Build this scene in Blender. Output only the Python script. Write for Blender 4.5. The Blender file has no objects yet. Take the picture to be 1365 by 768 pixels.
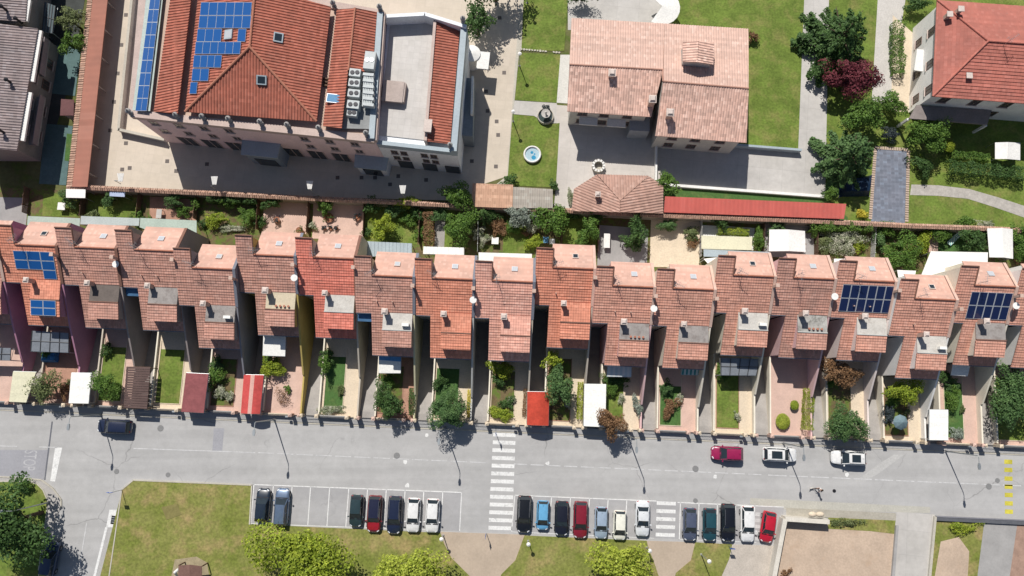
import bpy, math, random
import numpy as np
from mathutils import Vector, Quaternion
random.seed(7)
V = Vector
scene = bpy.context.scene
C = bpy.data.collections.new("place"); scene.collection.children.link(C)

# ---------------------------------------------------------------- survey: photo measurements -> ground metres
FOC, HCAM, TILT = 975.0, 95.0, math.radians(8)
ct, st = math.cos(TILT), math.sin(TILT)
def G(px, py, z=0.0):
    a = (px-682.5)/FOC; b = (384-py)/FOC
    d = (a, st+b*ct, -ct+b*st); k = (HCAM-z)/-d[2]
    return V((d[0]*k, d[1]*k, z))
A0 = G(15, 549); B0 = G(1350, 607.6)
EU = V((B0.x-A0.x, B0.y-A0.y, 0)).normalized(); EN = V((-EU.y, EU.x, 0))
SANG = math.atan2(EU.y, EU.x)
def X(u, w, z=0.0): return V((A0.x+EU.x*u+EN.x*w, A0.y+EU.y*u+EN.y*w, z))
def UW(p): d = p-A0; return d.dot(EU), d.dot(EN)

# ---------------------------------------------------------------- materials
def lin(c): c /= 255.0; return c/12.92 if c <= .04045 else ((c+.055)/1.055)**2.4
def lit(r, g, b, k=1.38, cap=.8): return tuple(min(cap, lin(x)/k) for x in (r, g, b))
MC = {}
def newmat(name):
    m = bpy.data.materials.new(name); m.use_nodes = True
    nt = m.node_tree; bs = nt.nodes['Principled BSDF']
    return m, nt, bs
def N(nt, t, **k):
    n = nt.nodes.new(t)
    for a, v in k.items():
        if a in n.inputs: n.inputs[a].default_value = v
        else: setattr(n, a, v)
    return n
def L(nt, a, b): nt.links.new(a, b)
def mth(nt, op, a, b=None):
    n = nt.nodes.new('ShaderNodeMath'); n.operation = op
    for i, x in enumerate((a, b)):
        if x is None: continue
        if isinstance(x, (int, float)): n.inputs[i].default_value = x
        else: L(nt, x, n.inputs[i])
    return n.outputs[0]
def mixc(nt, f, a, b, mode='MIX'):
    n = nt.nodes.new('ShaderNodeMix'); n.data_type = 'RGBA'; n.blend_type = mode
    for i, x in ((0, f), (6, a), (7, b)):
        if isinstance(x, (int, float)): n.inputs[i].default_value = x
        elif isinstance(x, tuple): n.inputs[i].default_value = (*x[:3], 1)
        else: L(nt, x, n.inputs[i])
    return n.outputs[2]
def rng(nt, val, a, b, c, d):
    n = N(nt, 'ShaderNodeMapRange'); L(nt, val, n.inputs[0])
    for i, x in enumerate((a, b, c, d)): n.inputs[i+1].default_value = x
    return n.outputs[0]
def noise(nt, vec, sc, det=4, rough=.6):
    n = N(nt, 'ShaderNodeTexNoise', Scale=sc, Detail=det, Roughness=rough); L(nt, vec, n.inputs['Vector']); return n.outputs[0]
def mk(name, col, var=.14, sc=.35, rough=.85, fine=5.0, fvar=.1, bump=0.0, col2=None, spec=.25, metal=0, patch=None):
    if name in MC: return MC[name]
    m, nt, bs = newmat(name)
    pos = N(nt, 'ShaderNodeNewGeometry').outputs['Position']
    n1 = noise(nt, pos, sc); n2 = noise(nt, pos, fine, 3)
    c2 = col2 or tuple(x*(1-var*1.6) for x in col)
    c = mixc(nt, rng(nt, n1, .35, .65, 0, 1), col, c2)
    if patch:
        n3 = noise(nt, pos, patch[1], 5, .65)
        c = mixc(nt, rng(nt, n3, patch[2], patch[3], 0, 1), c, patch[0])
    fac = rng(nt, n2, .3, .7, 1-fvar, 1+fvar)
    cc = N(nt, 'ShaderNodeVectorMath', operation='SCALE'); L(nt, c, cc.inputs[0]); L(nt, fac, cc.inputs['Scale'])
    L(nt, cc.outputs[0], bs.inputs['Base Color'])
    bs.inputs['Roughness'].default_value = rough; bs.inputs['Specular IOR Level'].default_value = spec; bs.inputs['Metallic'].default_value = metal
    if bump:
        b = N(nt, 'ShaderNodeBump', Strength=bump, Distance=.05); L(nt, n2, b.inputs['Height']); L(nt, b.outputs[0], bs.inputs['Normal'])
    MC[name] = m; return m
def plain(name, col, rough=.6, metal=0, spec=.4, coat=0):
    if name in MC: return MC[name]
    m, nt, bs = newmat(name)
    pos = N(nt, 'ShaderNodeTexCoord').outputs['Object']
    f = rng(nt, noise(nt, pos, 3.0), .3, .7, .9, 1.08)
    cc = N(nt, 'ShaderNodeVectorMath', operation='SCALE'); cc.inputs[0].default_value = col; L(nt, f, cc.inputs['Scale'])
    L(nt, cc.outputs[0], bs.inputs['Base Color'])
    bs.inputs['Roughness'].default_value = rough; bs.inputs['Metallic'].default_value = metal; bs.inputs['Specular IOR Level'].default_value = spec
    bs.inputs['Coat Weight'].default_value = coat
    MC[name] = m; return m
def tilemat(name, col, tw=.3, th=.34, rib=.4, cellvar=.11, stain=.2, lich=.0):
    if name in MC: return MC[name]
    m, nt, bs = newmat(name)
    uv = N(nt, 'ShaderNodeUVMap').outputs[0]
    pos = N(nt, 'ShaderNodeNewGeometry').outputs['Position']
    sp = N(nt, 'ShaderNodeSeparateXYZ'); L(nt, uv, sp.inputs[0])
    cu = mth(nt, 'FLOOR', mth(nt, 'DIVIDE', sp.outputs[0], tw)); cv = mth(nt, 'FLOOR', mth(nt, 'DIVIDE', sp.outputs[1], th))
    cb = N(nt, 'ShaderNodeCombineXYZ'); L(nt, cu, cb.inputs[0]); L(nt, cv, cb.inputs[1])
    wn = N(nt, 'ShaderNodeTexWhiteNoise', noise_dimensions='2D'); L(nt, cb.outputs[0], wn.inputs[0])
    rw = N(nt, 'ShaderNodeTexWhiteNoise', noise_dimensions='1D'); L(nt, cv, rw.inputs['W'])
    f = rng(nt, wn.outputs[0], 0, 1, 1-cellvar, 1+cellvar)
    f = mth(nt, 'MULTIPLY', f, rng(nt, rw.outputs[0], 0, 1, .93, 1.07))
    big = rng(nt, noise(nt, pos, .45, 5), .3, .7, 0, 1)
    c = mixc(nt, big, tuple(x*(1+stain*.5) for x in col), (col[0]*(1-stain*.9), col[1]*(1-stain*.55), col[2]*(1-stain*.4)))
    odd = rng(nt, wn.outputs[0], .86, .9, 0, 1)
    c = mixc(nt, mth(nt, 'MULTIPLY', odd, .22), c, (min(.8, col[0]*1.25), col[1]*1.5, col[2]*1.6))
    if lich:
        c = mixc(nt, mth(nt, 'MULTIPLY', rng(nt, noise(nt, pos, 2.2, 6, .7), .56, .66, 0, 1), lich), c, (.33, .29, .24))
    cc = N(nt, 'ShaderNodeVectorMath', operation='SCALE'); L(nt, c, cc.inputs[0]); L(nt, f, cc.inputs['Scale'])
    L(nt, cc.outputs[0], bs.inputs['Base Color'])
    bs.inputs['Roughness'].default_value = .9; bs.inputs['Specular IOR Level'].default_value = .2
    w = mth(nt, 'SINE', mth(nt, 'MULTIPLY', sp.outputs[0], 2*math.pi/tw))
    b = N(nt, 'ShaderNodeBump', Strength=rib, Distance=.05); L(nt, w, b.inputs['Height']); L(nt, b.outputs[0], bs.inputs['Normal'])
    MC[name] = m; return m
def leafmat(name, col, col2=None, hv=.27):
    if name in MC: return MC[name]
    m, nt, bs = newmat(name)
    g = N(nt, 'ShaderNodeNewGeometry')
    r = g.outputs['Random Per Island']
    col2 = col2 or (col[0]*1.7, col[1]*1.45, col[2]*1.2)
    n = rng(nt, noise(nt, g.outputs['Position'], 1.3, 3), .35, .65, 0, 1)
    c = mixc(nt, mth(nt, 'ADD', mth(nt, 'MULTIPLY', r, .35), mth(nt, 'MULTIPLY', n, .65)), col, col2)
    cc = N(nt, 'ShaderNodeVectorMath', operation='SCALE'); L(nt, c, cc.inputs[0]); L(nt, rng(nt, r, 0, 1, 1-hv, 1+hv), cc.inputs['Scale'])
    L(nt, cc.outputs[0], bs.inputs['Base Color'])
    bs.inputs['Roughness'].default_value = .6; bs.inputs['Specular IOR Level'].default_value = .25
    tr = N(nt, 'ShaderNodeBsdfTranslucent'); L(nt, cc.outputs[0], tr.inputs[0])
    mx = N(nt, 'ShaderNodeMixShader'); mx.inputs[0].default_value = .28
    L(nt, bs.outputs[0], mx.inputs[1]); L(nt, tr.outputs[0], mx.inputs[2])
    L(nt, mx.outputs[0], nt.nodes['Material Output'].inputs[0])
    MC[name] = m; return m
def glass(name, col=(.02, .03, .04), rough=.08):
    if name in MC: return MC[name]
    m, nt, bs = newmat(name)
    bs.inputs['Base Color'].default_value = (*col, 1); bs.inputs['Roughness'].default_value = rough; bs.inputs['Specular IOR Level'].default_value = .6
    MC[name] = m; return m
def stripemat(name, a, b, w=.35):
    if name in MC: return MC[name]
    m, nt, bs = newmat(name)
    sp = N(nt, 'ShaderNodeSeparateXYZ'); L(nt, N(nt, 'ShaderNodeUVMap').outputs[0], sp.inputs[0])
    s = mth(nt, 'GREATER_THAN', mth(nt, 'SINE', mth(nt, 'MULTIPLY', sp.outputs[0], 2*math.pi/w)), 0)
    L(nt, mixc(nt, s, a, b), bs.inputs['Base Color']); bs.inputs['Roughness'].default_value = .9
    MC[name] = m; return m

# ---------------------------------------------------------------- mesh building
OFF = {}
def newell(p):
    n = V((0, 0, 0))
    for i in range(len(p)):
        a, b = p[i], p[(i+1) % len(p)]
        n += V(((a.y-b.y)*(a.z+b.z), (a.z-b.z)*(a.x+b.x), (a.x-b.x)*(a.y+b.y)))
    return n.normalized() if n.length > 1e-12 else V((0, 0, 1))
def uvframe(n):
    if abs(n.z) > .9995: return EU, EN
    u = V((-n.y, n.x, 0)).normalized(); return u, n.cross(u)
def clip(poly, ax, val, keep_gt):
    out = []
    for i in range(len(poly)):
        a, b = poly[i], poly[(i+1) % len(poly)]
        da, db = a.dot(ax)-val, b.dot(ax)-val
        if not keep_gt: da, db = -da, -db
        if da >= 0: out.append(a)
        if (da > 0 and db < 0) or (da < 0 and db > 0): out.append(a+(b-a)*(da/(da-db)))
    return out
CR = random.Random(77)
class MB:
    def __init__(s): s.v = []; s.f = []; s.fr = []
    def poly(s, pts, fr=None):
        i = len(s.v); s.v += [V(p) for p in pts]; s.f.append(list(range(i, i+len(pts)))); s.fr.append(fr); return s
    def hexa(s, b, t):
        s.poly(b[::-1]); s.poly(t)
        for i in range(len(b)):
            j = (i+1) % len(b); s.poly([b[i], b[j], t[j], t[i]])
        return s
    def prism(s, pts, z0, z1):
        a = sum(pts[i][0]*pts[(i+1) % len(pts)][1]-pts[(i+1) % len(pts)][0]*pts[i][1] for i in range(len(pts)))
        if a < 0: pts = pts[::-1]
        return s.hexa([V((p[0], p[1], z0)) for p in pts], [V((p[0], p[1], z1)) for p in pts])
    def ubox(s, u0, u1, w0, w1, z0, z1):
        q = [(u0, w0), (u1, w0), (u1, w1), (u0, w1)]
        return s.hexa([X(u, w, z0) for u, w in q], [X(u, w, z1) for u, w in q])
    def obox(s, c, dx, dy, z0, z1, ang=0.0, tx=1.0, ty=1.0):
        ca, sa = math.cos(ang), math.sin(ang)
        f = lambda x, y, z: V((c[0]+x*ca-y*sa, c[1]+x*sa+y*ca, z))
        q = [(-dx/2, -dy/2), (dx/2, -dy/2), (dx/2, dy/2), (-dx/2, dy/2)]
        return s.hexa([f(x, y, z0) for x, y in q], [f(x*tx, y*ty, z1) for x, y in q])
    def profile(s, pts, off):           # planar polygon swept by vector off
        a = [V(p) for p in pts]; b = [p+off for p in a]
        if newell(a).dot(off) > 0: a, b = b, a      # make first face look outward
        s.poly(a); s.poly(b[::-1])
        for i in range(len(a)):
            j = (i+1) % len(a); s.poly([a[j], a[i], b[i], b[j]])
        return s
    def tube(s, pts, rs, n=6, cap=True):
        pts = [V(p) for p in pts]
        if not hasattr(rs, '__len__'): rs = [rs]*len(pts)
        rings = []
        for i, p in enumerate(pts):
            d = (pts[min(i+1, len(pts)-1)]-pts[max(i-1, 0)]).normalized()
            a = d.cross(V((0, 0, 1))) if abs(d.z) < .95 else d.cross(V((1, 0, 0)))
            a.normalize(); b = d.cross(a)
            k = len(s.v); s.v += [p+(a*math.cos(2*math.pi*j/n)+b*math.sin(2*math.pi*j/n))*rs[i] for j in range(n)]; rings.append(k)
        for r0, r1 in zip(rings, rings[1:]):
            for j in range(n): s.f.append([r0+j, r1+j, r1+(j+1) % n, r0+(j+1) % n]); s.fr.append(None)
        if cap:
            s.f.append([rings[0]+j for j in range(n)]); s.fr.append(None)
            s.f.append([rings[-1]+j for j in range(n)][::-1]); s.fr.append(None)
        return s
    def lathe(s, c, prof, n=16):
        c = V(c); rings = []
        for r, z in prof:
            k = len(s.v); s.v += [c+V((r*math.cos(2*math.pi*j/n), r*math.sin(2*math.pi*j/n), z)) for j in range(n)]; rings.append(k)
        for r0, r1 in zip(rings, rings[1:]):
            for j in range(n): s.f.append([r0+j, r0+(j+1) % n, r1+(j+1) % n, r1+j]); s.fr.append(None)
        s.f.append([rings[0]+j for j in range(n)][::-1]); s.fr.append(None)
        s.f.append([rings[-1]+j for j in range(n)]); s.fr.append(None)
        return s
    def _under(s, poly, th):
        low = [p-V((0, 0, th)) for p in poly]
        s.poly(low[::-1])
        for i in range(len(poly)):
            j = (i+1) % len(poly); s.poly([low[i], low[j], poly[j], poly[i]])
    def courses(s, poly, step=.34, h=.055, th=.12):
        poly = [V(p) for p in poly]; n = newell(poly)
        if n.z < 0: poly = poly[::-1]; n = -n
        u, v = uvframe(n); fr = (u, v)
        vs = [p.dot(v) for p in poly]
        for k in range(math.floor(min(vs)/step), math.ceil(max(vs)/step)):
            q = clip(clip(poly, v, k*step, True), v, (k+1)*step, False)
            if len(q) < 3: continue
            hh = h*CR.uniform(.7, 1.3)
            o = [p+n*hh*(1-(p.dot(v)-k*step)/step) for p in q]
            s.poly(o, fr)
            lo = [i for i, p in enumerate(q) if p.dot(v)-k*step < 1e-4]
            if len(lo) == 2:
                a, b = sorted(lo, key=lambda i: q[i].dot(u)); s.poly([q[a], q[b], o[b], o[a]], fr)
        s._under(poly, th); return s
    def barrels(s, poly, pitch=.34, h=.09, th=.12):
        poly = [V(p) for p in poly]; n = newell(poly)
        if n.z < 0: poly = poly[::-1]; n = -n
        u, v = uvframe(n); fr = (u, v)
        us = [p.dot(u) for p in poly]; T = [0, .18, .38, .62, .82, 1]; Hh = [0, .1, .95, .95, .1, 0]
        for k in range(math.floor(min(us)/pitch), math.ceil(max(us)/pitch)):
            for a, b, ha, hb in zip(T, T[1:], Hh, Hh[1:]):
                q = clip(clip(poly, u, (k+a)*pitch, True), u, (k+b)*pitch, False)
                if len(q) < 3: continue
                s.poly([p+n*h*(ha+(hb-ha)*max(0, min(1, (p.dot(u)/pitch-k-a)/(b-a)))) for p in q], fr)
        s._under(poly, th); return s
    def slab(s, poly, th=.1):
        poly = [V(p) for p in poly]; n = newell(poly)
        if n.z < 0: poly = poly[::-1]
        s.poly(poly); s._under(poly, th); return s
    def build(s, name, mat, parent=None, smooth=False, label=None):
        me = bpy.data.meshes.new(name)
        off = OFF.get(parent.name, V((0, 0, 0))) if parent else V((0, 0, 0))
        me.from_pydata([p-off for p in s.v], [], s.f)
        uvl = me.uv_layers.new(name='UVMap'); data = np.zeros(len(me.loops)*2, dtype=np.float32); i = 0
        for f, fr in zip(s.f, s.fr):
            if fr is None: fr = uvframe(newell([s.v[k] for k in f]))
            for k in f:
                data[i] = s.v[k].dot(fr[0]); data[i+1] = s.v[k].dot(fr[1]); i += 2
        uvl.data.foreach_set('uv', data)
        if smooth: me.polygons.foreach_set('use_smooth', [True]*len(me.polygons))
        me.materials.append(mat)
        o = bpy.data.objects.new(name, me); C.objects.link(o)
        if parent: o.parent = parent
        OFF[o.name] = off
        if label: o['label'] = label
        return o
def tag(o, label, cat, group=None):
    o['label'] = label; o['category'] = cat
    if group: o['group'] = group
    return o
def thing(name, label, cat, loc, group=None):
    o = bpy.data.objects.new(name, None); C.objects.link(o); o.location = loc; o.empty_display_size = .3
    OFF[o.name] = V(loc); return tag(o, label, cat, group)
def solo(name, mb, mat, label, cat, group=None, smooth=False):
    ctr = V((sum(p.x for p in mb.v)/len(mb.v), sum(p.y for p in mb.v)/len(mb.v), min(p.z for p in mb.v)))
    mb.v = [p-ctr for p in mb.v]
    o = mb.build(name, mat, None, smooth); o.location = ctr; OFF[o.name] = ctr
    return tag(o, label, cat, group)
def struct(name, mb, mat):
    o = mb.build(name, mat); o['kind'] = 'structure'; return o
SHN = [0]
def sheet(name, pts, mat, z, th=0.0):
    SHN[0] += 1; z += SHN[0]*.0004
    mb = MB(); P = [G(x, y, z) for x, y in pts]
    if th: mb.prism([(p.x, p.y) for p in P], z-th, z)
    else:
        if newell(P).z < 0: P = P[::-1]
        mb.poly(P)
    return struct(name, mb, mat)
def dup(root, loc, rz=0.0, label=None):
    r = root.copy(); C.objects.link(r); r.location = loc; r.rotation_euler = (0, 0, rz); OFF[r.name] = V(loc)
    if label: r['label'] = label
    for ch in root.children:
        c = ch.copy(); C.objects.link(c); c.parent = r
        for g in ch.children:
            d = g.copy(); C.objects.link(d); d.parent = c
    return r

# ---------------------------------------------------------------- colours
M = {}
M['asphalt'] = mk('asphalt', lit(200, 199, 201), .07, .12, .9, 3.0, .05, .1, patch=(lit(176, 177, 182), .35, .52, .68))
def asphaltmat(name, col):
    m, nt, bs = newmat(name); pos = N(nt, 'ShaderNodeNewGeometry').outputs['Position']
    mp = N(nt, 'ShaderNodeMapping'); L(nt, pos, mp.inputs[0]); mp.inputs['Rotation'].default_value = (0, 0, -SANG); mp.inputs['Scale'].default_value = (.035, .75, 1)
    tr = rng(nt, noise(nt, mp.outputs[0], 1.0, 3, .5), .35, .65, .93, 1.05)
    bl = rng(nt, noise(nt, pos, .16, 5, .65), .35, .65, .93, 1.05); sp = rng(nt, noise(nt, pos, 1.1, 6, .7), .3, .75, 1.04, .9); fi = rng(nt, noise(nt, pos, 9, 2), .3, .7, .96, 1.04)
    wv = N(nt, 'ShaderNodeVectorMath', operation='ADD'); L(nt, pos, wv.inputs[0]); nz = N(nt, 'ShaderNodeTexNoise', Scale=.8, Detail=4.0); L(nt, pos, nz.inputs['Vector']); L(nt, nz.outputs[1], wv.inputs[1])
    vo = N(nt, 'ShaderNodeTexVoronoi', feature='DISTANCE_TO_EDGE', Scale=.13); L(nt, wv.outputs[0], vo.inputs['Vector'])
    ck = mth(nt, 'MULTIPLY', rng(nt, vo.outputs[0], .0, .009, 1, 0), rng(nt, noise(nt, pos, .09, 2), .5, .6, 0, .35)); ck = mth(nt, 'SUBTRACT', 1.0, ck)
    f = mth(nt, 'MULTIPLY', mth(nt, 'MULTIPLY', mth(nt, 'MULTIPLY', tr, bl), mth(nt, 'MULTIPLY', sp, fi)), ck)
    cc = N(nt, 'ShaderNodeVectorMath', operation='SCALE'); cc.inputs[0].default_value = col; L(nt, f, cc.inputs['Scale']); L(nt, cc.outputs[0], bs.inputs['Base Color'])
    bs.inputs['Roughness'].default_value = .92; bs.inputs['Specular IOR Level'].default_value = .2; return m
def pavemat(name, col, size=1.1, mort=.86, stain=.1):
    m, nt, bs = newmat(name); pos = N(nt, 'ShaderNodeNewGeometry').outputs['Position']
    mp = N(nt, 'ShaderNodeMapping'); L(nt, pos, mp.inputs[0]); mp.inputs['Rotation'].default_value = (0, 0, .105)
    br = N(nt, 'ShaderNodeTexBrick', Scale=1.0); L(nt, mp.outputs[0], br.inputs['Vector']); br.inputs['Mortar Size'].default_value = .02; br.inputs['Brick Width'].default_value = size; br.inputs['Row Height'].default_value = size; br.offset = 0
    br.inputs['Color1'].default_value = (1, 1, 1, 1); br.inputs['Color2'].default_value = (.94, .94, .93, 1); br.inputs['Mortar'].default_value = (mort, mort, mort, 1)
    bl = rng(nt, noise(nt, pos, .13, 5, .65), .35, .65, 1-stain, 1+stain*.6); sp = rng(nt, noise(nt, pos, 1.3, 6, .72), .35, .75, 1.03, 1-stain)
    cc = N(nt, 'ShaderNodeVectorMath', operation='SCALE'); L(nt, mixc(nt, 1.0, col, br.outputs[0], 'MULTIPLY'), cc.inputs[0]); L(nt, mth(nt, 'MULTIPLY', bl, sp), cc.inputs['Scale']); L(nt, cc.outputs[0], bs.inputs['Base Color'])
    bs.inputs['Roughness'].default_value = .9; bs.inputs['Specular IOR Level'].default_value = .2; return m
M['asphalt'] = asphaltmat('asphalt_worn', lit(197, 196, 195))
M['asphalt_dark'] = mk('asphalt_dark', lit(150, 150, 158), .06, .2)
M['seam'] = mk('tar_seam', lit(120, 122, 130), .05)
M['park'] = asphaltmat('parking_asphalt', lit(186, 185, 186))
M['paint'] = mk('white_paint', lit(240, 240, 238, 1.25), .06, .8, .8, 5, .12, patch=(lit(206, 206, 206), 1.6, .55, .7))
M['paint_worn'] = mk('worn_paint', lit(228, 228, 228), .1, 1.2, .85, 7, .1, patch=(lit(200, 200, 200), 1.4, .5, .65))
M['yellow'] = mk('yellow_paint', lit(238, 226, 90), .22, .5, .85, 6, .12)
M['dry'] = mk('dry_grass', lit(150, 150, 86), .2, .3, .95, 3.2, .26, .6, col2=lit(126, 136, 62), patch=(lit(176, 156, 108), .35, .48, .7))
M['lawn'] = mk('lawn_grass', lit(126, 148, 66), .2, .4, .95, 3.4, .24, .6, patch=(lit(146, 146, 84), .45, .48, .7))
M['turf'] = mk('artificial_turf', lit(88, 124, 66), .12, .6, .95, 4, .18, .4, patch=(lit(112, 134, 76), .6, .52, .7))
M['ground'] = mk('ground_soil', lit(118, 120, 76), .2, .2, .95, 2, .15, .4, patch=(lit(96, 112, 52), .4, .5, .6))
M['yard'] = pavemat('yard_paving', lit(232, 219, 202), 1.25, .9, .08)
M['conc'] = pavemat('pale_concrete', lit(218, 214, 209), 3.0, .8, .13)
M['conc2'] = mk('grey_concrete', lit(184, 182, 180), .1, .5, .9, 4, .08, .1)
M['ramp'] = mk('ramp_concrete', lit(186, 181, 176), .1, .6, .9, 5, .07, .1)
M['sand'] = mk('sandy_path', lit(206, 188, 168), .08, .4, .95, 4, .06, .2)
M['dirt'] = mk('bare_soil', lit(217, 194, 172), .1, .35, .95, 4, .1, .4, patch=(lit(198, 172, 148), .5, .55, .75))
M['kerb'] = mk('kerb_stone', lit(214, 208, 194), .08)
M['cream'] = mk('cream_paving', lit(244, 226, 200), .06, .8)
M['pinkpave'] = mk('pink_paving', lit(236, 202, 186), .08, .7, .9, 5, .07)
M['brickpave'] = mk('brick_paving', lit(206, 160, 138), .12, .8)
M['palebrick'] = mk('pale_brick', lit(222, 198, 180), .12, 1.2)
M['soil'] = mk('garden_soil', lit(132, 116, 84), .2, .8, .95, 5, .15, .5, patch=(lit(110, 128, 60), 1.2, .45, .58))
M['teal'] = mk('teal_paving', lit(104, 132, 132), .1, .9)
M['slate'] = tilemat('slate_paving', lit(138, 142, 155), .5, .3, .2, .15, .15)
M['iron'] = plain('dark_iron', (.03, .03, .035), .5, .6)
M['galv'] = plain('galvanised_steel', (.42, .45, .46), .45, .7)
M['white'] = mk('white_render', (.78, .77, .74), .05, .5)
M['offwhite'] = mk('offwhite_sheet', (.8, .795, .76), .02, .5)
M['glass'] = glass('window_glass')
M['dimglass'] = glass('dim_window_glass', (.06, .055, .055), .25)
M['wood'] = mk('dark_wood', (.16, .10, .07), .15, 1.0)
M['shutter'] = plain('brown_shutter', (.17, .11, .09), .7)
M['wallcap'] = tilemat('cap_tiles', lit(214, 172, 150), .22, .3, .7, .15, .25)
M['solar'] = glass('blue_solar_cells', (.01, .085, .29), .3)
M['solar_dark'] = glass('dark_solar_cells', (.012, .022, .075), .18)
M['alu'] = plain('aluminium_frame', (.6, .63, .66), .4, .3)
M['bluegrey'] = mk('bluegrey_metal', lit(186, 200, 208), .06, .4, .5)
M['chim'] = mk('chimney_render', lit(226, 196, 180), .08, 1.0)
M['chimcap'] = mk('chimney_cap', lit(238, 222, 212), .08, 1.0)
WALL = {'purple': (.5, .25, .35), 'taupe': (.36, .31, .29), 'slate': (.25, .25, .28), 'ocher': (.52, .4, .13), 'beige': (.56, .5, .42),
        'yellowish': (.6, .56, .38), 'greywhite': (.5, .5, .48), 'pink': (.74, .5, .5), 'cream': (.8, .74, .62), 'palepink': (.8, .7, .66), 'white': (.84, .82, .79)}
for k, c in WALL.items(): M['w_'+k] = mk('render_'+k, c, .08, .5, .85, 6, .05)
S8 = lambda r, g, b: lit(r, g, b, .95)
S9 = lambda r, g, b: lit(r, g, b, .82)
ROOF = {'brown': tilemat('tiles_brown', S9(178, 132, 117), stain=.25, lich=.3), 'mid': tilemat('tiles_mid', S9(190, 138, 120), stain=.2, lich=.22),
        'red': tilemat('tiles_new_red', S9(200, 118, 102), stain=.2, cellvar=.12, lich=.15), 'orange': tilemat('tiles_orange', S9(198, 130, 107), stain=.2, lich=.1),
        'pinkish': tilemat('tiles_pinkish', S9(206, 152, 135), stain=.18, lich=.12)}
NMAT = tilemat('tiles_sunny_slope', lit(228, 182, 164, 1.32), .3, .34, .05, .03, .2, .12)  # same roof tile, with the sun on the rear slope worked into its colour

# ---------------------------------------------------------------- vegetation
RS = np.random.default_rng(11)
def leaf_mesh(name, cen, nor, size, mat, parent, lab=None):
    n = len(cen); off = np.array(OFF.get(parent.name, V((0, 0, 0)))) if parent else np.zeros(3)
    a = RS.normal(size=(n, 3)); a -= (a*nor).sum(1)[:, None]*nor; a /= np.linalg.norm(a, axis=1)[:, None]+1e-9
    b = np.cross(nor, a); s = size*RS.uniform(.6, 1.35, n)[:, None]
    v = np.stack([cen-a*s*.55, cen-b*s*.34+a*s*.08, cen+a*s*.55, cen+b*s*.34+a*s*.08], 1).reshape(-1, 3)-off
    me = bpy.data.meshes.new(name); me.vertices.add(4*n); me.vertices.foreach_set('co', v.ravel().astype(np.float32))
    me.loops.add(4*n); me.loops.foreach_set('vertex_index', np.arange(4*n, dtype=np.int32))
    me.polygons.add(n); me.polygons.foreach_set('loop_start', np.arange(0, 4*n, 4, dtype=np.int32)); me.update(calc_edges=True)
    me.materials.append(mat); o = bpy.data.objects.new(name, me); C.objects.link(o)
    if parent: o.parent = parent
    OFF[o.name] = V(off)
    return o
LEAF = {
 'green': leafmat('leaf_green', (.065, .145, .025), (.15, .25, .045)), 'dark': leafmat('leaf_dark', (.038, .09, .025), (.1, .18, .05)), 'bluegreen': leafmat('leaf_bluegreen', (.055, .125, .04), (.13, .22, .075)),
 'yellow': leafmat('leaf_yellowgreen', (.16, .24, .02), (.38, .44, .05)), 'lime': leafmat('leaf_lime', (.24, .32, .03), (.46, .5, .08)), 'olive': leafmat('leaf_olive', (.1, .145, .05), (.23, .26, .11)),
 'red': leafmat('leaf_plum_red', (.09, .016, .026), (.24, .06, .075)), 'rust': leafmat('leaf_rust', (.16, .085, .04), (.32, .19, .1)), 'silver': leafmat('leaf_silver', (.2, .25, .2), (.38, .42, .36)),
 'flower': leafmat('leaf_flowering', (.14, .2, .06), (.62, .6, .5)), 'black': leafmat('leaf_blackish', (.03, .045, .05), (.07, .09, .1)), 'gold': leafmat('leaf_gold', (.45, .36, .03), (.7, .6, .08))}  # 'black' is a near-black bluish foliage colour
M['bark'] = mk('bark', (.11, .08, .055), .2, 2, .95, 8, .2, .5)
def crown_points(c, r, n, seed, lobes, rough=.33):
    rg = np.random.default_rng(seed)
    d = rg.normal(size=(lobes, 3)); d /= np.linalg.norm(d, axis=1)[:, None]; d[:, 2] = np.abs(d[:, 2])*1.05-.25
    lc = d*rg.uniform(.35, .85, (lobes, 1)); lr = rg.uniform(.17, .17+rough*.7, lobes)
    k = rg.choice(lobes, n, p=lr**2/(lr**2).sum())
    e = rg.normal(size=(n, 3)); e /= np.linalg.norm(e, axis=1)[:, None]
    e[:, 2] = np.where(rg.random(n) < .6, np.abs(e[:, 2]), e[:, 2])
    rad = lr[k]*(rg.uniform(.3, 1.0, n)**.45)
    p = lc[k]+e*rad[:, None]
    if lobes > 3:
        th = np.arctan2(p[:, 1], p[:, 0]); f1, f2, f3 = rg.uniform(0, 6.28, 3); p[:, :2] *= (1+.2*np.sin(2*th+f1)+.17*np.sin(3*th+f2)+.12*np.sin(5*th+f3))[:, None]
    lo, hi = np.percentile(p[:, :2], 1, 0), np.percentile(p[:, :2], 99, 0); p[:, :2] = (p[:, :2]-(lo+hi)/2)/((hi-lo)/2)
    nor = e*.7+np.array([0, 0, .5])+rg.normal(size=(n, 3))*.45; nor /= np.linalg.norm(nor, axis=1)[:, None]
    return np.array(c)+p*np.array(r), nor
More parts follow.
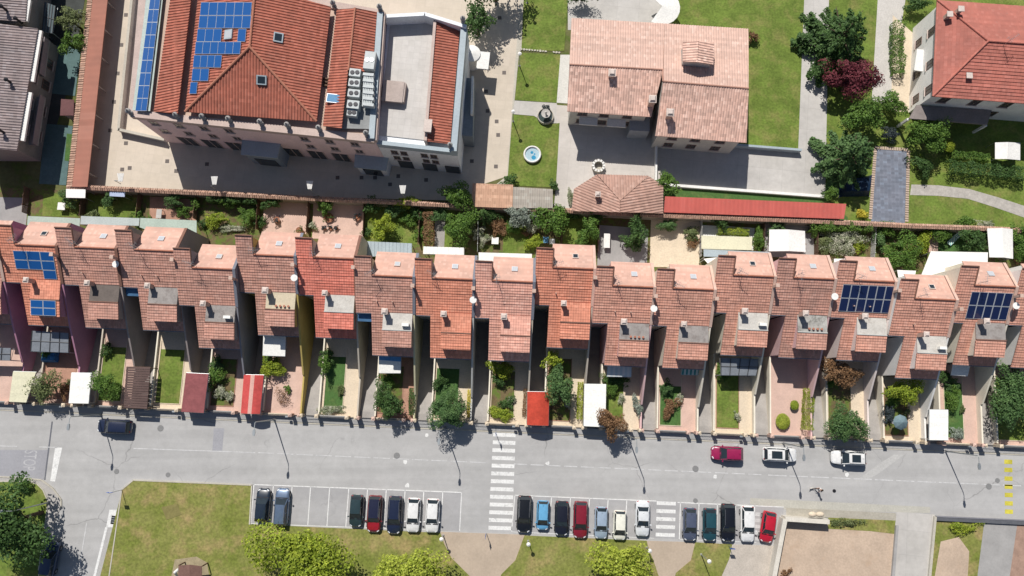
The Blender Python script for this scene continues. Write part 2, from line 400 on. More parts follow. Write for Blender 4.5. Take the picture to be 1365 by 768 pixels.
def conifer_points(c, r, n, seed):
    rg = np.random.default_rng(seed); nb = 46
    bt = np.sort(rg.uniform(0, 1, nb)**1.3); ba = np.arange(nb)*2.4+rg.uniform(-.3, .3, nb); bl = (1-.8*bt)*rg.uniform(.8, 1.08, nb)
    k = rg.choice(nb, n, p=bl**1.6/(bl**1.6).sum()); q = rg.uniform(.08, 1, n)**.7
    lat = rg.normal(0, 1, n)*.12*(1.25-q)*bl[k]; rad = q*bl[k]
    x = rad*np.cos(ba[k])-lat*np.sin(ba[k]); y = rad*np.sin(ba[k])+lat*np.cos(ba[k])
    z = -.85+1.85*bt[k]-.22*q*bl[k]-np.abs(lat)*.5+rg.normal(0, .03, n)
    nor = np.stack([.5*np.cos(ba[k]), .5*np.sin(ba[k]), np.full(n, .9)], 1)+rg.normal(size=(n, 3))*.35; nor /= np.linalg.norm(nor, axis=1)[:, None]
    return np.array(c)+np.stack([x, y, z], 1)*np.array(r), nor
SEED = [100]
def tree(name, label, px, py, rx, ry, h, kind, leaf=.22, cat='tree', group=None, dens=1.0, lobes=None, trunk=True, base=.0):
    """crown centre measured in the photo (px, py), half sizes in photo pixels, height in metres"""
    rx /= 10.9; ry /= 10.9
    zc = h*.62; c = G(px, py, zc); rz = h*.42 if trunk else h*.5
    if not trunk: zc = h*.5; c = G(px, py, zc)
    SEED[0] += 1; rg = random.Random(SEED[0])
    t = thing(name, label, cat, (c.x, c.y, base), group)
    area = math.pi*rx*ry
    leaf *= 1.12; n = int(max(420, min(22000, dens*(14 if area > 18 else 11)*area/(leaf*leaf))))
    lobes = lobes or int(12+6*math.sqrt(area))
    pts, nor = crown_points((c.x, c.y, zc+base), (rx, ry, rz*1.15), n, SEED[0], lobes)
    if name == 'conifer': pts, nor = conifer_points((c.x, c.y, h*.55), (rx*1.28, ry*1.28, h*.5), int(n*1.15), SEED[0])
    pts[:, 2] = np.maximum(pts[:, 2], base+.08)
    leaf_mesh('crown', pts, nor, leaf, LEAF[kind], t)
    mb = MB(); r0 = .06+.028*h
    if trunk:
        top = V((c.x+rg.uniform(-.2, .2), c.y+rg.uniform(-.2, .2), base+h*.7))
        mb.tube([(c.x, c.y, base-.1), (c.x+rg.uniform(-.1, .1), c.y, base+h*.3), top], [r0, r0*.75, r0*.3], 7)
        for k in range(6):
            a = k*1.05+rg.random(); z = base+h*rg.uniform(.3, .55); q = rg.uniform(.45, .75)
            p0 = V((c.x, c.y, z)); p1 = V((c.x+math.cos(a)*rx*q, c.y+math.sin(a)*ry*q, z+h*.22))
            mb.tube([p0, (p0+p1)/2+V((0, 0, .15)), p1], [r0*.5, r0*.35, r0*.12], 5)
        mb.build('trunk', M['bark'], t, True)
    else:
        for k in range(5):
            a = k*1.26+rg.random(); mb.tube([(c.x, c.y, base-.02), (c.x+math.cos(a)*rx*.5, c.y+math.sin(a)*ry*.5, base+h*.7)], [.03, .012], 5)
        mb.build('stem', M['bark'], t, True)
    return t
def shrub(name, label, px, py, rx, ry, h, kind, leaf=.15, group=None, dens=1.0, base=.0, cat='shrub', lobes=None):
    return tree(name, label, px, py, rx, ry, h, kind, leaf, cat, group, dens, lobes, False, base)
def hedge(label, pxs, wid, h, kind, leaf=.14, group=None, base=0.0, name='hedge'):
    P = [G(x, y, h*.8) for x, y in pxs]; P = [V((p.x, p.y, base)) for p in P]
    t = thing(name, label, 'hedge', P[0], group); cs = []; ns = []
    for a, b in zip(P, P[1:]):
        Lg = (b-a).length; n = int(5.5*(wid+2*h)*Lg/(leaf*leaf)*.5); n = min(n, 7000)
        d = (b-a)/Lg; q = V((-d.y, d.x, 0))
        s = RS.uniform(-.02, 1.02, n); k = RS.random(n); tt = wid/(wid+2*h)
        y = np.where(k < tt, RS.uniform(-.5, .5, n), np.where(k < tt+(1-tt)/2, -.5, .5))*wid; z = np.where(k < tt, h, RS.uniform(.05, 1, n)*h)
        wob = .1*np.sin(s*Lg*2.1+SEED[0])+.06*np.sin(s*Lg*5.3); z = z*(1+wob)+RS.normal(0, .05, n); y = y*(1+wob)+RS.normal(0, .05, n)
        cs.append(np.stack([a.x+d.x*Lg*s+q.x*y, a.y+d.y*Lg*s+q.y*y, np.maximum(z, .03)+base], 1))
        e = np.stack([q.x*np.sign(y)*(k >= tt), q.y*np.sign(y)*(k >= tt), (k < tt)*1.0+.3], 1)+RS.normal(0, .45, (n, 3)); ns.append(e/np.linalg.norm(e, axis=1)[:, None])
    leaf_mesh('foliage', np.concatenate(cs), np.concatenate(ns), leaf, LEAF[kind], t)
    mb = MB()
    for a, b in zip(P, P[1:]):
        k = max(2, int((b-a).length/.7))
        for i in range(k): p = a+(b-a)*((i+.5)/k); mb.tube([p, p+V((0, 0, h*.85))], [.035, .015], 5)
    mb.build('stem', M['bark'], t)
    return t

# ================================================================ THE SETTING
# ground: one sheet to the horizon with an opening for the terrace plots (their ramps go below street level)
hw0, hw1, hu0, hu1 = 1.12, 24.5, -5.66, 130.8
mb = MB(); BIG = 900
for a, b, c_, d_ in ((-BIG, BIG, -BIG, hw0), (-BIG, BIG, hw1, BIG), (-BIG, hu0, hw0, hw1), (hu1, BIG, hw0, hw1)):
    mb.poly([X(a, c_), X(b, c_), X(b, d_), X(a, d_)])
struct('ground', mb, M['ground'])
mb = MB()
mb.poly([X(-60, -.1, .004), X(-60, -34, .004), X(190, -34, .004), X(190, -.1, .004)][::1]); mb.f[-1].reverse(); 
mb.poly([X(-60, -.1, .004), X(-60, 1.12, .004), X(190, 1.12, .004), X(190, -.1, .004)]); mb.f[-1].reverse()
struct('road', mb, M['asphalt'])
# the side street approach on the left is a little darker beyond the tar seam
sheet('road_patch', [(-60, 602), (0, 600), (64, 600), (58, 640), (-60, 634)], M['asphalt_dark'] if False else mk('asphalt_old', lit(178, 178, 184), .07, .3, .9, 4, .06), .008)
sheet('road_patch', [(285, 571), (299, 571), (296, 602), (283, 601)], mk('asphalt_patch', lit(180, 180, 186), .07, .4), .008)
sheet('road_seam', [(68.6, 562), (70.6, 562), (60.6, 640), (58.6, 640)], M['seam'], .012)
sheet('road_patch', [(1140, 642), (1172, 618), (1192, 606), (1206, 606), (1170, 632), (1150, 643)], mk('dusty_asphalt', lit(206, 205, 203), .05, .9, .9, 5, .1), .008)
sheet('road_patch', [(1000, 664), (1240, 676), (1240, 684), (1045, 679), (1000, 672)], mk('sandy_asphalt', lit(206, 203, 192), .06, .7, .9, 5, .1), .008)
sheet('road_patch', [(142, 703), (157, 703), (148, 800), (118, 800)], mk('verge_asphalt', lit(196, 194, 192), .06, .7), .008)
sheet('parking_area', [(337, 646), (615, 656.5), (612, 708), (334, 698)], M['park'], .008)
sheet('parking_area', [(686, 660), (906, 669), (1045, 676), (1040, 724), (682, 709)], M['park'], .008)
# kerb edge along the plots
mb = MB(); mb.ubox(-40, 170, .1, .26, 0, .06); struct('kerb', mb, M['kerb'])
# lawns and paths in the park: slightly raised sheets
sheet('lawn', [(163, 652.5), (178, 640), (336, 646.5), (333, 699), (587, 710.5), (592, 725), (602, 744), (626, 768), (640, 860), (110, 860)], M['dry'], .09, .2)
sheet('lawn', [(699, 714), (862, 721), (866, 735), (871, 747), (878, 768), (884, 860), (640, 860), (668, 766), (687, 747)], M['dry'], .09, .2)
sheet('lawn', [(927, 723), (976, 726), (972, 745), (962, 768), (950, 860), (880, 860), (901, 764), (921, 747)], M['dry'], .09, .2)
sheet('path', [(587, 709), (700, 713), (699, 714), (687, 747), (668, 766), (640, 860), (640, 860), (626, 768), (602, 744), (592, 725)], M['sand'], .05, .2)
sheet('path', [(862, 721), (927, 723), (921, 747), (901, 764), (880, 860), (884, 860), (878, 768), (871, 747), (866, 735)], M['sand'], .05, .2)
sheet('gravel_area', [(976, 726), (1037, 728), (1028, 768), (1015, 860), (950, 860), (962, 768), (972, 745)], mk('gravel', lit(212, 202, 190), .08, .8, .95, 7, .12), .05, .2)
sheet('lawn', [(-60, 642), (38, 641.5), (50, 645), (58, 653), (64.5, 668), (62, 690), (52, 760), (40, 860), (-60, 860)], M['lawn'], .1, .2)
sheet('pavement', [(-60, 635), (0, 635.4), (29, 637), (56, 640), (71, 651), (82, 666), (81, 676), (75, 690), (66, 720), (58, 760), (40, 860), (-60, 860)], mk('kerb_pavement', lit(198, 194, 190), .06, .8), .06, .2)
for nm, pts, wd in (('kerb', [(-60, 635), (0, 635.4), (29, 637), (56, 640), (71, 651), (82, 666), (82, 676)], .16), ('kerb', [(-60, 642), (38, 641.5), (50, 645), (58, 653), (64.5, 668), (62, 690), (52, 760)], .14),
                    ('kerb', [(163, 652.5), (178, 640), (336, 646.5), (333, 699)], .16), ('kerb', [(163, 652.5), (156, 700), (146, 768), (128, 860)], .14)):
    mb = MB(); P = [G(*p) for p in pts]
    for a, b in zip(P, P[1:]):
        d = (b-a).normalized(); q = V((-d.y, d.x, 0))*wd*.5
        mb.hexa([a-q, b-q, b+q, a+q], [p+V((0, 0, .13)) for p in (a-q, b-q, b+q, a+q)])
    struct(nm, mb, M['kerb'])
# white road markings
mb = MB(); mw = MB(); Z = .016
def strip(m, a, b, w, z=Z):
    a, b = G(*a), G(*b); d = (b-a).normalized(); q = V((-d.y, d.x, 0))*w/2
    m.poly([V((p.x, p.y, z)) for p in (a-q, b-q, b+q, a+q)])
def quad(m, pts, z=Z):
    P = [G(x, y) for x, y in pts]; P = [V((p.x, p.y, z)) for p in P]
    m.poly(P if newell(P).z > 0 else P[::-1])
LT = [338.5, 364.5, 389.5, 414, 439.5, 465, 490, 515, 540, 565, 590.3, 615.3]; LB = [334.3, 360, 385.3, 410.3, 435.8, 461, 486.3, 511.5, 537, 562, 587.3, 612.7]
for i, (a, b) in enumerate(zip(LT, LB)): strip(mb, (a, 646+.0377*(a-338)), (b, 697.2+.0377*(b-334)), .11)
strip(mb, (338, 646), (615.5, 656.5), .12); strip(mb, (334, 698), (587, 707), .08)
BT = [686.3, 710, 735.3, 760.5, 786, 810.7, 835.6, 860.8]; BB = [682, 705.8, 731, 756.6, 782.3, 807.3, 832.4, 858]
for a, b in zip(BT, BB): strip(mb, (a, 660.2+.042*(a-686)), (b, 709+.038*(b-682)), .11)
strip(mb, (686, 660.2), (875, 668), .12); strip(mb, (682, 709), (872, 717.5), .07)
CT = [907, 931.8, 956.3, 980.5, 1006]; CB = [905.5, 930, 955, 979.3, 1004]
for a, b in zip(CT, CB): strip(mb, (a, 670+.042*(a-907)), (b, 719+.038*(b-905)), .11)
strip(mb, (903, 669.8), (1045, 676), .12); strip(mb, (905, 719), (1008, 723), .07)
for k in range(5): quad(mw, [(1006, 683+k*8.2), (1013, 683.3+k*8.2), (1012.5, 688+k*8.2), (1005.7, 687.7+k*8.2)])
for k in range(13):
    y = 579.3+k*10.35; x0 = 657.5-k*.52; x1 = 687.5-k*.4
    quad(mb, [(x0, y-2.6), (x1, y-1.6), (x1-.2, y+3.6), (x0-.2, y+2.6)])
for k in range(5):
    y = 670.6+k*10.5; x0 = 875.5-k*.35; quad(mb, [(x0, y-2.5), (x0+25.5, y-1.5), (x0+25.3, y+3.4), (x0-.2, y+2.4)])
def dashed(m, a, b, n, fill, w):
    for k in range(n):
        t0 = k/n; t1 = (k+fill)/n
        strip(m, (a[0]+(b[0]-a[0])*t0, a[1]+(b[1]-a[1])*t0), (a[0]+(b[0]-a[0])*t1, a[1]+(b[1]-a[1])*t1), w)
strip(mw, (-30, 594), (23, 595), .12); strip(mw, (52, 595.8), (76, 596.5), .12)
strip(mw, (178, 597.8), (340, 603.3), .12)
dashed(mw, (344, 603.5), (652, 617), 12, .84, .11); dashed(mw, (685, 618.5), (1020, 633), 15, .78, .13); dashed(mw, (1024, 633.3), (1365, 648), 12, .86, .13); strip(mw, (1365, 648), (1460, 652), .12)
quad(mb, [(73.5, 596.5), (83, 596.8), (73.5, 642), (67, 641.5)])
quad(mb, [(146, 679.5), (158.5, 679.5), (157, 703), (141.5, 703)])
strip(mb, (142, 703), (126, 768), .3); strip(mb, (126, 768), (104, 860), .3); strip(mw, (115.6, 697), (104, 768), .13); strip(mw, (104, 768), (88, 860), .13)
rm = random.Random(3)
for x, y in ((569, 580), (540, 615.5), (730, 617.5), (543, 647.5), (953, 636), (1128.5, 632.5)):
    p = G(x, y); mb.poly([V((p.x+.28*rm.uniform(.6, 1.2)*math.cos(a), p.y+.3*rm.uniform(.6, 1.2)*math.sin(a), Z)) for a in [k*math.pi/4 for k in range(8)]])
struct('road_markings', mb, M['paint']); struct('road_markings', mw, M['paint_worn'])
my = MB()
for k, y in enumerate((615.6, 626.4, 638, 648.8, 659.8, 671, 682)): quad(my, [(1338.6+k*.15, y-3), (1349.3+k*.15, y-2.6), (1349.3+k*.15, y+3.2), (1338.6+k*.15, y+2.8)])
struct('road_markings', my, M['yellow'])
cu = bpy.data.curves.new('word', 'FONT'); cu.body = 'STOP'; cu.size = 1.7; cu.align_x = 'CENTER'; cu.align_y = 'CENTER'
to = bpy.data.objects.new('word', cu); C.objects.link(to); bpy.context.view_layer.update()
me = bpy.data.meshes.new_from_object(to.evaluated_get(bpy.context.evaluated_depsgraph_get())); bpy.data.objects.remove(to)
so = bpy.data.objects.new('road_lettering', me); C.objects.link(so); me.materials.clear(); me.materials.append(mk('faded_paint', lit(205, 205, 208), .1, 1.5, .85, 7, .12))
p = G(39, 613.5); so.location = (p.x, p.y, .0165); so.rotation_euler = (0, 0, math.radians(-92)); so.scale = (.62, 1.35, 1); so['kind'] = 'structure'

# ---- land behind the terrace (north)
sheet('yard', [(150, -90), (705, -90), (693, 0), (676, 235), (640, 247), (628, 268), (95, 254)], M['yard'], .012)
sheet('path', [(693, 0), (700, -90), (712, -90), (698, 0), (695, 67), (692, 70), (686, 133), (683, 152), (676, 247), (660, 247), (676, 234)], M['kerb'], .016)
sheet('lawn', [(698, 0), (704, -90), (764, -90), (757, 0), (752, 68), (695, 67)], M['lawn'], .05, .1)
sheet('lawn', [(692.5, 70), (747, 73), (742, 137), (686.5, 133.5)], M['lawn'], .05, .1)
sheet('lawn', [(683, 152.5), (712, 155), (728, 166), (746, 164), (741, 250), (676, 247)], M['lawn'], .05, .1)
sheet('path', [(686, 134), (742, 137.5), (745, 150), (745, 164), (728, 165), (712, 154.5), (683, 152)], M['conc'], .02)
sheet('path', [(747, 73), (764, 73), (757, 138), (742, 137)], mk('pale_slabs', lit(232, 230, 224), .05, .7), .03)
sheet('drive', [(757, 0), (766, -90), (900, -90), (900, 40), (757, 40)], M['conc'], .02)
sheet('yard', [(742, 140), (880, 150), (880, 285), (738, 279), (741, 250)], pavemat('house_yard', lit(226, 219, 212), 2.2, .86, .1), .024)
sheet('yard', [(874, 180), (1066, 200), (1100, 200), (1100, 262), (883, 250)], M['conc'], .028)
sheet('path', [(1072, 0), (1080, -90), (1118, -90), (1105, 0), (1100, 264), (1062, 262), (1064, 200)], M['conc'], .034)
sheet('lawn', [(893, 0), (900, -90), (1080, -90), (1072, 0), (1064, 201), (990, 196), (890, 60)], M['lawn'], .03, .1)
sheet('lawn', [(884, 250), (1100, 263), (1130, 290), (1130, 297), (884, 285)], M['turf'], .04)
sheet('lawn', [(1105, 0), (1118, -90), (1470, -90), (1470, 312), (1100, 300), (1100, 264)], M['lawn'], .03)
sheet('path', [(1170, 0), (1176, -90), (1216, -90), (1207, 0), (1190, 100), (1196, 145), (1162, 135)], mk('pale_path', lit(226, 221, 214), .06, .5), .036)
sheet('path', [(1190, 20), (1235, 60), (1215, 150), (1188, 148)], M['cream'], .04)
sheet('path', [(1168, 198), (1209, 201), (1206, 298), (1161, 295)], M['slate'], .044)
for a, b in (((1166.5, 198), (1159.5, 295)), ((1210.5, 201), (1208, 299)), ((1166, 197), (1211, 200))):
    mb = MB(); a, b = G(*a), G(*b); n = int((b-a).length/.32); d = (b-a).normalized(); q = V((-d.y, d.x, 0))*.22
    for k in range(n):
        p = a+d*.32*k; p2 = p+d*.24; mb.hexa([p-q, p2-q, p2+q, p+q], [x+V((0, 0, .12)) for x in (p-q, p2-q, p2+q, p+q)])
    struct('kerb', mb, M['palebrick'])
sheet('path', [(1215, 246), (1250, 247), (1292, 252), (1330, 263), (1370, 276), (1450, 300), (1450, 315), (1365, 290), (1325, 276), (1290, 265), (1250, 261), (1213, 260)], mk('crazy_paving', lit(206, 200, 192), .12, 1.4, .9, 5, .1), .05)
sheet('courtyard', [(-60, 195), (66, 198), (96, 100), (128, -90), (40, -90), (-60, -90)], mk('dark_court', lit(84, 88, 86), .2, .5), .02)
sheet('courtyard', [(60, 165), (97, 168), (88, 247), (52, 245)], M['teal'], .03)
sheet('courtyard', [(72, 60), (108, 64), (100, 128), (62, 124)], M['teal'], .034)
sheet('lawn', [(89, 178), (98, 179), (92, 215), (86, 214)], M['turf'], .04)

# ---- back gardens strip: one raised bed sheet between terrace and the tile-capped wall
def backz(pts, mat, z=.01, nm='garden_ground'): return sheet(nm, pts, mat, z)
mb = MB(); mb.ubox(hu0, hu1, 20.5, 24.5, -3, .0); mb.ubox(hu0, hu1, 19, 20.5, -3, -.004); struct('terrain_shelf', mb, M['soil'])
backz([(-60, 248), (1470, 306), (1470, 380), (-60, 330)], M['soil'], .004)
backz([(-30, 262), (38, 264), (34, 306), (-30, 303)], M['conc2'], .012, 'terrace_floor')
for q, mname in (([(58, 258), (106, 260), (104, 289), (56, 288)], 'lawn'), ([(118, 260), (188, 264), (186, 290), (116, 290)], 'lawn'), ([(200, 262), (262, 266), (261, 296), (199, 293)], 'brickpave'),
                 ([(352, 262), (410, 265), (408, 312), (350, 310)], 'pinkpave'), ([(418, 264), (486, 268), (484, 320), (416, 318)], 'pinkpave'), ([(487, 268), (556, 272), (556, 326), (486, 324)], 'lawn'),
                 ([(566, 275), (580, 275), (578, 330), (564, 330)], 'lawn'), ([(580, 290), (594, 290), (592, 330), (578, 330)], 'ramp'), ([(594, 280), (606, 280), (604, 330), (592, 330)], 'lawn'), ([(672, 300), (712, 300), (712, 338), (670, 338)], 'lawn'),
                 ([(752, 290), (800, 292), (798, 330), (750, 328)], 'lawn'), ([(798, 300), (864, 305), (862, 360), (796, 356)], 'conc2'), ([(868, 284), (933, 287), (932, 356), (866, 356)], 'cream'), ([(934, 300), (1006, 304), (1004, 334), (934, 332)], 'offwhite'),
                 ([(1016, 296), (1085, 300), (1085, 345), (1016, 342)], 'conc2'), ([(1234, 305), (1252, 306), (1250, 336), (1232, 336)], 'pinkpave'), ([(1252, 306), (1312, 309), (1310, 338), (1250, 336)], 'turf')):
    backz(q, M[mname], .014 if mname != 'ramp' else .018)

# ================================================================ TERRACED HOUSES
PITCH, U0, GAP, SL = 7.18, 3.55, 2.0, .5
ZE = 4.1
NICK = {-1: 'the house cropped by the left edge', 0: 'the purple house with two blue solar arrays', 1: 'the house right of the twin blue solar arrays', 2: 'the house with the brown slatted carport',
        3: 'the house with the dark red carport', 4: 'the house with the pale striped red carport', 5: 'the brightest red roofed house', 6: 'the house with the white awning and bushy tree',
        7: 'the house with the round tree beside the street', 8: 'the house facing the long zebra crossing', 9: 'the house with the orange barrel carport', 10: 'the house with the rust tree over the kerb',
        11: 'the house with the teal striped awning', 12: 'the house behind the magenta car', 13: 'the house with two clipped ball shrubs', 14: 'the house with the wide dark solar array',
        15: 'the house between the two dark solar arrays', 16: 'the house with the white canvas carport at right', 17: 'the house cropped by the right edge'}
HOUSE = {  # offset w, roof, wall colour, flat roof of the dormer, ramp tone, front path, label
 -1: (11.0, 'brown', 'purple', 'tile', 'pinkpave', 'terraced house with purple wall, cropped by left edge'),
 0: (11.0, 'orange', 'purple', 'tile', 'pinkpave', 'purple terraced house with two bright blue solar arrays on its roof'),
 1: (11.0, 'brown', 'taupe', 'dark', 'pinkpave', 'brown roofed terraced house between blue solar house and brown slatted carport'),
 2: (11.0, 'brown', 'taupe', 'grey', 'cream', 'brown roofed terraced house behind brown slatted carport and rectangular lawn'),
 3: (9.1, 'brown', 'slate', 'grey', 'pinkpave', 'set-forward terraced house with dark slate wall and dark red carport'),
 4: (11.0, 'brown', 'ocher', 'cream', 'pinkpave', 'terraced house with ochre yellow wall and cream dormer terrace'),
 5: (11.0, 'red', 'beige', 'white', 'cream', 'terraced house with newest bright red tiled roof'),
 6: (9.1, 'brown', 'yellowish', 'white', 'brickpave', 'brown roofed terraced house with blue glazed canopy and white front awning'),
 7: (9.1, 'orange', 'greywhite', 'tile', 'cream', 'orange roofed terraced house behind the large round street-side tree'),
 8: (9.1, 'pinkish', 'beige', 'tile', 'cream', 'pinkish roofed terraced house opposite the long zebra crossing'),
 9: (11.0, 'orange', 'beige', 'tile', 'cream', 'orange roofed terraced house behind the orange barrel carport'),
 10: (9.1, 'mid', 'pink', 'grey', 'cream', 'terraced house with pink wall behind rust-leaved tree and white carport'),
 11: (9.1, 'mid', 'cream', 'grey', 'pinkpave', 'terraced house with teal striped awning over its front garden'),
 12: (11.0, 'mid', 'cream', 'white', 'cream', 'terraced house with white dormer terrace behind the magenta car'),
 13: (11.0, 'brown', 'pink', 'mottled', 'pinkpave', 'terraced house with pink paved front garden and two ball shrubs'),
 14: (11.0, 'mid', 'palepink', 'white', 'cream', 'terraced house with wide dark solar array above white dormer terrace'),
 15: (9.1, 'mid', 'white', 'white', 'cream', 'terraced house with white walls between two dark solar arrays'),
 16: (11.0, 'mid', 'cream', 'grey', 'pinkpave', 'terraced house with dark solar array beside white canvas carport'),
 17: (11.0, 'mid', 'white', 'grey', 'pinkpave', 'terraced house with white wall, cropped by right edge')}
FLAT = {'dark': mk('flat_dark', lit(128, 118, 112), .12, .9), 'grey': mk('flat_grey', lit(178, 172, 168), .1, .9, patch=(lit(150, 142, 138), 1.0, .5, .65)), 'cream': mk('flat_cream', lit(232, 218, 190), .08, 1.1),
        'white': mk('flat_white', lit(228, 224, 216), .08, .9, patch=(lit(198, 192, 184), 1.0, .52, .7)), 'mottled': mk('flat_mottled', lit(206, 204, 198), .2, 1.4, patch=(lit(150, 148, 142), 1.3, .5, .6))}
RIDGE = mk('ridge_tiles', lit(206, 140, 116), .12, 2.0)
FASC = mk('grey_flashing', lit(140, 144, 156), .08, .8)
FASC2 = mk('brown_flashing', lit(150, 112, 98), .1, .8)
def windows(parent, mk_pts, w, h, mat=None):
    """window set in a wall: mk_pts gives (centre, along, out) triples; frame with pane and sill as sub-parts"""
    for c, al, out in mk_pts:
        up = V((0, 0, 1))
        fb = MB()
        def bar(a0, a1, z0, z1, d0, d1, m):
            p = lambda a, z, d: c+al*a+up*z+out*d
            m.hexa([p(a0, z0, d1), p(a1, z0, d1), p(a1, z0, d0), p(a0, z0, d0)], [p(a0, z1, d1), p(a1, z1, d1), p(a1, z1, d0), p(a0, z1, d0)])
        for a0, a1, z0, z1 in ((-w/2, -w/2+.08, -h/2, h/2), (w/2-.08, w/2, -h/2, h/2), (-w/2+.08, w/2-.08, -h/2, -h/2+.08), (-w/2+.08, w/2-.08, h/2-.08, h/2), (-.03, .03, -h/2+.08, h/2-.08)):
            bar(a0, a1, z0, z1, -.02, .05, fb)
        f = fb.build('window', mat or M['shutter'], parent)
        pb = MB(); bar(-w/2+.08, w/2-.08, -h/2+.08, h/2-.08, -.01, .02, pb); pb.build('pane', M['dimglass'], f)
        sb = MB(); bar(-w/2-.1, w/2+.1, -h/2-.09, -h/2-.003, .0, .16, sb); sb.build('sill', M['chimcap'], f)
def solar(parent, org, ud, vd, n, cols, rows, pw, ph, cell, skip=(), z=.12):
    """a rack of panels; every panel a part"""
    for r in range(rows):
        for c in range(cols):
            if (c, r) in skip: continue
            b = MB(); o = org+ud*(c*pw)+vd*(r*ph)+n*z
            q = [o+ud*.0+vd*.0, o+ud*(pw-.03), o+ud*(pw-.03)+vd*(ph-.03), o+vd*(ph-.03)]
            b.hexa([p-n*.04 for p in q], q); f = b.build('solar_panel', M['alu'], parent)
            g = MB(); ii = [o+ud*.045+vd*.045+n*.004, o+ud*(pw-.075)+vd*.045+n*.004, o+ud*(pw-.075)+vd*(ph-.075)+n*.004, o+ud*.045+vd*(ph-.075)+n*.004]
            g.poly(ii); g.build('cell_glass', cell, f)
def chimney(parent, u, w, z0, z1, s=.55, cap=True, fr=None):
    P = X(u, w); b = MB(); b.obox(P, s, s, z0, z1, SANG); c = b.build('chimney', M['chim'], parent)
    k = MB(); k.obox(P, s+.2, s+.2, z1+.14, z1+.22, SANG)
    for dx in (-1, 1):
        for dy in (-1, 1):
            q = P+EU*dx*s*.35+EN*dy*s*.35; k.obox(q, .1, .1, z1, z1+.14, SANG)
    k.obox(P, s+.1, s+.1, z1+.22, z1+.4, SANG, .5, .5)
    k.build('chimney_cap', M['chimcap'], c)
def antenna(parent, P, z0, h, ang):
    b = MB(); t = V((P.x, P.y, z0+h)); b.tube([V((P.x, P.y, z0)), t], .03, 5)
    d = V((math.cos(ang), math.sin(ang), 0)); q = V((-d.y, d.x, 0)); m = t-V((0, 0, .15))
    b.tube([m-d*.35, m+d*.9], .018, 4)
    for k in range(6): p = m+d*(-.3+k*.22); b.tube([p-q*(.42-.03*k), p+q*(.42-.03*k)], .012, 4)
    m2 = t-V((0, 0, .75)); b.tube([m2-q*.3, m2+q*.5], .016, 4)
    for k in range(3): p = m2+q*(-.2+k*.3); b.tube([p-d*.3, p+d*.3], .012, 4)
    return b.build('antenna', M['galv'], parent)
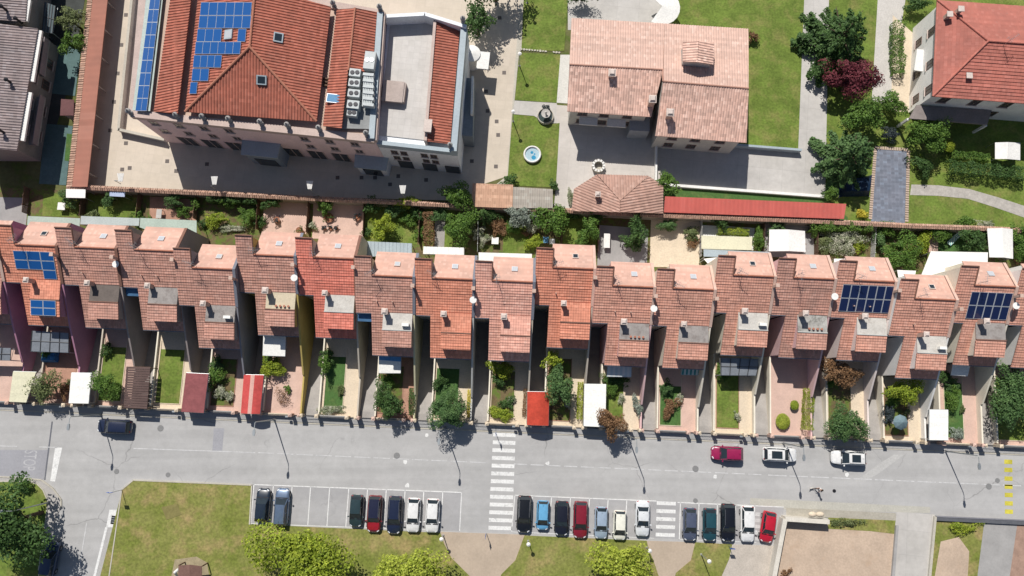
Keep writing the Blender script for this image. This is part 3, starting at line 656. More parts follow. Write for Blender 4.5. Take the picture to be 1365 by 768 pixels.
def house(i):
    wF, roof, wall, flat, path, label = HOUSE[i]
    rnd = random.Random(40+i)
    uS = U0+PITCH*i; l = uS-GAP; r = l+PITCH; wm = M['w_'+wall]; rm = ROOF[roof]
    Zs = lambda d: ZE+SL*d
    P = lambda u, d, z: X(u, wF+d, z)
    t = thing('terraced_house', label, 'house', P(uS+2, 6, 0), 'stepped row of terraced houses')
    ur = l+2.05; D1, DR, DH, DB = 4.95, 9.25, 11.33, 12.55; NS = .65; ZR = Zs(DR); Zn = lambda d: ZR-NS*(d-DR)
    # walls ----------------------------------------------------------
    wb = MB(); rr = r-.2
    th = .1
    def wl(a, b):  # vertical wall through (u,d) pairs with top heights
        (u0, d0, t0), (u1, d1, t1) = a, b
        wb.poly([P(u0, d0, -2.6), P(u1, d1, -2.6), P(u1, d1, t1), P(u0, d0, t0)])
    wl((uS+.02, D1, Zs(D1)-th), (uS+.02, .3, Zs(.3)-th)); wl((uS+.02, .3, Zs(.3)-th), (rr, .3, Zs(.3)-th)); wl((l+.02, D1+.12, Zs(D1)-th), (uS+.02, D1+.12, Zs(D1)-th))
    bk = Zn(DB-.25)-.1
    wb.poly([P(l+.02, D1+.12, -2.6), P(l+.02, D1+.12, Zs(D1)-.1), P(l+.02, DH-.1, Zs(DH)-.1), P(l+.02, DH-.1, -.5)])
    wb.poly([P(l+.02, DH-.1, -.5), P(l+.02, DH-.1, Zs(DH)-.1), P(ur-.02, DH-.1, Zs(DH)-.1), P(ur-.02, DH-.1, -.5)])
    wb.poly([P(ur-.02, DB-.25, -.5), P(ur-.02, DB-.25, bk), P(rr, DB-.25, bk), P(rr, DB-.25, -.5)])
    wb.poly([P(ur-.03, DR-.1, ZR-.4), P(ur-.03, DR-.1, ZR-.1), P(ur-.03, DH-.1, Zs(DH)-.1), P(ur-.03, DH-.1, Zn(DH)-.3)]); wb.poly([P(ur-.02, DH-.1, -.5), P(ur-.02, DH-.1, Zn(DH-.1)-.05), P(ur-.02, DB-.25, bk), P(ur-.02, DB-.25, -.5)])
    wo = wb.build('wall', wm, t)
    # party and fin wall on the right boundary
    pb = MB()
    top = [(-4.7, 1.35), (-.2, Zs(0)-.05), (D1, Zs(D1)+.14), (DR, ZR+.16), (DB, Zn(DB)+.14)]
    pts = [P(r-.2, -wF+1.3, -2.7), P(r-.2, DB, -2.7)]+[P(r-.2, d, z) for d, z in top[::-1]]+[P(r-.2, -4.75, 1.05), P(r-.2, -wF+1.3, 1.05)]
    pb.profile(pts, EU*.2); pb.build('party_wall', wm, t)
    cb = MB()
    for (d0, z0), (d1, z1) in zip(top[2:], top[3:]):
        cb.hexa([P(r-.27, d0, z0-.04), P(r+.07, d0, z0-.04), P(r+.07, d1, z1-.04), P(r-.27, d1, z1-.04)], [P(r-.27, d0, z0+.05), P(r+.07, d0, z0+.05), P(r+.07, d1, z1+.05), P(r-.27, d1, z1+.05)])
    cb.build('parapet_flashing', FASC if i in (3, 4, 6, 7, 8) else (FASC2 if i in (0, 1, 2, 5) else M['pinkpave']), t)
    # roof -----------------------------------------------------------
    rb = MB()
    rb.courses([P(l, D1, Zs(D1)), P(ur, D1, Zs(D1)), P(ur, DH, Zs(DH)), P(l, DH, Zs(DH))])
    rb.courses([P(ur+.001, D1, Zs(D1)), P(r-.27, D1, Zs(D1)), P(r-.27, DR, Zs(DR)), P(ur+.001, DR, Zs(DR))])
    rb.courses([P(uS-.12, 0, Zs(0)), P(r-.2, 0, Zs(0)), P(r-.2, D1-.002, Zs(D1)), P(uS-.12, D1-.002, Zs(D1))])
    ro = rb.build('roof', rm, t)
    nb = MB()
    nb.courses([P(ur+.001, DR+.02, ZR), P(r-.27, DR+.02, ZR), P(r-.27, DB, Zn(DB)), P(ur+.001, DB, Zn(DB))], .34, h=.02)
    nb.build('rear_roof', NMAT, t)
    kb = MB(); kb.tube([P(ur, DR, ZR+.05), P(r-.25, DR, ZR+.05)], .11, 8)
    kb.build('ridge', RIDGE, ro)
    kb = MB(); kb.tube([P(l, DH, Zs(DH)+.06), P(ur, DH, Zs(DH)+.06)], .09, 6); kb.tube([P(ur, DH, Zs(DH)+.06), P(ur, DR, ZR+.1)], .09, 6); kb.build('verge_tiles', FASC2, ro)
    gb = MB(); gb.tube([P(uS-.12, -.06, ZE-.06), P(r-.2, -.06, ZE-.06)], .07, 6); gb.build('gutter', FASC, t); gb = MB(); gb.tube([P(l, D1-.06, Zs(D1)-.08), P(uS-.12, D1-.06, Zs(D1)-.08)], .07, 6); gb.build('gutter', FASC, t)
    # dormer ---------------------------------------------------------
    a, b = uS+1.36, r-.32; d0, dm, d1 = .97, 2.94, D1
    zf = Zs(D1)+.06
    db = MB()
    for uu in (a, b):
        db.poly([P(uu, d0+.15, Zs(d0)-.1), P(uu, d1+.2, Zs(d1)), P(uu, d1+.0, zf-.02), P(uu, dm, zf-.06), P(uu, d0+.15, zf-.52)])
    db.poly([P(a, d0+.15, Zs(d0)-.1), P(b, d0+.15, Zs(d0)-.1), P(b, d0+.15, zf-.52), P(a, d0+.15, zf-.52)])
    dm_o = db.build('dormer', wm, t)
    sb = MB(); sb.courses([P(a-.08, d0, zf-.5), P(b+.05, d0, zf-.5), P(b+.05, dm, zf+.0), P(a-.08, dm, zf+.0)], h=.06); sb.build('dormer_roof', rm, dm_o)
    if flat == 'tile':
        fb = MB(); fb.courses([P(a-.04, dm+.02, zf+.02), P(b+.03, dm+.02, zf+.02), P(b+.03, d1+.4, zf+.24), P(a-.04, d1+.4, zf+.24)], .34, h=.02); fb.build('dormer_top', rm, dm_o)
        eb = MB(); eb.hexa([P(a-.1, dm-.06, zf-.02), P(b+.06, dm-.06, zf-.02), P(b+.06, dm+.08, zf-.02), P(a-.1, dm+.08, zf-.02)], [P(a-.1, dm-.06, zf+.1), P(b+.06, dm-.06, zf+.1), P(b+.06, dm+.08, zf+.1), P(a-.1, dm+.08, zf+.1)]); eb.build('terrace_edge', FASC2, dm_o)
    else:
        fb = MB(); fb.slab([P(a-.03, dm+.02, zf), P(b+.03, dm+.02, zf), P(b+.03, d1+.1, zf+.02), P(a-.03, d1+.1, zf+.02)], .12); fb.build('dormer_terrace', FLAT[flat], dm_o)
        if i % 3 == 0:
            kb = MB(); kb.obox(P(b-.7, dm+.7, 0), .85, .35, zf+.01, zf+.62, SANG); kb.build('air_conditioner', M['offwhite'], dm_o)
        if i in (4, 10, 13):
            for kk in range(4): kb = MB(); kb.lathe(P(a+1.3+kk*.5, dm+.45, zf), [(.1, 0), (.15, .24), (.12, .26)], 8); kb.build('flower_pot', RIDGE, dm_o)
        eb = MB(); eb.hexa([P(a-.06, dm-.02, zf-.05), P(b+.06, dm-.02, zf-.05), P(b+.06, dm+.1, zf-.05), P(a-.06, dm+.1, zf-.05)], [P(a-.06, dm-.02, zf+.1), P(b+.06, dm-.02, zf+.1), P(b+.06, dm+.1, zf+.1), P(a-.06, dm+.1, zf+.1)])
        eb.build('terrace_edge', FASC2 if flat in ('dark', 'grey', 'cream') else M['w_greywhite'], dm_o)
    out = -EN
    windows(dm_o, [(P(a+1.2, d0+.15, Zs(d0)+.75), EU, out)], 1.0, .8)
    # chimney, vent, antenna, skylight -------------------------------
    chimney(t, uS+1.62+rnd.uniform(-.08, .12), wF+D1+.12, Zs(D1)-.3, rnd.uniform(7.7, 8.2), rnd.uniform(.46, .6))
    if i % 3 == 1:
        dp = X(r-.1, wF+rnd.uniform(6.4, 7.4), Zs(7)+.3); kb = MB(); kb.tube([dp-V((0, 0, .6)), dp+V((0, 0, .5))], .025, 5); kb.lathe(dp+V((0, .1, .45)), [(.06, 0), (.3, .06), (.42, .16)], 14); kb.build('satellite_dish', M['white'], t)
    if i % 4 == 2 or i in (1, 9, 15):
        for kk in range(2 if i % 4 == 2 else 1): q_ = P(l+2.6+kk*1.9, 6.3, Zs(6.3)); kb = MB(); kb.tube([q_-V((0, 0, .1)), q_+V((0, 0, .45))], .07, 6); kb.build('vent_pipe', M['chim'], t)
    if rnd.random() < .9:
        vb = MB(); q = X(r-.1, wF+8.1); vb.obox(q, .28, .28, 7.6, 9.5, SANG); vb.obox(q, .44, .44, 9.53, 9.62, SANG); vb.build('vent', M['chim'], t)
    antenna(t, X(ur+.25+rnd.uniform(-.1, .3), wF+DR+.25), 8.2, rnd.uniform(2.0, 2.7), rnd.uniform(0, 6.28))
    q0 = .35; ang = Zn
    us, ds = l+4.75+rnd.uniform(-.1, .1), 10.85
    n = V((0, 0, 1))+EN*NS; n.normalize(); vd = (EN-V((0, 0, NS))).normalized(); o = P(us, ds, ang(ds))
    kb = MB(); q = [o-EU*.36-vd*.36, o+EU*.36-vd*.36, o+EU*.36+vd*.36, o-EU*.36+vd*.36]; kb.hexa([p-n*.1 for p in q], [p+n*.16 for p in q]); k = kb.build('skylight', M['alu'] if i % 3 else M['chimcap'], t)
    gb = MB(); gb.poly([p+n*.165+(o-p)*.24 for p in q]); gb.build('pane', M['glass'] if i in (0, 9, 12, 15) else glass('bright_pane', (.45, .47, .5), .2), k)
    # windows and doors on the faces
    windows(wo, [(P(uS+3.9, .3, 2.6), EU, out)], 1.5, 1.4); windows(wo, [(P(l+3.6, DB-.25, 2.0), -EU, EN), (P(l+5.6, DB-.25, 4.3), -EU, EN)], 1.3, 1.4)
    dbm = MB(); c = P(uS+1.3, .27, 0); dbm.hexa([c+EU*x*.5+out*y for x, y in ((-1, .05), (1, .05), (1, 0), (-1, 0))], [c+EU*x*.5+out*y+V((0, 0, 2.2)) for x, y in ((-1, .05), (1, .05), (1, 0), (-1, 0))])
    dd = dbm.build('front_door', M['wood'], wo); hb = MB(); hb.tube([c+EU*.35+out*.09+V((0, 0, 1.0)), c+EU*.35+out*.09+V((0, 0, 1.25))], .02, 5); hb.build('handle', M['galv'], dd)
    gm = MB(); c = P(l+.98, D1+.09, -2.2); gm.hexa([c+EU*x*.85+out*y for x, y in ((-1, .05), (1, .05), (1, 0), (-1, 0))], [c+EU*x*.85+out*y+V((0, 0, 2.2)) for x, y in ((-1, .05), (1, .05), (1, 0), (-1, 0))]); gm.build('garage_door', M['galv'], wo)
    # solar arrays
    nS = (V((0, 0, 1))-EN*SL).normalized(); vS = (EN+V((0, 0, SL))).normalized()
    if i == 0:
        solar(t, P(l+1.7, 5.5, Zs(5.5)), EU, vS, nS, 3, 3, 1.62, 1.16, M['solar'], skip=((0, 0), (1, 0)))
        v2 = (EN*(dm-d0)+V((0, 0, .5))).normalized(); n2 = (V((0, 0, 1))*(dm-d0)-EN*.5).normalized()
        solar(t, P(a+.1, d0+.1, zf-.47), EU, v2, n2, 2, 2, 1.55, .95, M['solar'], z=.15)
    if i == 14: solar(t, P(l+.9, 5.7, Zs(5.7)), EU, vS, nS, 6, 2, 1.03, 1.72, M['solar_dark'])
    if i == 16: solar(t, P(l+1.9, 5.5, Zs(5.5)), EU, vS, nS, 5, 2, .99, 1.72, M['solar_dark'])
    if i in (2, 6):
        ab = MB(); ab.slab([P(l+.1, D1-1.0, 5.7), P(uS-.15, D1-1.0, 5.7), P(uS-.15, D1+.05, 6.0), P(l+.1, D1+.05, 6.0)], .05); ab.build('canopy', mk('blue_glazing', (.09, .2, .36), .2, .8, .25), t)
    # plot: retaining blocks, ramp, garden ----------------------------
    gz = .2
    sb = MB(); sb.ubox(uS, r-.2, 1.16, wF+.29, -3, gz); gname = struct('plot', sb, M[path] if path != 'pinkpave' else M['pinkpave'])
    sb = MB()
    prof = [(1.1, .02), (2.0, .0), (wF+1.6, -2.2), (wF+D1+.3, -2.2)]
    for (w0, z0), (w1, z1) in zip(prof, prof[1:]): sb.poly([X(l, w0, z0), X(uS, w0, z0), X(uS, w1, z1), X(l, w1, z1)])
    struct('ramp', sb, M['ramp'])
    rb = MB(); rb.ubox(uS-.02, uS+.16, 1.5, wF+.25, -2.5, gz+.42); rb.build('ramp_kerb_wall', M['w_cream'] if i > 1 else M['w_beige'], t)
    return uS, l, r, wF
HP = {i: house(i) for i in range(-1, 18)}

# ================================================================ FRONT PLOTS: walls, gates, lawns, carports
RAIL = plain('rail_metal', (.07, .07, .075), .5, .5)
WCOL = {-1: 'pinkpave', 0: 'cream', 1: 'cream', 2: 'cream', 3: 'pinkpave', 4: 'pinkpave', 5: 'cream', 6: 'pinkpave', 7: 'cream', 8: 'cream', 9: 'cream', 10: 'cream', 11: 'pinkpave', 12: 'cream', 13: 'pinkpave', 14: 'cream', 15: 'cream', 16: 'pinkpave', 17: 'cream'}
LAWN = {1: 'lawn', 2: 'lawn', 3: 'soil', 5: 'turf', 6: 'soil', 7: 'turf', 8: 'soil', 9: 'soil', 10: 'lawn', 11: 'turf', 12: 'lawn', 14: 'soil', 15: 'soil', 16: 'turf', 17: 'lawn', 0: 'brickpave', 4: None, 13: None, -1: None}
WIDE = {5: (.55, 2.95), 2: (.5, 3.6), 1: (.35, 3.2), 12: (.5, 3.3), 11: (.45, 3.1), 10: (.3, 2.9), 16: (.9, 3.2), 9: (.4, 3.3), 17: (.4, 4.2), 0: (.3, 4.2)}
FW = .68
for i, (uS, l, r, wF) in HP.items():
    wc = M[WCOL[i]]; nick = NICK[i]
    if LAWN[i]:
        a, b = WIDE.get(i, (.4, 3.3)); mb = MB()
        mb.ubox(uS+a, uS+b, 1.95, wF-2.2 if i in (1, 2, 5, 11, 16) else wF-1.2, .1, .225); struct('garden_bed', mb, M[LAWN[i]])
        kb = MB(); kb.ubox(uS+a-.08, uS+a, 1.87, wF-1.1, .1, .29); kb.ubox(uS+b, uS+b+.08, 1.87, wF-1.1, .1, .27); kb.ubox(uS+a, uS+b, 1.87, 1.95, .1, .28); struct('garden_edging', kb, M['cream'] if i % 3 else M['brickpave'])
    t = thing('front_wall', 'low front wall with railing and gates before '+nick, 'garden wall', X(uS+2, .5+FW), 'front walls along the street')
    mb = MB(); g0, g1 = r-1.35, r-.45; mb.ubox(uS+.22, g0-.2, .4+FW, .62+FW, 0, .62); mb.build('wall', wc, t)
    mb = MB(); mb.ubox(uS+.2, g0-.18, .36+FW, .66+FW, .62, .69); mb.build('coping', M['conc2'] if i % 2 else M['cream'], t)
    mb = MB()
    for z in (.8, 1.25): mb.ubox(uS+.2, g0-.2, .49+FW, .53+FW, z, z+.035)
    n = int((g0-uS-.4)/.16)
    for k in range(n): mb.ubox(uS+.25+k*.16, uS+.27+k*.16, .5+FW, .52+FW, .69, 1.28)
    mb.build('railing', RAIL, t)
    for uu in (l+.02, uS, g0, g1+.25):
        pb = MB(); c = X(uu, .52+FW); pb.obox(c, .36, .36, 0, 1.38, SANG); pb.obox(c, .46, .46, 1.38, 1.45, SANG); pb.obox(c, .4, .4, 1.45, 1.56, SANG, .2, .2); pb.build('pillar', wc, t)
    gb = MB()
    for z in (.12, .6, 1.15): gb.ubox(l+.25, uS-.22, .49+FW, .53+FW, z, z+.05)
    for k in range(13): gb.ubox(l+.27+k*.118, l+.295+k*.118, .5+FW, .52+FW, .13, 1.18)
    gb.build('driveway_gate', RAIL, t)
    gb = MB()
    for z in (.12, 1.15): gb.ubox(g0+.2, g1+.05, .49+FW, .53+FW, z, z+.05)
    for k in range(5): gb.ubox(g0+.24+k*.135, g0+.265+k*.135, .5+FW, .52+FW, .13, 1.18)
    gb.build('garden_gate', RAIL, t)
    if i % 2 == 0:
        lb = MB(); c = X(g0-.45, .3+FW); lb.obox(c, .36, .2, .85, 1.2, SANG); lb.build('letterbox', M['galv'], t)

def carport(label, px, mat, name='carport', z=2.25, style='flat', mat2=None, cat='carport'):
    Q = [G(x, y, z) for x, y in px]; c = sum(Q, V((0, 0, 0)))/4; t = thing(name, label, cat, (c.x, c.y, 0))
    mb = MB(); a, b, c2, d = Q
    if style == 'barrel' or style == 'stripe':
        n = 10
        for k in range(n):
            s0, s1 = k/n, (k+1)/n; h = lambda s: math.sin(math.pi*s)*.38
            p = [a+(b-a)*s0, a+(b-a)*s1, d+(c2-d)*s1, d+(c2-d)*s0]; p = [p[0]+V((0, 0, h(s0))), p[1]+V((0, 0, h(s1))), p[2]+V((0, 0, h(s1))), p[3]+V((0, 0, h(s0)))]
            if style == 'stripe' and k in (4, 5): continue
            if newell(p).z < 0: p = p[::-1]
            mb.slab(p, .05)
        if style == 'stripe':
            m2 = MB()
            for k in (4, 5):
                s0, s1 = k/n, (k+1)/n; h = lambda s: math.sin(math.pi*s)*.38
                p = [a+(b-a)*s0, a+(b-a)*s1, d+(c2-d)*s1, d+(c2-d)*s0]; p = [p[0]+V((0, 0, h(s0))), p[1]+V((0, 0, h(s1))), p[2]+V((0, 0, h(s1))), p[3]+V((0, 0, h(s0)))]
                m2.slab(p if newell(p).z > 0 else p[::-1], .05)
            m2.build('pale_stripe', mat2, t)
    elif style == 'slats':
        n = 17; dn = d-a; dm = c2-b
        for k in range(n):
            s0, s1 = k/n, (k+.86)/n; dz = V((0, 0, .05*(k % 2)))
            mb.slab([a+dn*s0+dz, d*s1+a*(1-s1)+dz, c2*s1+b*(1-s1)+dz, b+dm*s0+dz], .05)
        mb.hexa([p-V((0, 0, .12)) for p in (a, d, d+(c2-d)*.06, a+(b-a)*.06)], [p-V((0, 0, .05)) for p in (a, d, d+(c2-d)*.06, a+(b-a)*.06)])
    elif style == 'fabric':
        n = 7
        for k in range(n):
            s0, s1 = k/n, (k+1)/n; h = lambda s: .02*abs(math.sin(math.pi*3.5*s))
            p = [a+(d-a)*s0+V((0, 0, h(s0))), a+(d-a)*s1+V((0, 0, h(s1))), b+(c2-b)*s1+V((0, 0, h(s1))), b+(c2-b)*s0+V((0, 0, h(s0)))]
            mb.slab(p if newell(p).z > 0 else p[::-1], .04)
    else:
        mb.slab(Q, .07)
    mb.build('canopy', mat, t)
    rb = MB()
    for p, q in ((a, b), (d, c2), (a, d), (b, c2)): rb.tube([p-V((0, 0, .12)), q-V((0, 0, .12))], .045, 5)
    rb.build('frame', M['galv'] if style != 'slats' else M['wood'], t)
    ctr = (a+b+c2+d)/4
    for p in Q:
        q = p+(ctr-p)*.04; w = UW(q)
        zb = 0.0 if w[1] < 1.5 else -max(0, (w[1]-1.3)*.16)-.02
        pb = MB(); pb.tube([V((q.x, q.y, zb)), V((q.x, q.y, z-.1))], .05, 6); pb.build('post', M['galv'] if style != 'slats' else M['wood'], t)
    return t
M['brownslat'] = mk('brown_slats', lit(112, 92, 88), .12, 1.2)
M['redport'] = mk('dull_red_canvas', lit(164, 98, 100), .14, .9, .85, 4, .1); M['redbright'] = mk('bright_red_canvas', lit(228, 96, 92), .14, .9, .85, 4, .1); M['redpale'] = mk('faded_red_canvas', lit(240, 190, 178), .06, .8)
M['orangeport'] = mk('orange_canvas', lit(222, 86, 66), .16, .9, .85, 4, .1)
M['creamport'] = mk('cream_canvas', lit(242, 238, 208), .05, .7)
carport('cream canvas carport at the far left end of the street', [(17.5, 495), (48, 496), (35, 536.5), (12, 535.5)], M['creamport'], style='fabric')
carport('plain white canvas carport left of brown slatted carport', [(95, 497), (122, 497.5), (118, 538), (91.5, 537.5)], M['offwhite'], style='fabric')
carport('brown slatted timber carport over a driveway ramp', [(168.5, 489), (200.5, 489.5), (196, 545.5), (165, 544)], M['brownslat'], style='slats')
carport('dull dark red carport right of the rectangular lawn', [(248, 497), (278, 498.5), (271.5, 550.5), (241.5, 549)], M['redport'], style='fabric')
carport('bright red barrel carport with pale central stripe', [(325, 499.5), (351.5, 500), (346.5, 552), (321, 551)], M['redbright'], style='stripe', mat2=M['redpale'])
carport('orange red barrel carport beside the zebra crossing', [(703, 522), (732, 522.5), (731.2, 567.5), (702.5, 566.5)], M['orangeport'], style='barrel')
carport('long white folded carport beside the rust-leaved tree', [(779, 512), (808, 512.5), (807, 569.5), (778, 568)], M['offwhite'], style='fabric')
carport('white canvas carport near the yellow crossing stripes', [(1239, 546), (1264, 546.3), (1264, 587), (1238.7, 586.6)], M['offwhite'], style='fabric')
M['tealstripe'] = stripemat('teal_stripes', lit(70, 150, 150), lit(214, 226, 222), .5); M['bluestripe'] = stripemat('blue_stripes', lit(214, 226, 230), lit(240, 240, 238), .6)
M['glassroof'] = mk('glazed_roof', lit(150, 156, 164), .1, .8, .25, spec=.5)
def awning(label, px, mat, z=2.6, name='awning'):
    Q = [G(x, y, z+(.35 if k < 2 else 0)) for k, (x, y) in enumerate(px)]; c = sum(Q, V((0, 0, 0)))/4; t = thing(name, label, name, (c.x, c.y, .2))
    mb = MB(); mb.slab(Q, .04); mb.build('canopy', mat, t)
    fb = MB(); fb.tube([Q[2]-V((0, 0, .06)), Q[3]-V((0, 0, .06))], .05, 5)
    for k in (0, 1): fb.tube([Q[k]-V((0, 0, .5)), Q[3-k]-V((0, 0, .08))], .03, 5)
    fb.build('arm', M['galv'], t)
    if name == 'pergola':
        for p in Q[2:]: pb = MB(); pb.tube([V((p.x, p.y, .15)), V((p.x, p.y, z-.05))], .06, 6); pb.build('post', M['galv'], t)
        rb = MB()
        for k in range(5): rb.tube([Q[0]+(Q[1]-Q[0])*k/4+V((0, 0, .05)), Q[3]+(Q[2]-Q[3])*k/4+V((0, 0, .05))], .045, 5)
        rb.tube([(Q[0]+Q[3])/2+V((0, 0, .06)), (Q[1]+Q[2])/2+V((0, 0, .06))], .04, 5)
        rb.build('glazing_bar', RAIL, t)
    return t
awning('square white awning of the ochre walled house', [(351, 447), (381, 447.5), (380, 475), (350, 474)], M['offwhite'])
t = awning('white awning with blue end before the bushy tree', [(505, 473.5), (534.5, 473.5), (534, 497.5), (505, 497.5)], M['offwhite'])
mb = MB(); k0, k1, k2, k3 = [G(x, y, 2.6+(.35 if k < 2 else 0)) for k, (x, y) in enumerate([(505, 473.5), (534.5, 473.5), (534, 497.5), (505, 497.5)])]
mb.slab([p+V((0, 0, .03)) for p in (k0, k1, k1+(k2-k1)*.36, k0+(k3-k0)*.26)], .02); mb.build('blue_panel', mk('blue_awning_cloth', (.12, .32, .6), .08, 1), t)
awning('pale blue striped awning beside white folded carport', [(810, 488), (842, 488.5), (841.5, 502.5), (809, 502)], M['bluestripe'])
awning('small teal striped awning above a shaded lawn', [(909, 491), (932, 491.5), (931, 500), (908, 499.5)], M['tealstripe'])
awning('small off-white awning between fin walls at right', [(1270, 486), (1293.5, 487), (1290, 501.5), (1267.5, 500)], M['offwhite'])
awning('glazed grey pergola roof under the purple solar house', [(43, 441), (92, 444), (91.5, 470), (41, 468)], M['glassroof'], 2.7, 'pergola')
awning('glazed grey pergola roof cropped by left edge', [(-34, 463), (15, 464), (14, 480.5), (-36, 479.5)], M['glassroof'], 2.7, 'pergola')
awning('grey-blue veranda roof above twin fin walls', [(961, 477), (1013, 478.5), (1008, 500.5), (961, 500)], M['glassroof'], 2.7, 'pergola')

# ---- front garden planting
tree('olive_tree', 'loose olive-green tree between two pale carports', 60, 516, 20, 21, 3.6, 'olive', .16, dens=.75)
shrub('shrub', 'grey-green shrub right of the first cream carport', 88, 523, 9, 12, 1.5, 'rust', .12, dens=.6)
tree('garden_tree', 'small green tree left of brown slatted carport', 139, 515, 21, 17, 3.4, 'green', .15)
shrub('shrub', 'dark green shrub right of dull red carport', 288, 505, 12, 16, 1.8, 'green', .14)
shrub('flowering_shrub', 'white flowering shrub at the foot of red carport gardens', 297, 523, 12, 9, 1.1, 'flower', .11)
shrub('shrub', 'round yellow-green bush below the square white awning', 364, 489, 17, 15, 2.0, 'yellow', .14)
shrub('bare_shrub', 'thin sparse shrub on pink paving beside striped carport', 377, 528, 11, 12, 1.4, 'rust', .09, dens=.18)
shrub('cypress_shrub', 'narrow upright green shrub left of artificial lawn', 433, 488, 8, 15, 2.6, 'green', .14)
shrub('flowering_shrub', 'white flowering bed at the end of artificial lawn', 441, 547, 19, 6, .8, 'flower', .1)
tree('garden_tree', 'dense dark tree below the blue ended awning', 519, 532, 18, 25, 3.8, 'dark', .17)
shrub('flowering_shrub', 'pale blossoming climber left of the dense dark tree', 505, 520, 6, 14, 1.6, 'flower', .11)
hedge('narrow dark hedge right of the dense dark tree', [(549.5, 518), (548.5, 553)], .65, 1.3, 'dark')
tree('ornamental_tree', 'round fine-leaved tree casting shadow onto the road', 597, 543, 24, 25, 4.6, 'bluegreen', .15, dens=1.5)
hedge('yellow leafed strip hedge right of the round tree', [(626, 520), (625, 556)], .4, .9, 'gold', .1)
shrub('shrub', 'spreading yellow-green shrub behind the zebra crossing', 667, 494, 18, 12, 2.2, 'yellow', .14)
shrub('shrub', 'low dark shrub cluster beside the zebra crossing gate', 675, 536, 11, 8, 1.0, 'dark', .12)
shrub('shrub', 'low yellow-green shrub near the street by zebra crossing', 667, 553, 15, 10, 1.2, 'yellow', .12)
hedge('row of small reddish plants along orange carport', [(700.5, 518), (698.5, 555)], .35, .5, 'rust', .1, name='flower_bed')
tree('garden_tree', 'tall oval green tree right of orange carport', 746, 512, 17, 25, 4.4, 'bluegreen', .17, dens=1.3)
tree('garden_tree', 'pale yellow-green tree against an orange roofed house', 735, 479, 14, 11, 3.2, 'yellow', .15)
hedge('bright yellow-green strip hedge left of white folded carport', [(774, 510), (772.5, 558)], .6, .9, 'lime', .11)
shrub('shrub', 'dark leafy shrub under pale blue striped awning', 820, 508, 19, 9, 1.6, 'dark', .14)
tree('plum_tree', 'round rust-brown tree overhanging the kerb', 815.5, 567, 19, 20, 4.4, 'rust', .16, dens=1.2)
shrub('shrub', 'silvery shrub right of the rust-brown tree', 850, 541, 7, 15, 1.7, 'silver', .11)
shrub('shrub', 'brownish dry shrub on a shaded lawn', 897, 545, 13, 14, 1.3, 'rust', .12)
shrub('ball_shrub', 'larger clipped lime ball shrub near the street', 1044, 562, 9, 10, 1.5, 'lime', .09, dens=2.2, lobes=1)
shrub('ball_shrub', 'smaller clipped green ball shrub on pink paving', 1058.5, 540, 5.5, 6, 1.2, 'yellow', .08, dens=2.2, lobes=1)
hedge('straight clipped green hedge right of ball shrubs', [(1079, 519), (1076.5, 572)], 1.15, 1.1, 'yellow', .11)
tree('garden_tree', 'rust-orange leaved tree by a white fin wall', 1120, 497, 28, 18, 3.8, 'rust', .17)
tree('garden_tree', 'dense green tree beside the street near white car', 1129, 563, 27, 23, 4.2, 'bluegreen', .17, dens=1.2)
tree('garden_tree', 'yellow-green tree under house between dark solar arrays', 1203, 522, 25, 17, 3.6, 'yellow', .17)
shrub('shrub', 'dark shrub below the yellow-green tree', 1184, 548, 9, 16, 1.4, 'black', .13)
shrub('shrub', 'green leaning shrubs left of path by right carport', 1270, 530, 9, 18, 1.8, 'green', .14)
shrub('shrub', 'small round silvery shrub beside white canvas carport', 1275, 578, 9, 8, 1.2, 'silver', .11)
shrub('shrub', 'dark shrub below the small off-white awning', 1258, 500, 9, 10, 1.6, 'dark', .13)
tree('garden_tree', 'big dark-leaved tree at the right edge of the terrace', 1347, 528, 26, 38, 4.6, 'bluegreen', .2, dens=1.1)
shrub('climber', 'dark climber along driveway of the last house', 1323, 535, 4, 22, 1.3, 'dark', .12)
for k, (x, y, lab) in enumerate(((545, 495, ''),)): pass
# parasol and pool-side clutter in the front gardens
t = thing('parasol', 'folded blue-grey parasol beside the driveway at right', 'parasol', G(1190, 562)); c = G(1190, 562, .2)
mb = MB(); mb.lathe(c, [(.95, 1.9), (.7, 2.1), (.3, 2.35), (.02, 2.5)], 8); mb.build('canopy', mk('bluegrey_fabric', lit(128, 152, 160), .1, .8), t); mb = MB(); mb.tube([c, c+V((0, 0, 2.55))], .03, 6); mb.build('pole', M['galv'], t); mb = MB(); mb.lathe(c, [(.3, 0), (.3, .1), (.05, .14)], 12); mb.build('base', M['conc2'], t)
t = thing('covered_garden_table', 'garden table under a blue tarpaulin by olive tree', 'table', G(69, 476, .2)); c = G(69, 476, .2)
mb = MB()
RQ = random.Random(5)
nx, ny = 9, 7
gv = [[V((c.x-1.0+2.0*a/(nx-1), c.y-.7+1.4*b/(ny-1), .2+(.85 if 0 < a < nx-1 and 0 < b < ny-1 else .15)+RQ.uniform(-.08, .08))) for a in range(nx)] for b in range(ny)]
for b in range(ny-1):
    for a in range(nx-1): mb.poly([gv[b][a], gv[b][a+1], gv[b+1][a+1], gv[b+1][a]])
mb.build('tarpaulin', mk('blue_tarp', (.05, .2, .42), .1, 1, .5), t)
for sx in (-1, 1):
    for sy in (-1, 1): mb = MB(); mb.tube([c+V((sx*.8, sy*.5, 0)), c+V((sx*.8, sy*.5, .75))], .03, 5); mb.build('leg', M['galv'], t)

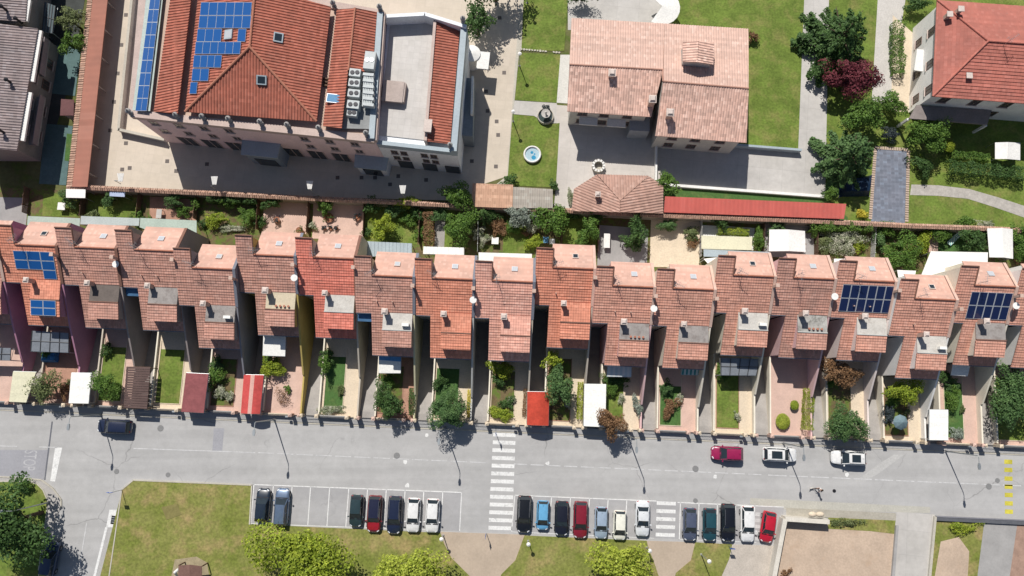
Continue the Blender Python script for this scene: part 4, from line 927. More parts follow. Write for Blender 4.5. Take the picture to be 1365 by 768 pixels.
# ================================================================ NORTH SIDE
def RP(px, py, p0, n):
    a = G(px, py, 0); o = V((0, 0, HCAM)); d = a-o; return o+d*((p0-o).dot(n)/d.dot(n))
def Q(*pts): return [G(*p) for p in pts]
def xyz(P): return [(p.x, p.y) for p in P]
def shrink(P, m):
    c = sum(P, V((0, 0, 0)))/len(P); out = []
    for i in range(len(P)):
        a, b, d = P[i-1], P[i], P[(i+1) % len(P)]
        e0 = (b-a); e1 = (d-b); e0.z = e1.z = 0; e0.normalize(); e1.normalize()
        n0, n1 = V((-e0.y, e0.x, 0)), V((-e1.y, e1.x, 0))
        if n0.dot(c-b) < 0 and n1.dot(c-b) < 0: n0, n1 = -n0, -n1
        k = (n0+n1); k = k/max(.3, 1+n0.dot(n1)); out.append(b+k*m)
    return out
# long tile-capped wall between the gardens and the yards
def capwall(label, pts, z, w, wallmat):
    P = [G(x, y, z) for x, y in pts]; t = thing('boundary_wall', label, 'wall', (P[0].x, P[0].y, 0)); wb, cb = MB(), MB()
    for a, b in zip(P, P[1:]):
        d = (b-a).normalized(); q = V((-d.y, d.x, 0))
        wb.prism(xyz([a-q*w*.3, b-q*w*.3, b+q*w*.3, a+q*w*.3]), -.1, z-.1)
        for s in (-1, 1):
            e = q*s*w*.5; up = V((0, 0, .16)); f = [a+e-up, b+e-up, b, a] if s < 0 else [a, b, b+e-up, a+e-up]
            cb.barrels(f, .3, .07, .06)
    wb.build('wall', wallmat, t); cb.build('tile_capping', M['wallcap'], t); return t
capwall('long tile-capped wall between the yard and the back gardens', [(88, 248.5), (280, 257.3), (410, 264), (530, 269.5), (640, 275), (740, 279.5), (864, 286), (1090, 294.5), (1216, 300.8), (1296, 303.5), (1370, 307), (1500, 314)], 2.2, .62, mk('wall_render_grey', (.3, .27, .24), .12, .7))
# long covered walkway on the left
t = thing('covered_walkway', 'long narrow brown roofed walkway at the left of the yard', 'walkway', G(118, 125))
a, b, c, d = Q((133, -90, 2.3), (155, -90, 2.3), (118.5, 250, 2.3), (96, 249, 2.3))
mb = MB(); mb.slab([a+V((0, 0, .0)), b+V((0, 0, .35)), c+V((0, 0, .35)), d], .1); mb.build('roof', tilemat('brown_sheet', lit(196, 136, 118, 1.45), .9, 3.0, .12, .03, .14), t)
a2, d2 = Q((126, -90, 2.3), (88, 249, 2.3)); mb = MB(); mb.barrels([a2-V((0, 0, .12)), a-V((0, 0, .01)), d-V((0, 0, .01)), d2-V((0, 0, .12))], .32, .08); mb.build('tile_edge', M['wallcap'], t)
mb = MB(); q = shrink([a2, b, c, d2], .35); mb.prism(xyz([q[0], q[0]+(b-a2)*.1, q[3]+(c-d2)*.1, q[3]]), 0, 2.1); mb.build('wall', mk('wall_brown', (.22, .17, .14), .1, .8), t)
for k in range(9):
    mb = MB(); p = b+(c-b)*(k+.5)/9+(a-b).normalized()*.4; mb.tube([V((p.x, p.y, 0)), V((p.x, p.y, 2.45))], .1, 6); mb.build('post', M['w_taupe'], t)

# ---------------- large building with tiled roofs
zt = 10.0
MAIN = Q((174, 153, zt), (499, 187, zt), (511, 16, zt), (442, 4, zt), (341, -24, zt), (268, -14, zt), (189, -20, zt))
RIGHT = Q((499.5, 187, 7.6), (608, 199, 7.6), (622, 30, 7.6), (566, 14, 7.6), (511.5, 17, 7.6))
RIGHT = [V((p.x, p.y, 0)) for p in Q((499.5, 187, zt), (608, 199, zt), (622, 31, zt), (566, 14, zt), (511.5, 17, zt))]
t = thing('town_building', 'large pink building with red tiled roofs and blue solar arrays', 'building', G(330, 120)); TB = t
pinkw = mk('pink_render', (.8, .62, .62), .06, .4); palew = mk('pale_grey_render', (.8, .82, .85), .06, .4)
mb = MB(); mb.prism(xyz(MAIN), -.1, 9.55); w1 = mb.build('wall', pinkw, t)
mb = MB(); mb.prism(xyz(RIGHT), -.1, 7.5); w2 = mb.build('side_wing_wall', palew, t)
cor = mk('cornice_stone', lit(222, 200, 190), .08, .5)
def rim(P, zin, z0, z1, w, name, mat, par, closed=True, out=.25):
    mb = MB(); n = len(P)
    for i in range(n if closed else n-1):
        a, b = P[i], P[(i+1) % n]; d = (b-a); d.z = 0; d.normalize(); q = V((d.y, -d.x, 0)); c = sum(P, V((0, 0, 0)))/n
        if q.dot((a+b)/2-c) < 0: q = -q
        mb.prism(xyz([a+q*out, b+q*out, b-q*(w-out), a-q*(w-out)]), z0+i*.003, z1+i*.003)
    return mb.build(name, mat, par)
rim(MAIN, 0, 9.2, 10.0, .9, 'cornice', cor, t)
mb = MB(); mb.prism(xyz(shrink(MAIN, .2)), 9.5, 9.75); mb.build('flat_roof', mk('roof_screed', lit(224, 196, 178), .08, .5), t)
tilesC = tilemat('tiles_town', lit(190, 116, 97, 1.28), .36, .4, .1, .1, .22, .12)
def face(name, pts, kind='barrels', mat=None, par=None, **k):
    P = Q(*pts); mb = MB(); getattr(mb, kind)(P, **k); return mb.build(name, mat or tilesC, par or t), P
face('west_roof', [(230, -20, 10.9), (257, -20, 10.9), (237, 151.5, 10.9), (205, 148.5, 10.1)], pitch=.36)
hip, HS = face('hip_roof', [(247, 149, 10.7), (422, 162, 10.7), (333, 63, 13.3)], pitch=.36)
_, HE = face('hip_roof', [(422, 162, 10.7), (441, 9.5, 10.7), (341, -20, 13.3), (333, 63, 13.3)], pitch=.36)
_, HW = face('hip_roof', [(247, 149, 10.7), (333, 63, 13.3), (341, -20, 13.3), (265, -12, 10.7)], pitch=.36)
mb = MB()
for a, b in ((HS[0], HS[2]), (HS[1], HS[2]), (HS[2], HE[2])): mb.tube([a+V((0, 0, .05)), b+V((0, 0, .08))], .16, 8)
mb.build('ridge', RIDGE, hip)
mb = MB(); mb.prism(xyz(shrink([HS[0], HS[1], HE[1], HE[2], HW[3]], .5)), 9.7, 10.75); mb.build('upper_wall', pinkw, t)
_, GW = face('east_roof', [(449, 13, 10.4), (473.5, 11, 11.2), (455.5, 171, 11.2), (430.5, 168, 10.4)], pitch=.36)
_, GE = face('east_roof', [(473.5, 11, 11.2), (502.5, 16.5, 10.3), (496.5, 96, 10.3), (464.5, 94, 11.2)], pitch=.36)
mb = MB(); mb.tube([GW[1]+V((0, 0, .06)), GE[3]+V((0, 0, .06))], .13, 8); mb.build('ridge', RIDGE, t)
# glass strip and panels at the west edge
mb = MB(); mb.slab(Q((196, -20, 10.0), (219, -20, 10.3), (200, 148, 10.3), (175, 147, 10.0)), .1); mb.build('glazed_strip', mk('pale_glazing', lit(206, 220, 214), .08, .5, .3), t)
def panels(pr, z, cell, par, cols):
    for x0, x1, y0, y1, nx in pr: pass
W0, WN = G(180.5, 147, 10.22), newell(Q((180.5, 147, 10.22), (196, 147, 10.4), (213, 0, 10.4), (200, 0, 10.22)))
def pquad(px, p0, n, cell, par, lift=.1):
    P = [RP(x, y, p0+n*lift, n) for x, y in px]
    if newell(P).dot(n) < 0: P = P[::-1]
    mb = MB(); mb.hexa([p-n*.05 for p in P], P); f = mb.build('solar_panel', M['alu'], par)
    c = sum(P, V((0, 0, 0)))/4; g = MB(); g.poly([p+(c-p)*.035+n*.005 for p in P]); g.build('cell_glass', cell, f)
for k in range(9):
    for j in range(2):
        f = lambda x, y: (200-19.5*y/147*1.0+x*(13.5+1.5*y/147), y)
        y0, y1 = -4+k*16.9, -4+(k+1)*16.9-.25
        pquad([f(j*.5, y0), f(j*.5+.49, y0), f(j*.5+.49, y1), f(j*.5, y1)], W0, WN, M['solar'], t)
nW = newell(HW); nW = nW if nW.z > 0 else -nW
for x0, x1, y0, y1, nx, sk in ((268, 336, 3, 20.5, 6, ()), (266, 335, 21, 37.5, 6, ()), (263.5, 328.5, 38.5, 55.5, 6, (3, 4)), (261, 321.5, 55.8, 72, 6, ()), (258.6, 296, 73.5, 90, 4, ()), (256.7, 279, 91.5, 108, 2, ()), (254, 263.5, 109.5, 125, 1, ())):
    for k in range(nx):
        if k in sk: continue
        a, b = x0+(x1-x0)*k/nx, x0+(x1-x0)*(k+1)/nx-.2
        pquad([(a, y0), (b, y0), (b-1.6, y1), (a-1.6, y1)], HW[0], nW, M['solar'], t, .2)
for (x, y, Pl) in ((306, 47, HW), (371, 51, HE), (349.5, 107, HS)):
    n = newell(Pl); n = n if n.z > 0 else -n; c = RP(x, y, Pl[0], n); u, v = uvframe(n)
    q = [c-u*.6-v*.55, c+u*.6-v*.55, c+u*.6+v*.55, c-u*.6+v*.55]; mb = MB(); mb.hexa(q, [p+n*.28 for p in q]); f = mb.build('roof_window', M['bluegrey'] , t)
    mb = MB(); mb.poly([p+n*.285+(c-p)*.25 for p in q]); mb.build('pane', M['glass'] if Pl is not HW else glass('bright_pane', (.45, .47, .5), .2), f)
# plant on the east roof: AC units
deck = mk('plant_deck', lit(170, 172, 172), .1, .8)
mb = MB(); P = Q((462, 96, 10.2), (499, 96, 10.2), (492, 172, 10.2), (455, 171, 10.2)); mb.slab(P, .2); mb.build('plant_deck', deck, t)
acm = mk('ac_casing', lit(216, 222, 222), .06, .9, .5)
for x, y, sx, sy, h in ((473, 96.5, 1.35, .95, 1.2), (472, 110, 1.35, .95, 1.2), (471.5, 124, 1.45, .95, 1.2), (470.5, 139, 1.45, 1.0, 1.2), (469, 150, 1.2, .8, .9), (492.5, 80, 1.3, 2.2, 1.3)):
    c = G(x, y, 10.2+h); mb = MB(); mb.obox(c, sx, sy, 10.2, 10.2+h, -.11); a = mb.build('air_conditioner', acm, t)
    mb = MB()
    for s in (-.22, .22): mb.lathe(V((c.x+sx*s, c.y, 10.2+h)), [(.27, 0), (.27, .05), (.2, .055)], 14)
    mb.build('fan_grille', M['iron'] if y != 80 else M['galv'], a)
mb = MB()
for k in range(6):
    p0 = G(486+k*2.3, 98, 11.1); p1 = G(483.5+k*2.3, 142, 11.1); mb.tube([p0, p1], .11, 6)
for k in range(6):
    p0 = G(484, 100+k*8, 11.0); p1 = G(499, 101+k*8, 11.0); mb.obox((p0+p1)/2, 1.3, .35, 10.4, 11.3, -.11)
mb.build('duct', acm, t)
mb = MB(); c = G(445, 130, 11.2); mb.obox(c, 1.9, 1.1, 10.75, 10.95, -.11); f = mb.build('solar_panel', M['alu'], t); mb = MB(); mb.obox(c, 1.75, .95, 10.952, 10.96, -.11); mb.build('cell_glass', mk('light_blue_cells', (.12, .28, .46), .1, 1, .2), f)
mb = MB()
for k in range(3): mb.obox(G(434.5, 104+k*4.5, 10.2), .9, .18, 9.8, 10.1, -.11)
mb.build('roof_step', M['wood'], t)
# side wing roof terrace
mb = MB(); P = Q((521, 27, 7.6), (579, 27, 7.6), (567, 187, 7.6), (504, 180, 7.6)); mb.slab([V((p.x, p.y, 7.62)) for p in P], .1); mb.build('roof_terrace', pavemat('terrace_tiles', lit(226, 222, 218), .8, .86, .1), t)
_, RE = face('side_roof', [(580, 28, 9.0), (613, 36, 8.3), (600, 192, 8.3), (567, 188, 9.0)], pitch=.36)
mb = MB(); a, b = RE[0], RE[3]; d = (b-a).normalized(); q = V((-d.y, d.x, 0))*.18; mb.prism(xyz([a-q, b-q, b+q, a+q]), 7.5, 9.2); mb.build('roof_divider', cor, t)
mb = MB()
PR = [V((p.x, p.y, 0)) for p in RIGHT]
def par(a, b, w, z0, z1, s=1):
    d = (b-a); d.z = 0; d.normalize(); q = V((-d.y, d.x, 0))*w*s; mb.prism(xyz([a, b, b+q, a+q]), z0, z1)
par(PR[1], PR[2], .75, 7.4, 9.3); par(PR[0], PR[1], .5, 7.4, 8.6); mb.build('parapet', M['bluegrey'], t)
mb = MB(); par(PR[2], PR[3], .45, 7.4, 9.6); par(PR[3], PR[4], .45, 7.4, 9.6); mb.build('gable_parapet', palew, t)
mb = MB(); a, b = G(511, 18, zt), G(499.5, 186, zt); par(V((a.x, a.y, 0)), V((b.x, b.y, 0)), -.7, 9.0, 10.35); mb.build('parapet', M['bluegrey'], t)
mb = MB(); mb.obox(G(527, 122, 8.4), 2.4, 2.5, 7.6, 8.4, -.1); mb.obox(G(524, 122, 8.4), 2.6, 2.7, 8.401, 8.5, -.1); mb.build('roof_hatch_box', mk('box_render', lit(206, 190, 182), .08, .9), t)
mb = MB(); c = G(570.5, 168, 9.6); mb.obox(c, .75, 1.4, 7.6, 9.7, -.1); mb.obox(c, .95, 1.6, 9.7, 9.8, -.1); mb.build('chimney', M['chimcap'], t)
# urn finials along the parapets
for x, y, z in ((172, 149, 10), (235, 154, 10), (270, 156, 10), (305, 159, 10), (347, 163, 10), (383, 167, 10), (425, 171, 10), (488, 178, 10), (444, 5, 10), (506, 10, 10), (600, 194, 9), (617, 26, 9.6)):
    c = G(x, y, z+.5); mb = MB(); mb.lathe(V((c.x, c.y, z-.02)), [(.3, 0), (.3, .25), (.12, .32), (.16, .45), (.34, .75), (.3, .95), (.12, 1.02), (.1, 1.2), (.02, 1.35)], 10); mb.build('finial', M['conc2'], t, True)
# facade openings
def along(a, b, s): return a+(b-a)*s
fa, fb = V((MAIN[0].x, MAIN[0].y, 0)), V((MAIN[1].x, MAIN[1].y, 0)); fd = (fb-fa).normalized(); fo = V((fd.y, -fd.x, 0))
if fo.y > 0: fo = -fo
Lm = (fb-fa).length; pts = []
for k in range(10):
    s = 1.8+k*3.15
    if s > Lm-1: break
    if 4 <= k <= 5: continue
    for z in (7.8, 5.0): pts.append((fa+fd*s+V((0, 0, z))+fo*.01, fd, fo))
windows(w1, pts, 1.05, 1.25, cor)
ga, gb = V((RIGHT[0].x, RIGHT[0].y, 0)), V((RIGHT[1].x, RIGHT[1].y, 0)); gd = (gb-ga).normalized(); go = V((gd.y, -gd.x, 0)); go = go if go.y < 0 else -go
windows(w2, [(ga+gd*s+V((0, 0, z))+go*.01, gd, go) for s in (1.8, 3.0, 5.6, 6.8) for z in (6.2, 4.0)], .85, 1.2)
mb = MB()
def opening(a, d, o, s, w, h, mb): c = a+d*s; mb.hexa([c+d*x*w/2+o*y for x, y in ((-1, .06), (1, .06), (1, -.05), (-1, -.05))], [c+d*x*w/2+o*y+V((0, 0, h)) for x, y in ((-1, .06), (1, .06), (1, -.05), (-1, -.05))])
for s in (3.4, 6.6, 9.8, 17.5, 20.7, 23.9): 
    mb = MB(); opening(fa, fd, fo, s, 2.0, 2.9, mb); f = mb.build('doorway', M['glass'], w1); 
    fm = MB()
    for e in (-1.12, 0, 1.0): opening(fa, fd, fo*1.3, s+e+.06, .12, 3.0, fm)
    fm.build('frame', cor, f)
for s in (2.6, 5.8, 8.8): mb = MB(); opening(ga, gd, go, s, 1.9, 2.8, mb); mb.build('doorway', M['glass'], w2)
def bay(a, d, o, s, w, dep, h, mat, nm):
    c = a+d*s; q = [c-d*w/2+o*.02, c+d*w/2+o*.02, c+d*w/2*.94+o*dep, c-d*w/2*.94+o*dep]
    mb = MB(); mb.prism(xyz(q), 0, h); f = mb.build(nm, mat, t)
    mb = MB(); mb.prism(xyz([q[0]-d*.2, q[1]+d*.2, q[2]+d*.2+o*.25, q[3]-d*.2+o*.25]), h+.003, h+.2); mb.build('cornice', M['bluegrey'], f)
    mb = MB(); opening(c+o*dep, d, o, 0, w*.6, 2.6, mb); mb.build('doorway', M['glass'], f)
glz = mk('glazed_porch', lit(170, 186, 200), .1, .7, .3)
bay(fa, fd, fo, 14.2, 4.6, 1.7, 4.4, glz, 'entrance_bay'); bay(fa, fd, fo, 28.3, 4.0, 1.5, 3.3, palew, 'side_porch')
mb = MB(); P = Q((616, 103, 4.2), (632, 105, 4.2), (630, 182, 4.2), (612, 180, 4.2)); mb.prism(xyz(P), 0, 4.2); f = mb.build('annex', mk('annex_grey', lit(150, 160, 168), .08, .6), t)
mb = MB(); a, b = P[1], P[2]; mb.prism(xyz([a, b+(a-b)*.35, b+(a-b)*.35-V((.3, 0, 0)), a-V((.3, 0, 0))]), 4.2, 5.0); mb.build('railing', M['white'], f)
mb = MB(); c = G(633, 74, 3.2); mb.lathe(V((c.x-.4, c.y+.3, 0)), [(1.0, 0), (1.0, 3.1), (1.15, 3.2), (.2, 3.5)], 20); mb.obox((c.x+1.1, c.y-.6), 1.6, 2.4, 2.9, 3.05, -.1); mb.build('round_porch', M['white'], t)
# low light-well wall around the west and south west side
t = thing('light_well_wall', 'low stone wall of the light well around the pink building', 'wall', G(162, 176)); mb = MB()
for a, b in zip(Q((187, -60, 0), (163, 176, 0), (222, 189, 0)), Q((163, 176, 0), (222, 189, 0))):
    d = (b-a).normalized(); q = V((-d.y, d.x, 0))*.12; mb.prism(xyz([a-q, b-q+d*.12, b+q+d*.12, a+q]), 0, .95)
mb.build('wall', M['conc'], t); mb = MB()
for a, b in zip(Q((187, -60, 0), (163, 176, 0), (222, 189, 0)), Q((163, 176, 0), (222, 189, 0))):
    d = (b-a).normalized(); q = V((-d.y, d.x, 0))*.18; mb.prism(xyz([a-q, b-q+d*.18, b+q+d*.18, a+q]), .953, 1.05)
mb.build('coping', M['kerb'], t)
# drain covers in the yard and streets
cover = None
for x, y in ((168, 20), (162, 60), (157, 98), (152, 136), (147, 174), (168, 191), (163, 226), (173, 224), (223, 215), (235, 228), (276, 219), (450, 237), (482, 237), (500, 237), (531, 235), (568, 240), (520, 246), (629, 215), (650, 148), (648, 122), (662, 162), (664, 180), (661, 222), (666, 24), (672, 97)):
    g = G(x, y, 0)
    if cover is None:
        mb = MB(); mb.obox((0, 0), .5, .5, 0, .03); cover = mb.build('drain_cover', plain('drain_iron', (.13, .11, .1), .7), None); cover.location = (g.x, g.y, .02)
        tag(cover, 'small square iron drain cover set in the beige yard', 'drain cover', 'drain covers in the yard')
    else: o = cover.copy(); C.objects.link(o); o.location = (g.x, g.y, .02)
for x, y, s, lab in ((214, 571, .8, 'square road cover below the carport shadow at left'), (224, 633, .6, 'dark road cover near the grass corner at left'), (155.5, 628.5, .65, 'triangular-worn road cover at the side street mouth'), (529, 607.5, .8, 'round manhole beside dashed line above white cars'), (927, 625, .8, 'manhole beside dashed line below magenta car'),
                 (927, 667.5, .6, 'manhole at the head of the parking bays'), (1318, 648.5, .75, 'manhole on dashed line left of yellow stripes'), (1329.5, 640.5, .6, 'smaller manhole closest to the yellow stripes'), (1112, 654.5, .45, 'small dark iron cover right of the dog walker')):
    g = G(x, y); mb = MB(); mb.lathe(V((g.x, g.y, .012)), [(s/2, 0), (s/2, .012), (s*.42, .016)], 20); solo('manhole_cover', mb, plain('manhole_grey', (.2, .2, .2), .7) if s > .5 else M['iron'], lab, 'manhole cover')

# ---------------- white country house with pale pink roof
t = thing('villa', 'wide house with pale pink tiled roof beside the lawn', 'house', G(876, 130))
tp = tilemat('tiles_pale', lit(214, 176, 160, 1.0), .32, .4, .1, .2, .12); tpn = tilemat('tiles_pale_sunny', lit(232, 196, 180, 1.38), .32, .4, .08, .06, .08)  # second tile copy: sunlit look of the north slopes put in the colour
def vface(nm, pts, mat, **k): return face(nm, pts, 'barrels', mat, t, **k)[1]
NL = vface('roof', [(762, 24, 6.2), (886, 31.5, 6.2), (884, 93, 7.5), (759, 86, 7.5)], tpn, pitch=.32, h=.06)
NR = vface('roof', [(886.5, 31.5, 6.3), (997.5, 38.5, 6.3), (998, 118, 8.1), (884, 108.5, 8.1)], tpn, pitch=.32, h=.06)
SLf = vface('roof', [(759, 86.2, 7.5), (884, 93.2, 7.5), (868, 156, 5.9), (756, 148.5, 5.9)], tp, pitch=.32, h=.06)
SR = vface('roof', [(884, 108.7, 8.1), (998, 118.2, 8.1), (995, 190.5, 5.9), (873.5, 181, 5.9)], tp, pitch=.32, h=.06)
mb = MB(); mb.tube([NL[3], NL[2]], .13, 8); mb.tube([NR[3], NR[2]], .13, 8); mb.tube([NL[2], NR[3]], .13, 8); mb.build('ridge', mk('pale_ridge', lit(206, 160, 142), .1, 1), t)
wv = mk('villa_render', (.56, .54, .5), .07, .5)
mb = MB(); mb.prism(xyz(shrink([NL[0], NL[1], SLf[2], SLf[3]], .5)), -.1, 6.0); mb.prism(xyz(shrink([NR[0], NR[1], SR[2], SR[3]], .5)), -.1, 6.02)
wv_o = mb.build('wall', wv, t)
g1 = MB()
for P in ((NL, SLf), (NR, SR)):
    for k0, k1, k2 in ((0, 3, 3), (1, 2, 2)):
        a, b, c = P[0][k0], P[0][k1], P[1][k2]; cc = (P[0][0]+P[0][1]+P[1][2]+P[1][3])/4
        s = [(p+(cc-p)*.03) for p in (a, b, c)]; g1.poly([V((s[0].x, s[0].y, 5.9)), V((s[2].x, s[2].y, 5.7)), s[1]-V((0, 0, .15))])
g1.build('gable', wv, t)
a, b = SLf[3], SLf[2]; d = (b-a).normalized(); o = V((d.y, -d.x, 0)); o = o if o.y < 0 else -o; a0 = V((a.x, a.y, 0))-o*.48+d*.5
windows(wv_o, [(a0+d*s+V((0, 0, z)), d, o) for s in (1.6, 4.4, 7.4) for z in (4.4, 1.7)], 1.2, 1.3)
a, b = SR[3], SR[2]; d2 = (b-a).normalized(); o2 = V((d2.y, -d2.x, 0)); o2 = o2 if o2.y < 0 else -o2; a1 = V((a.x, a.y, 0))-o2*.48+d2*.5
windows(wv_o, [(a1+d2*s+V((0, 0, z)), d2, o2) for s in (2.0, 5.0, 8.2) for z in (4.4, 1.7)], 1.2, 1.3)
mb = MB(); mb.obox(G(853, 163, 3.0), 2.6, 2.4, 0, 3.0, -.06); mb.build('porch', mk('porch_grey', lit(176, 182, 190), .08, .8), t)
mb = MB()
for s in (2.5, 6.2): c = a0+d*s+V((0, 0, 2.9)); mb.hexa([c-d*1.2, c+d*1.2, c+d*1.2+o*1.0, c-d*1.2+o*1.0], [p+V((0, 0, .15)) for p in (c-d*1.2, c+d*1.2, c+d*1.2+o*1.0, c-d*1.2+o*1.0)])
mb.build('balcony', M['white'], t)
chs = {'s': .75}
for x, y, z in ((816, 97, 7.0), (870, 132, 6.5), (893.5, 150, 7.2)):
    c = G(x, y, 8.0); mb = MB(); mb.obox(c, .7, .75, z-1, 7.9, -.06); f = mb.build('chimney', M['chim'], t); mb = MB(); mb.obox(c, .95, 1.0, 7.95, 8.05, -.06); mb.obox(c, .8, .85, 8.05, 8.3, -.06, .6, .6); mb.build('chimney_cap', M['chimcap'], f)
P = Q((910, 57, 9.0), (931, 55, 9.5), (930, 83, 9.5), (910, 82, 9.0)); P2 = Q((931.2, 55, 9.5), (952, 57, 9.0), (951, 86, 9.0), (930.2, 83, 9.5))
mb = MB(); mb.barrels(P, .34, .07); mb.barrels(P2, .34, .07); f = mb.build('roof_turret', tp, t)
mb = MB(); mb.prism(xyz(shrink([P[0], P2[1], P2[2], P[3]], .2)), 6.4, 8.95); mb.build('turret_wall', wv, f)
# small outbuilding against the wall
tpo = tilemat('tiles_outbuilding', lit(206, 166, 150, 1.45), .36, .4, .1, .1, .12)
t = thing('outbuilding', 'small hipped outbuilding with striped pink tiles beside the wall', 'outbuilding', G(825, 262))
for pts in ([(762, 281.5, 2.7), (826.5, 283, 4.0), (826.5, 268, 4.0), (795, 233, 2.75), (765, 252, 2.7)], [(826.7, 283, 4.0), (884, 284.5, 2.7), (884, 248, 2.7), (865, 235, 2.75), (826.7, 268, 4.0)], [(795.5, 232.5, 2.75), (865, 234.5, 2.75), (826.6, 267.6, 4.0)]):
    face('roof', pts, 'barrels', tpo, t, pitch=.36, h=.08)
mb = MB(); mb.prism(xyz(shrink(Q((764, 281, 2.7), (883, 284, 2.7), (883, 250, 2.7), (866, 236, 2.7), (794, 234, 2.7), (766, 253, 2.7)), .35)), 0, 2.72); wo_ = mb.build('wall', wv, t)
mb = MB(); c = G(797, 259, 4.3); mb.obox(c, .5, .5, 3, 4.3, -.05); f = mb.build('chimney', M['chim'], t); mb = MB(); mb.obox(c, .7, .7, 4.3, 4.4, -.05); mb.obox(c, .6, .6, 4.4, 4.6, -.05, .4, .4); mb.build('chimney_cap', M['chimcap'], f)
# sheds along the wall
def shed(name, label, pts, z, mat, wallm, cat='shed', style='slab', inset=.2, dz=.25):
    P = Q(*[(x, y, z) for x, y in pts]); c = sum(P, V((0, 0, 0)))/len(P); t = thing(name, label, cat, (c.x, c.y, 0)); P = [p+V((0, 0, dz if k < 2 else 0)) for k, p in enumerate(P)]
    mb = MB(); getattr(mb, style)(P); mb.build('roof', mat, t); mb = MB(); S_ = shrink(P, inset); mb.hexa([V((p.x, p.y, 0)) for p in S_][::1] if newell(S_).z > 0 else [V((p.x, p.y, 0)) for p in S_][::-1], [p-V((0, 0, .13)) for p in (S_ if newell(S_).z > 0 else S_[::-1])]); mb.build('wall', wallm, t); return t
shed('lean_to', 'long flat red lean-to roof along the garden wall', [(886, 262.5), (1127, 272.5), (1125, 292), (885, 283)], 2.45, tilemat('red_sheet_roof', lit(214, 110, 100, 1.42), .55, 4.0, .25, .03, .12, .12), M['w_taupe'])
shed('lean_to', 'pale tiled lean-to, orange half beside the round lawn pool', [(630, 245), (684, 247), (683, 277.5), (629, 275.5)], 2.5, tilemat('tiles_shed', lit(226, 180, 152), .3, .4, .3, .1, .1), M['w_taupe'])
shed('lean_to', 'grey tiled lean-to joined to the orange one', [(684.3, 250), (736.5, 253), (737, 277.5), (683.3, 277.5)], 2.4, tilemat('tiles_shed_grey', lit(196, 186, 174), .3, .4, .4, .08, .1), M['w_taupe'])
# ---------------- red hipped villa, top right
t = thing('villa', 'red hip-roofed house with white walls in the top right corner', 'house', G(1330, 60))
tr = tilemat('tiles_red_villa', lit(192, 118, 104, 1.15), .34, .42, .12, .08, .22, .12); trn = tilemat('tiles_red_sunny', lit(204, 128, 114, 1.5), .34, .42, .05, .04, .2, .1)  # trn: same red tile, its tone carries the light on sunny slopes
R1 = face('roof', [(1243, 128.5, 6.6), (1480, 147, 6.6), (1480, 66, 8.6), (1317, 55, 8.6)], 'courses', tr, t, step=.42, h=.06)[1]
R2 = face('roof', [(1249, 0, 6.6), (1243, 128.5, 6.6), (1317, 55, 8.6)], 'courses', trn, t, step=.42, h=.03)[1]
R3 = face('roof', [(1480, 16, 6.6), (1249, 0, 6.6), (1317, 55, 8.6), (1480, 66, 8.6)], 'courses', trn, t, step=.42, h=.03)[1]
mb = MB()
for a, b in ((R1[0], R1[3]), (R2[0], R2[2]), (R1[3], R1[2])): mb.tube([a+V((0, 0, .06)), b+V((0, 0, .09))], .13, 8)
mb.build('ridge', tr, t)
vw = M['w_white']; mb = MB(); mb.prism(xyz(shrink([R2[0], R1[0], R1[1], R3[0]], .45)), -.1, 6.6); wo3 = mb.build('wall', vw, t)
wa = shrink([R2[0], R1[0], R1[1], R3[0]], .45); a, b = V((wa[0].x, wa[0].y, 0)), V((wa[1].x, wa[1].y, 0)); d = (b-a).normalized(); o = V((d.y, -d.x, 0)); o = o if o.x < 0 else -o
windows(wo3, [(a+d*s+V((0, 0, z)), d, o) for s in (3, 7.5, 11) for z in (4.8, 1.8)], 1.1, 1.5)
a, b = V((wa[1].x, wa[1].y, 0)), V((wa[2].x, wa[2].y, 0)); d = (b-a).normalized(); o = V((d.y, -d.x, 0)); o = o if o.y < 0 else -o
windows(wo3, [(a+d*s+V((0, 0, z)), d, o) for s in (2, 6, 10) for z in (4.8, 1.8)], 1.2, 1.5)
mb = MB(); P = Q((1222, 140, 3.0), (1322, 147, 3.0), (1316, 166, 3.0), (1212, 158, 3.0)); mb.slab(P, .25); f = mb.build('veranda', mk('veranda_roof', lit(160, 150, 146), .1, .8), t)
for p in (P[2], P[3], (P[2]+P[3])/2): pm = MB(); pm.obox(p, .3, .3, 0, 2.75); pm.build('post', M['white'], f)
mb = MB(); P = Q((1300, 152, 2.6), (1322, 153, 2.6), (1319, 164, 2.6), (1297, 163, 2.6)); 
for x, y, hh in ((1266, 19, 7.9), (1281, 12, 8.2), (1292, 101, 7.6)):
    c = G(x, y, hh); mb = MB(); mb.obox(c, .5, .5, 6.6, hh, -.05); f = mb.build('chimney', M['chim'], t); mb = MB(); mb.obox(c, .75, .75, hh, hh+.12, -.05); mb.build('chimney_cap', M['chimcap'], f)
antenna(t, G(1338, 60, 8.6), 8.4, 2.2, .6)
mb = MB(); mb.prism(xyz(Q((1222, 66, 3), (1236, 67, 3), (1232, 96, 3), (1218, 94, 3))), 2.9, 3.1); mb.build('balcony', M['white'], t)
t = thing('garden_tent', 'small white gabled garden tent in shade of the red villa', 'tent', G(1343, 202)); P = Q((1326.5, 190, 2), (1344, 189.5, 2.4), (1343, 212, 2.4), (1326.5, 212, 2)); P2 = Q((1344.2, 189.5, 2.4), (1360, 190.5, 2), (1360, 213.5, 2), (1343.2, 212, 2.4))
mb = MB(); mb.slab(P, .04); mb.slab(P2, .04); mb.build('canopy', M['white'], t)
for p in (P[0], P[3], P2[1], P2[2]): mb = MB(); mb.tube([V((p.x, p.y, 0)), p], .03, 5); mb.build('leg', M['galv'], t)
